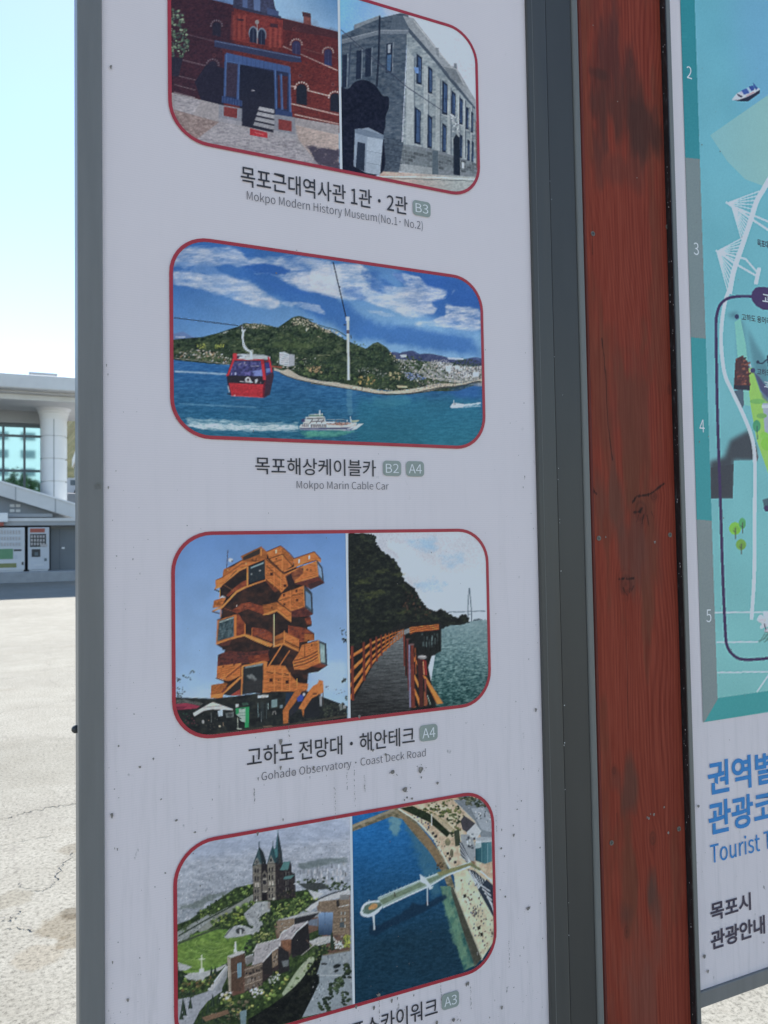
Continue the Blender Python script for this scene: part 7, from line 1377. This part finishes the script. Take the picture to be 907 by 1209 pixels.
# ------------------------------------------------------------------ wooden post
wx0, wx1 = .9118, 1.1130
WT, WB = 2.9, .0
nx_, nz = 136, 1300
u = np.linspace(0, 1, nx_); z = np.linspace(WB, WT, nz)
Xg, Zg = np.meshgrid(wx0 + .0035 + (wx1 - wx0 - .007) * u, z)
rs_ = np.random.RandomState(21)
px, py = project(np.stack([Xg, np.full_like(Xg, BY), Zg], -1).reshape(-1, 3)); px = px.reshape(Xg.shape); py = py.reshape(Xg.shape)
uu = (Xg - wx0) / (wx1 - wx0)
def fb(cx, cz, o=4, g=.55):
    t_ = np.zeros(Xg.shape); amp = 1; tot = 0
    for k in range(o): t_ += amp * vnoise(nz, nx_, max(cz, 1), max(cx, 1), rs_); tot += amp; amp *= g; cx /= 2; cz /= 2
    return np.clip((t_ / tot - .5) * 2.2 + .5, 0, 1)
warp = (fb(70, 260, 3) - .5) * .035
coord = Xg + warp
knots = [(at(757, 603), .016, .020), (at(739, 690), .017, .021), (at(771, 990), .008, .014), (at(745, 70), .006, .02), (at(725, 910), .006, .009), (at(772, 586), .01, .008), (at(740, 1100), .006, .012), (at(790, 460), .004, .01)]
kn = np.zeros(Xg.shape); kd = np.full(Xg.shape, 9.0); corek = np.zeros(Xg.shape)
for (kx, kz), a, b2 in knots:
    d = np.sqrt(((Xg - kx) / a) ** 2 + ((Zg - kz) / b2) ** 2)
    coord = coord - np.tanh((Xg - kx) / (a * .45)) * a * .95 * np.exp(-((Zg - kz) / (b2 * 1.7)) ** 2 - np.abs(Xg - kx) / (a * 2.2))
    kd = np.minimum(kd, d); corek = np.maximum(corek, np.clip(1.25 - d, 0, 1))
ringf = .5 + .5 * np.sin(coord * 2 * np.pi / .0078 + 1.6 * fb(30, 200, 2))
ringk = .5 + .5 * np.sin(kd * 9 + 2 * fb(12, 12, 2))
fiber = fb(2.2, 90, 3, .6); stain = fb(40, 130, 5, .6); stain2 = fb(22, 70, 4); pore = fb(1.4, 22, 2)
base = np.array([109., 50., 38.]); darkc = np.array([56., 34., 29.]); brown = np.array([84., 52., 40.])
col = np.ones(Xg.shape + (3,)) * base
col -= (ringf ** 2)[..., None] * np.array([11, 8, 6.]) * np.clip(.45 + uu, .3, 1.2)[..., None]
col += ((fiber - .5) * 9)[..., None] * np.array([1, .8, .7])
sm = np.clip((stain - .52) * 3.0, 0, .8) * np.clip(1 - np.abs(uu - .45) * 1.9, 0, 1) ** .5
col = col * (1 - sm[..., None]) + brown * sm[..., None]
def blot(cx_, cy_, rx_, ry_, a, c_):
    global col
    X, Z = at(cx_, cy_); d = np.sqrt(((Xg - X) / (rx_ / 490.)) ** 2 + ((Zg - Z) / (ry_ / 490.)) ** 2)
    w_ = np.clip((1.15 - d + (stain2 - .5) * 1.1) * 1.6, 0, 1) * a
    col = col * (1 - w_[..., None]) + np.array(c_) * w_[..., None]
blot(722, 60, 26, 90, .75, (66, 38, 36)); blot(710, 88, 14, 6, .5, (50, 36, 34)); blot(735, 130, 34, 46, .7, (70, 42, 36)); blot(757, 150, 22, 24, .7, (58, 38, 34)); blot(730, 200, 30, 20, .45, (78, 46, 40))
blot(725, 590, 15, 38, .85, (82, 54, 46)); blot(748, 640, 22, 34, .7, (80, 52, 46)); blot(765, 650, 14, 50, .5, (84, 52, 46)); blot(745, 940, 9, 26, .75, (72, 50, 44)); blot(768, 1055, 10, 34, .8, (68, 52, 48)); blot(740, 1080, 12, 14, .6, (74, 48, 44)); blot(755, 1190, 30, 60, .45, (92, 58, 52)); blot(726, 920, 10, 12, .4, (80, 50, 44)); blot(716, 30, 10, 40, .4, (80, 44, 40)); blot(760, 1130, 34, 50, .35, (98, 62, 54)); blot(740, 480, 40, 60, .3, (92, 48, 42))
ck = np.clip(1.6 - kd, 0, 1) * ringk
col = col * (1 - (.42 * ck)[..., None]) + darkc * (.42 * ck)[..., None]
col = col * (1 - (.30 * corek)[..., None]) + np.array([62., 34., 30.]) * (.30 * corek)[..., None]
def crack(pts, wd, a=.8, c_=(30, 20, 20)):
    global col
    P_ = [at(*p) for p in pts]
    for (x1_, z1_), (x2_, z2_) in zip(P_, P_[1:]):
        d = np.array([x2_ - x1_, z2_ - z1_]); L_ = d @ d + 1e-12
        t_ = np.clip(((Xg - x1_) * d[0] + (Zg - z1_) * d[1]) / L_, 0, 1)
        dist = np.hypot(Xg - x1_ - t_ * d[0], Zg - z1_ - t_ * d[1]) + (fiber - .5) * .0022
        w_ = np.clip(1.4 - dist / (wd / 490.), 0, 1) * a
        col = col * (1 - w_[..., None]) + np.array(c_) * w_[..., None]
crack([(711, 400), (715, 440), (718, 500), (723, 543)], .55, .75); crack([(747, 593), (752, 586), (766, 584), (771, 581), (784, 571)], .9, .85); crack([(697, 574), (704, 583)], 1.0, .9); crack([(731, 683.8), (737, 683), (742, 683.6), (748, 682.8)], .7, .8)
crack([(749, 605), (756, 604), (758, 600)], 1.1, .8); crack([(754, 608), (752, 616)], .6, .6); crack([(760, 608), (758, 618)], .6, .6); crack([(764, 608), (766, 620)], .5, .5); crack([(769, 604), (772, 611)], .6, .5); crack([(736, 694), (738, 699), (741, 703)], .5, .5); crack([(744, 695), (743, 700)], .5, .5); crack([(748, 692), (746, 697)], .5, .45)
crack([(728, 960), (729, 1000)], .4, .5); crack([(700, 80), (700, 300)], .35, .35); crack([(738, 700), (742, 860)], .35, .3)
edge = np.clip(1 - np.minimum(uu, 1 - uu) / .035, 0, 1); col += (edge * 6)[..., None]
col += ((pore - .5) * 7)[..., None]
M_wood = attr_mat('red_stained_timber', .7, (.35, .002))
PO = empty('wooden_post', ((wx0 + wx1) / 2, BY + .05, 0), 'weathered red stained timber post with knots, between the photo board and the map board', 'post')
me = grid_mesh('post_face', Xg, Zg, BY, ink(np.clip(col, 8, 250).reshape(-1, 3))); link('front_face', me, M_wood, PO)
m, b, t = mat('red_stained_timber_side', (.12, .03, .025), .7); f = noise(t, coords(t, (30, 30, .8)), 3, 6, .6); t.links.new(ramp(t, f, ((.3, inkc(82, 42, 38)), (.7, inkc(112, 52, 46)))), b.inputs['Base Color'])
c = MB(); c.box(wx0, wx1, BY + .0006, BY + .12, WB, WT, .0035, 3); c.build('timber', m, PO)
M_screw = mottled('old_screw_steel', (.10, .085, .07), (.20, .17, .14), 300, .5)
for px_, py_ in ((707, 635.5), (791, 631.5), (722, 995), (801.5, 978.5), (700, 276), (788, 268)):
    X, Z = at(px_, py_); c = MB(); n = 18
    c.prism([(X + .0046 * math.cos(2 * math.pi * k / n), Z + .0046 * math.sin(2 * math.pi * k / n)) for k in range(n)], BY - .0009, BY + .004); sc = c.build('screw', M_screw, PO)
    c = MB(); c.box(X - .0026, X + .0026, BY - .0012, BY - .0008, Z - .0006, Z + .0006); c.box(X - .0006, X + .0006, BY - .00125, BY - .00085, Z - .0026, Z + .0026); c.build('screw_slot', M_blk, sc)
c = MB()
for px_, py_, r in ((789, 983, 1.5), (773, 640, 1.5), (766, 966, 1.2), (772, 962, 1.4), (764, 965, 1), (784, 953, 1), (715, 634, .9), (768, 961, .8), (729, 120, .7), (700, 30, .7), (752, 210, .6)):
    X, Z = at(px_, py_); fleck(c, X, Z, r / 560., BY - .0006, sq=1.2)
c.build('paint_fleck', M_dirt, PO)

# ------------------------------------------------------------------ map board on the right of the post
mx0, MXE = 1.1138, 2.05
MYF = 1.0865                                 # front of its stile and rail
def canvas_map():
    c = Canvas(810, -80, 1110, 880, 31, ss=2); c.at(0, 0, 1); P = c.poly
    n = c.fbm(60, 60, 2); sea = c.grad((840, 60), (860, 820), (100, 168, 190), (116, 178, 182)) + (n[..., None] - .5) * 6
    c.whole(sea); c.soft([(860, -60), (960, -60), (960, 180), (880, 130), (865, 20)], (104, 162, 198), 30, 0, 8, .8)
    # light cone
    P([(838, 160), (907, 112), (1110, -40), (1110, 300), (907, 222), (880, 212), (858, 190)], c.grad((840, 160), (960, 160), (124, 176, 186), (138, 182, 180)))
    # soft dark relief areas
    at_ = c.at
    c.soft([(858, 372), (870, 368), (872, 440), (880, 470), (886, 480), (884, 440), (876, 380)], (66, 104, 122), 5, 0, 8, .75); c.soft([(876, 376), (882, 390), (890, 440), (907, 470), (907, 430), (894, 410)], (74, 116, 132), 5, 0, 8, .7)
    c.soft([(838, 545), (855, 540), (862, 520), (884, 508), (893, 530), (891, 544), (866, 543), (865, 588), (838, 588)], (58, 62, 72), 5, 0, 8, .95)
    P([(866, 544), (893, 543), (893, 590), (864, 590)], sea); P([(839, 589), (866, 588), (870, 620), (839, 620)], sea)
    P([(839, 552), (866, 548), (864.8, 588.6), (839, 588.6)], (58, 62, 72), .8)
    P([(891, 524), (895, 540), (892, 548)], (90, 86, 96))
    # islands and greens
    P([(867, 380), (874, 376), (880, 405), (884, 440), (886, 480), (878, 478), (872, 440)], (120, 186, 180)); P([(881, 436), (888, 434), (897, 462), (907, 474), (1000, 500), (1110, 520), (1110, 640), (1000, 600), (907, 560), (893, 520), (886, 480)], (140, 190, 98)); P([(866, 462), (877, 458), (878, 478), (874, 486)], (76, 96, 114))
    c.soft([(893, 440), (907, 460), (907, 476), (900, 470)], (84, 100, 130), 2, 0, 8, .8); P([(900, 476), (1110, 470), (1110, 530), (904, 530)], (150, 164, 184)); P([(899, 478), (1110, 478), (1110, 484), (899, 482)], (176, 196, 204))
    c.ell(894, 474, 9, 3, (112, 172, 96)); c.ell(899, 491, 6, 3, (112, 166, 96)); c.ell(893, 503, 4.6, 7, (72, 146, 110)); c.line([(893.4, 503), (894, 519)], .9, (60, 96, 96)); c.ell(905, 524, 7, 8, (126, 188, 76)); c.ell(902, 514, 5, 4, (128, 190, 84))
    # cable-stayed bridge
    Wt = (228, 231, 240)
    c.curve([(861, 346), (866, 320), (876, 290), (886, 260), (893, 238), (901, 224), (912, 206), (940, 170), (1000, 110)], 5.6, Wt)
    for k in range(7):
        a = lerp((896, 226), (885, 258), k / 6.); c.line([(858, 240), a], 1.0, Wt); b_ = lerp((884, 262), (875, 282), k / 6.); c.line([(864, 245), b_], .95, Wt)
        a = lerp((877, 281), (869, 308), k / 6.); c.line([(846, 297), a], 1.0, Wt); b_ = lerp((867, 312), (859, 344), k / 6.); c.line([(846, 297), b_], .95, Wt)
    c.line([(857, 239), (907, 272), (950, 300)], 2.2, Wt); c.line([(862, 243), (907, 262)], 1.8, Wt); c.line([(845, 296), (872, 314), (893, 326)], 2.0, Wt); c.line([(846, 297), (880, 306), (894, 322)], 1.9, Wt); c.line([(896, 317), (892, 335)], 4.4, Wt)
    for y in (244, 262, 280, 300): c.ell(888 - (y - 244) * .34, y, .6, .6, (150, 140, 160))
    # white road
    c.curve([(862, 340), (857, 352), (853, 372), (851, 396), (852, 420), (856, 444), (865, 464), (876, 487), (886, 512), (890, 532), (891, 560), (890.5, 620), (890, 680), (887, 731)], 4.2, (206, 224, 232))
    P([(900, 590), (907, 588), (907, 604), (902, 600)], (70, 96, 110)); c.ell(904.6, 600, 3, 3, (62, 52, 92)); c.ell(904.8, 601.4, 2.6, 2.6, (62, 52, 92))
    for (x, y, r1, r2, cg) in ((867.5, 624, 7, 7.5, (122, 184, 78)), (876, 618, 4.2, 6.5, (84, 158, 106)), (874.5, 643, 6, 6.5, (112, 160, 78))):
        c.ell(x, y, r1, r2, cg); c.ell(x + 1.2, y + 1.5, r1 * .6, r2 * .6, tuple(v * .93 for v in cg)); c.line([(x + .4, y - 1), (x + .6, y + r2 + 5)], 1.2, (70, 76, 74)); c.line([(x - 2, y + 2), (x + .5, y + 5)], .7, (70, 76, 74))
    c.at(780, 400, 2.63)
    c.line([(168, 850), (870, 842)], 1.6, (206, 224, 228)); c.line([(173, 942), (300, 941)], 1.5, (206, 224, 228)); c.line([(175, 1036), (870, 1026)], 1.5, (206, 224, 228)); c.line([(298, 1096), (345, 1028), (420, 930)], 1.5, (206, 224, 228))
    c.at(835, 590, 6.361)
    c.blobs([(390, 880), (440, 855), (600, 860), (600, 980), (430, 985), (395, 950)], 60, (2, 5), [(214, 214, 226), (224, 224, 232), (196, 196, 210)]); c.line([(425, 930), (440, 980)], 1, (60, 64, 84))
    for k in range(16): c.line([(380 + k * 6, 1060 + 10 * math.sin(k)), (420 + k * 7, 1020 + 26 * math.cos(k * 1.7)), (470, 990 + k * 4)], .7, (84, 128, 124), .8)
    c.at(0, 0, 1)
    # small picture of the timber tower
    tw = [(92, 56, 58), (120, 72, 62), (64, 44, 50), (140, 92, 78)]
    P([(868, 424), (876, 420), (883, 428), (885, 455), (885, 461), (866, 459)], (74, 48, 52)); c.scatter([(868, 424), (876, 420), (883, 428), (885, 455), (866, 455)], 60, (1.5, 4), (1, 2.2), tw, 1, -.3); P([(866, 455), (885, 455), (885, 461), (866, 459.6)], (44, 44, 58)); c.scatter([(883, 430), (886, 430), (886, 440)], 4, (1, 2), (1, 2), [(214, 216, 220)])
    # patrol boat
    c.at(827, 0, 10.07)
    P([(372, 1190), (450, 1205), (560, 1210), (700, 1110), (706, 1072), (540, 1150), (420, 1180)], (34, 38, 58)); P([(372, 1185), (400, 1150), (440, 1110), (500, 1080), (690, 1050), (704, 1066), (640, 1110), (540, 1160), (450, 1190), (380, 1196)], (206, 208, 220))
    P([(480, 1080), (550, 1050), (580, 1110), (510, 1130)], (60, 90, 160)); P([(570, 1030), (620, 1020), (640, 1070), (600, 1090)], (50, 76, 146)); P([(620, 985), (680, 1050), (660, 1075), (630, 1040)], (52, 84, 150)); P([(430, 1115), (500, 1150), (480, 1165), (440, 1140)], (44, 52, 76)); P([(540, 1050), (570, 1040), (610, 1095), (585, 1105)], (150, 180, 216)); c.line([(540, 1145), (640, 1095)], 1.0, (190, 110, 120)); P([(455, 1100), (490, 1090), (510, 1120), (470, 1125)], (170, 180, 206))
    c.at(0, 0, 1)
    # plum coloured route frame
    c.curve([(900, 350.5), (880, 350), (868, 350.5), (858, 353), (850, 360), (846, 372), (845, 384), (845.4, 420), (847, 500), (850.5, 600), (853, 680), (856, 745), (858, 762), (864, 772), (874, 778), (890, 778.5), (907, 777), (960, 770), (1110, 740)], 3.4, (60, 46, 88))
    c.at(867, 330, 8.625); P([(172, 190), (176, 130), (215, 85), (260, 76), (900, 120), (900, 340), (290, 310), (220, 270), (180, 220)], (64, 48, 92)); c.at(0, 0, 1)
    c.ell(869.6, 374, 2.6, 2.8, (48, 56, 92)); c.ell(888.5, 437.5, 2.8, 3, (62, 62, 100)); c.soft([(889, 438), (895, 444), (907, 460), (907, 470), (897, 460)], (66, 66, 104), 1.5, 0, 4, .8)
    c.ell(894.5, 427.6, 1.9, 1.9, (44, 56, 78)); c.line([(896, 429.5), (900, 429), (907, 423)], 1.5, (44, 56, 78)); c.line([(906, 420), (907, 432)], 2, (44, 56, 78))
    # blurred edge band with grid numbers
    T, G_ = (44, 128, 142), (112, 130, 136); T2 = (58, 140, 150)
    edge = lambda y: (802 + (y / 852.) * 28.5, 819.8 + (y / 852.) * 28.0)
    def band(y0, y1, c_): P([(edge(y0)[0] - 3, y0), (edge(y0)[1], y0 + 2), (edge(y1)[1], y1 + 2), (edge(y1)[0] - 3, y1)], c_)
    band(-90, 186, c.grad((0, 0), (0, 190), T, (52, 132, 146))); band(186, 398, G_); band(398, 613, T2); band(613, 880, (116, 132, 138))
    P([(831, 852), (847.6, 824), (960, 808), (1110, 786), (1110, 814), (907, 840), (831, 853)], (62, 146, 152)); P([(831, 853), (831, 840), (840, 824), (847.8, 824)], (116, 132, 138))
    return c.done(1.0, 1.02, .0, .02, .6)
MB_ = empty('map_board', ((mx0 + MXE) / 2, BY + .03, 0), 'wide turquoise tourist map board in a dark grey frame, right of the red timber post', 'sign')
zr0, zr1 = GROUND_GAP, 2.72
zp0 = at(829, 1166)[1]
c = MB(); c.box(mx0 + .006, MXE - .01, PY, PY + .02, zp0 - .02, zr1 - .04); c.build('panel', M_panel, MB_)
c = MB(); c.box(mx0, mx0 + .0098, MYF, 1.19, 0, zr1, .0012); c.build('stile', M_lip, MB_)
c = MB(); c.box(mx0 - .0022, mx0 - .0003, MYF + .0012, BY + .1, 0, zr1 - .01); c.build('side_gasket', M_gasket, MB_)
c = MB(); c.box(MXE, MXE + .04, MYF, 1.19, 0, zr1, .002); c.build('stile', M_alu, MB_)
RYF = 1.0945; rz1 = at(829, 1171.5, RYF)[1]; rz0 = at(829, 1190.5, RYF)[1]
c = MB(); c.box(mx0 + .0102, MXE - .0004, RYF, 1.18, rz0, rz1, .0015); c.build('rail', M_alu_pale, MB_)
c = MB(); c.box(mx0 + .0102, MXE - .0004, MYF, 1.18, zr1 - .04, zr1 - .0004, .0015); c.build('rail', M_alu, MB_)
c = MB(); c.box(mx0 + .004, MXE - .001, PY + .022, PY + .07, rz0 + .01, zr1 - .02); c.build('back_sheet', M_alu, MB_)
# printed map: rectangle on the panel
mxa = at(815.5, 400)[0]; mza = at(831, 852.5)[1]; mzb = 2.66
xs = np.concatenate([np.arange(mxa, 1.40, .0016), np.arange(1.40, MXE - .04, .007)]); zs = np.arange(mza, mzb, .0018)
Xm, Zm = np.meshgrid(xs, zs)
px, py = project(np.stack([Xm, np.full_like(Xm, PY), Zm], -1).reshape(-1, 3))
link('printed_map', grid_mesh('printed_map', Xm, Zm, L_PRINT, ink(canvas_map().sample(px, py))), M_print, MB_)
for ch, x, y in (('2', 813.4, 86), ('3', 821.6, 294), ('4', 828.4, 503), ('5', 836.4, 727)):
    X, Z = at(x, y); lettering('grid_number', ch, X - .0068, X + .0068, Z - .0125, Z + .0125, M_white_ink, MB_, L_TEXT)
line_px('고하도 용머리', 'place_name', (875.2, 374), (909, 379), (884, 371.6), (884, 379.6), M_black_ink, MB_, offset=.006)
line_px('고하도', 'place_name', (893.4, 440), (909.4, 440), (899, 435.4), (899, 443.4), M_navy_ink, MB_, offset=.006)
line_px('고하', 'place_name', (901.6, 455), (913.4, 455), (905, 450), (905, 458.6), M_white_ink, MB_, offset=.008)
line_px('고하도', 'route_name', (899.4, 353), (926, 356), (903, 346.5), (903, 358.4), M_white_ink, MB_, offset=.008, y=L_TOP)
line_px('목포대교', 'place_name', (893.6, 287), (912, 290), (899, 283.4), (899, 292.2), M_navy_ink, MB_, offset=.008)
line_px('권역별', 'heading', (835.3, 916), (913.5, 908), (848, 897.5), (846, 938), M_blue_ink, MB_, offset=.0085)
line_px('관광코', 'heading', (836.2, 965), (914, 955), (847, 945), (846, 985), M_blue_ink, MB_, offset=.0085)
line_px('Tourist T', 'subheading', (838.2, 1006), (910.5, 990), (839, 997.6), (841, 1018.6), M_blue_ink, MB_, offset=.0012, fit='cap')
line_px('목포시', 'organisation_name', (838.4, 1075), (886.2, 1064), (845, 1064.5), (846, 1086), M_navy_ink, MB_, offset=.0085)
line_px('관광안내', 'organisation_name', (839, 1108), (902.8, 1090), (850, 1096), (848, 1119.5), M_navy_ink, MB_, offset=.0085)
c = MB()
for k in range(70):
    X, Z = rd.uniform(mx0 + .02, 1.5), rd.uniform(.68, 2.5); fleck(c, X, Z, .0004 + .0012 * rd.random() ** 3, L_TOP - .0003, tail=.001 * rd.choice((0, 0, 1, 2)), sq=1.1)
for px_, py_, r in ((831, 1128, 1.8), (835, 1146, 1.3), (823.6, 951, 1.4)):
    X, Z = at(px_, py_); fleck(c, X, Z, r / 430., L_TOP - .0004, tail=.002)
o = c.build('dirt_flecks', M_dirt, MB_); o['kind'] = 'stuff'
c = MB(); fr = random.Random(3)
for k in range(60):
    Z = fr.uniform(.6, 2.6); Y_ = fr.uniform(MYF + .003, BY - .002); r = fr.uniform(.0003, .0012)
    n = 7; c.bm.faces.new([c.bm.verts.new((mx0 - .0024, Y_ + r * .6 * math.cos(2 * math.pi * q / n), Z + r * fr.uniform(.8, 2.2) * math.sin(2 * math.pi * q / n))) for q in range(n)])
o = c.build('scuff', M_white_ink, MB_); o['kind'] = 'stuff'
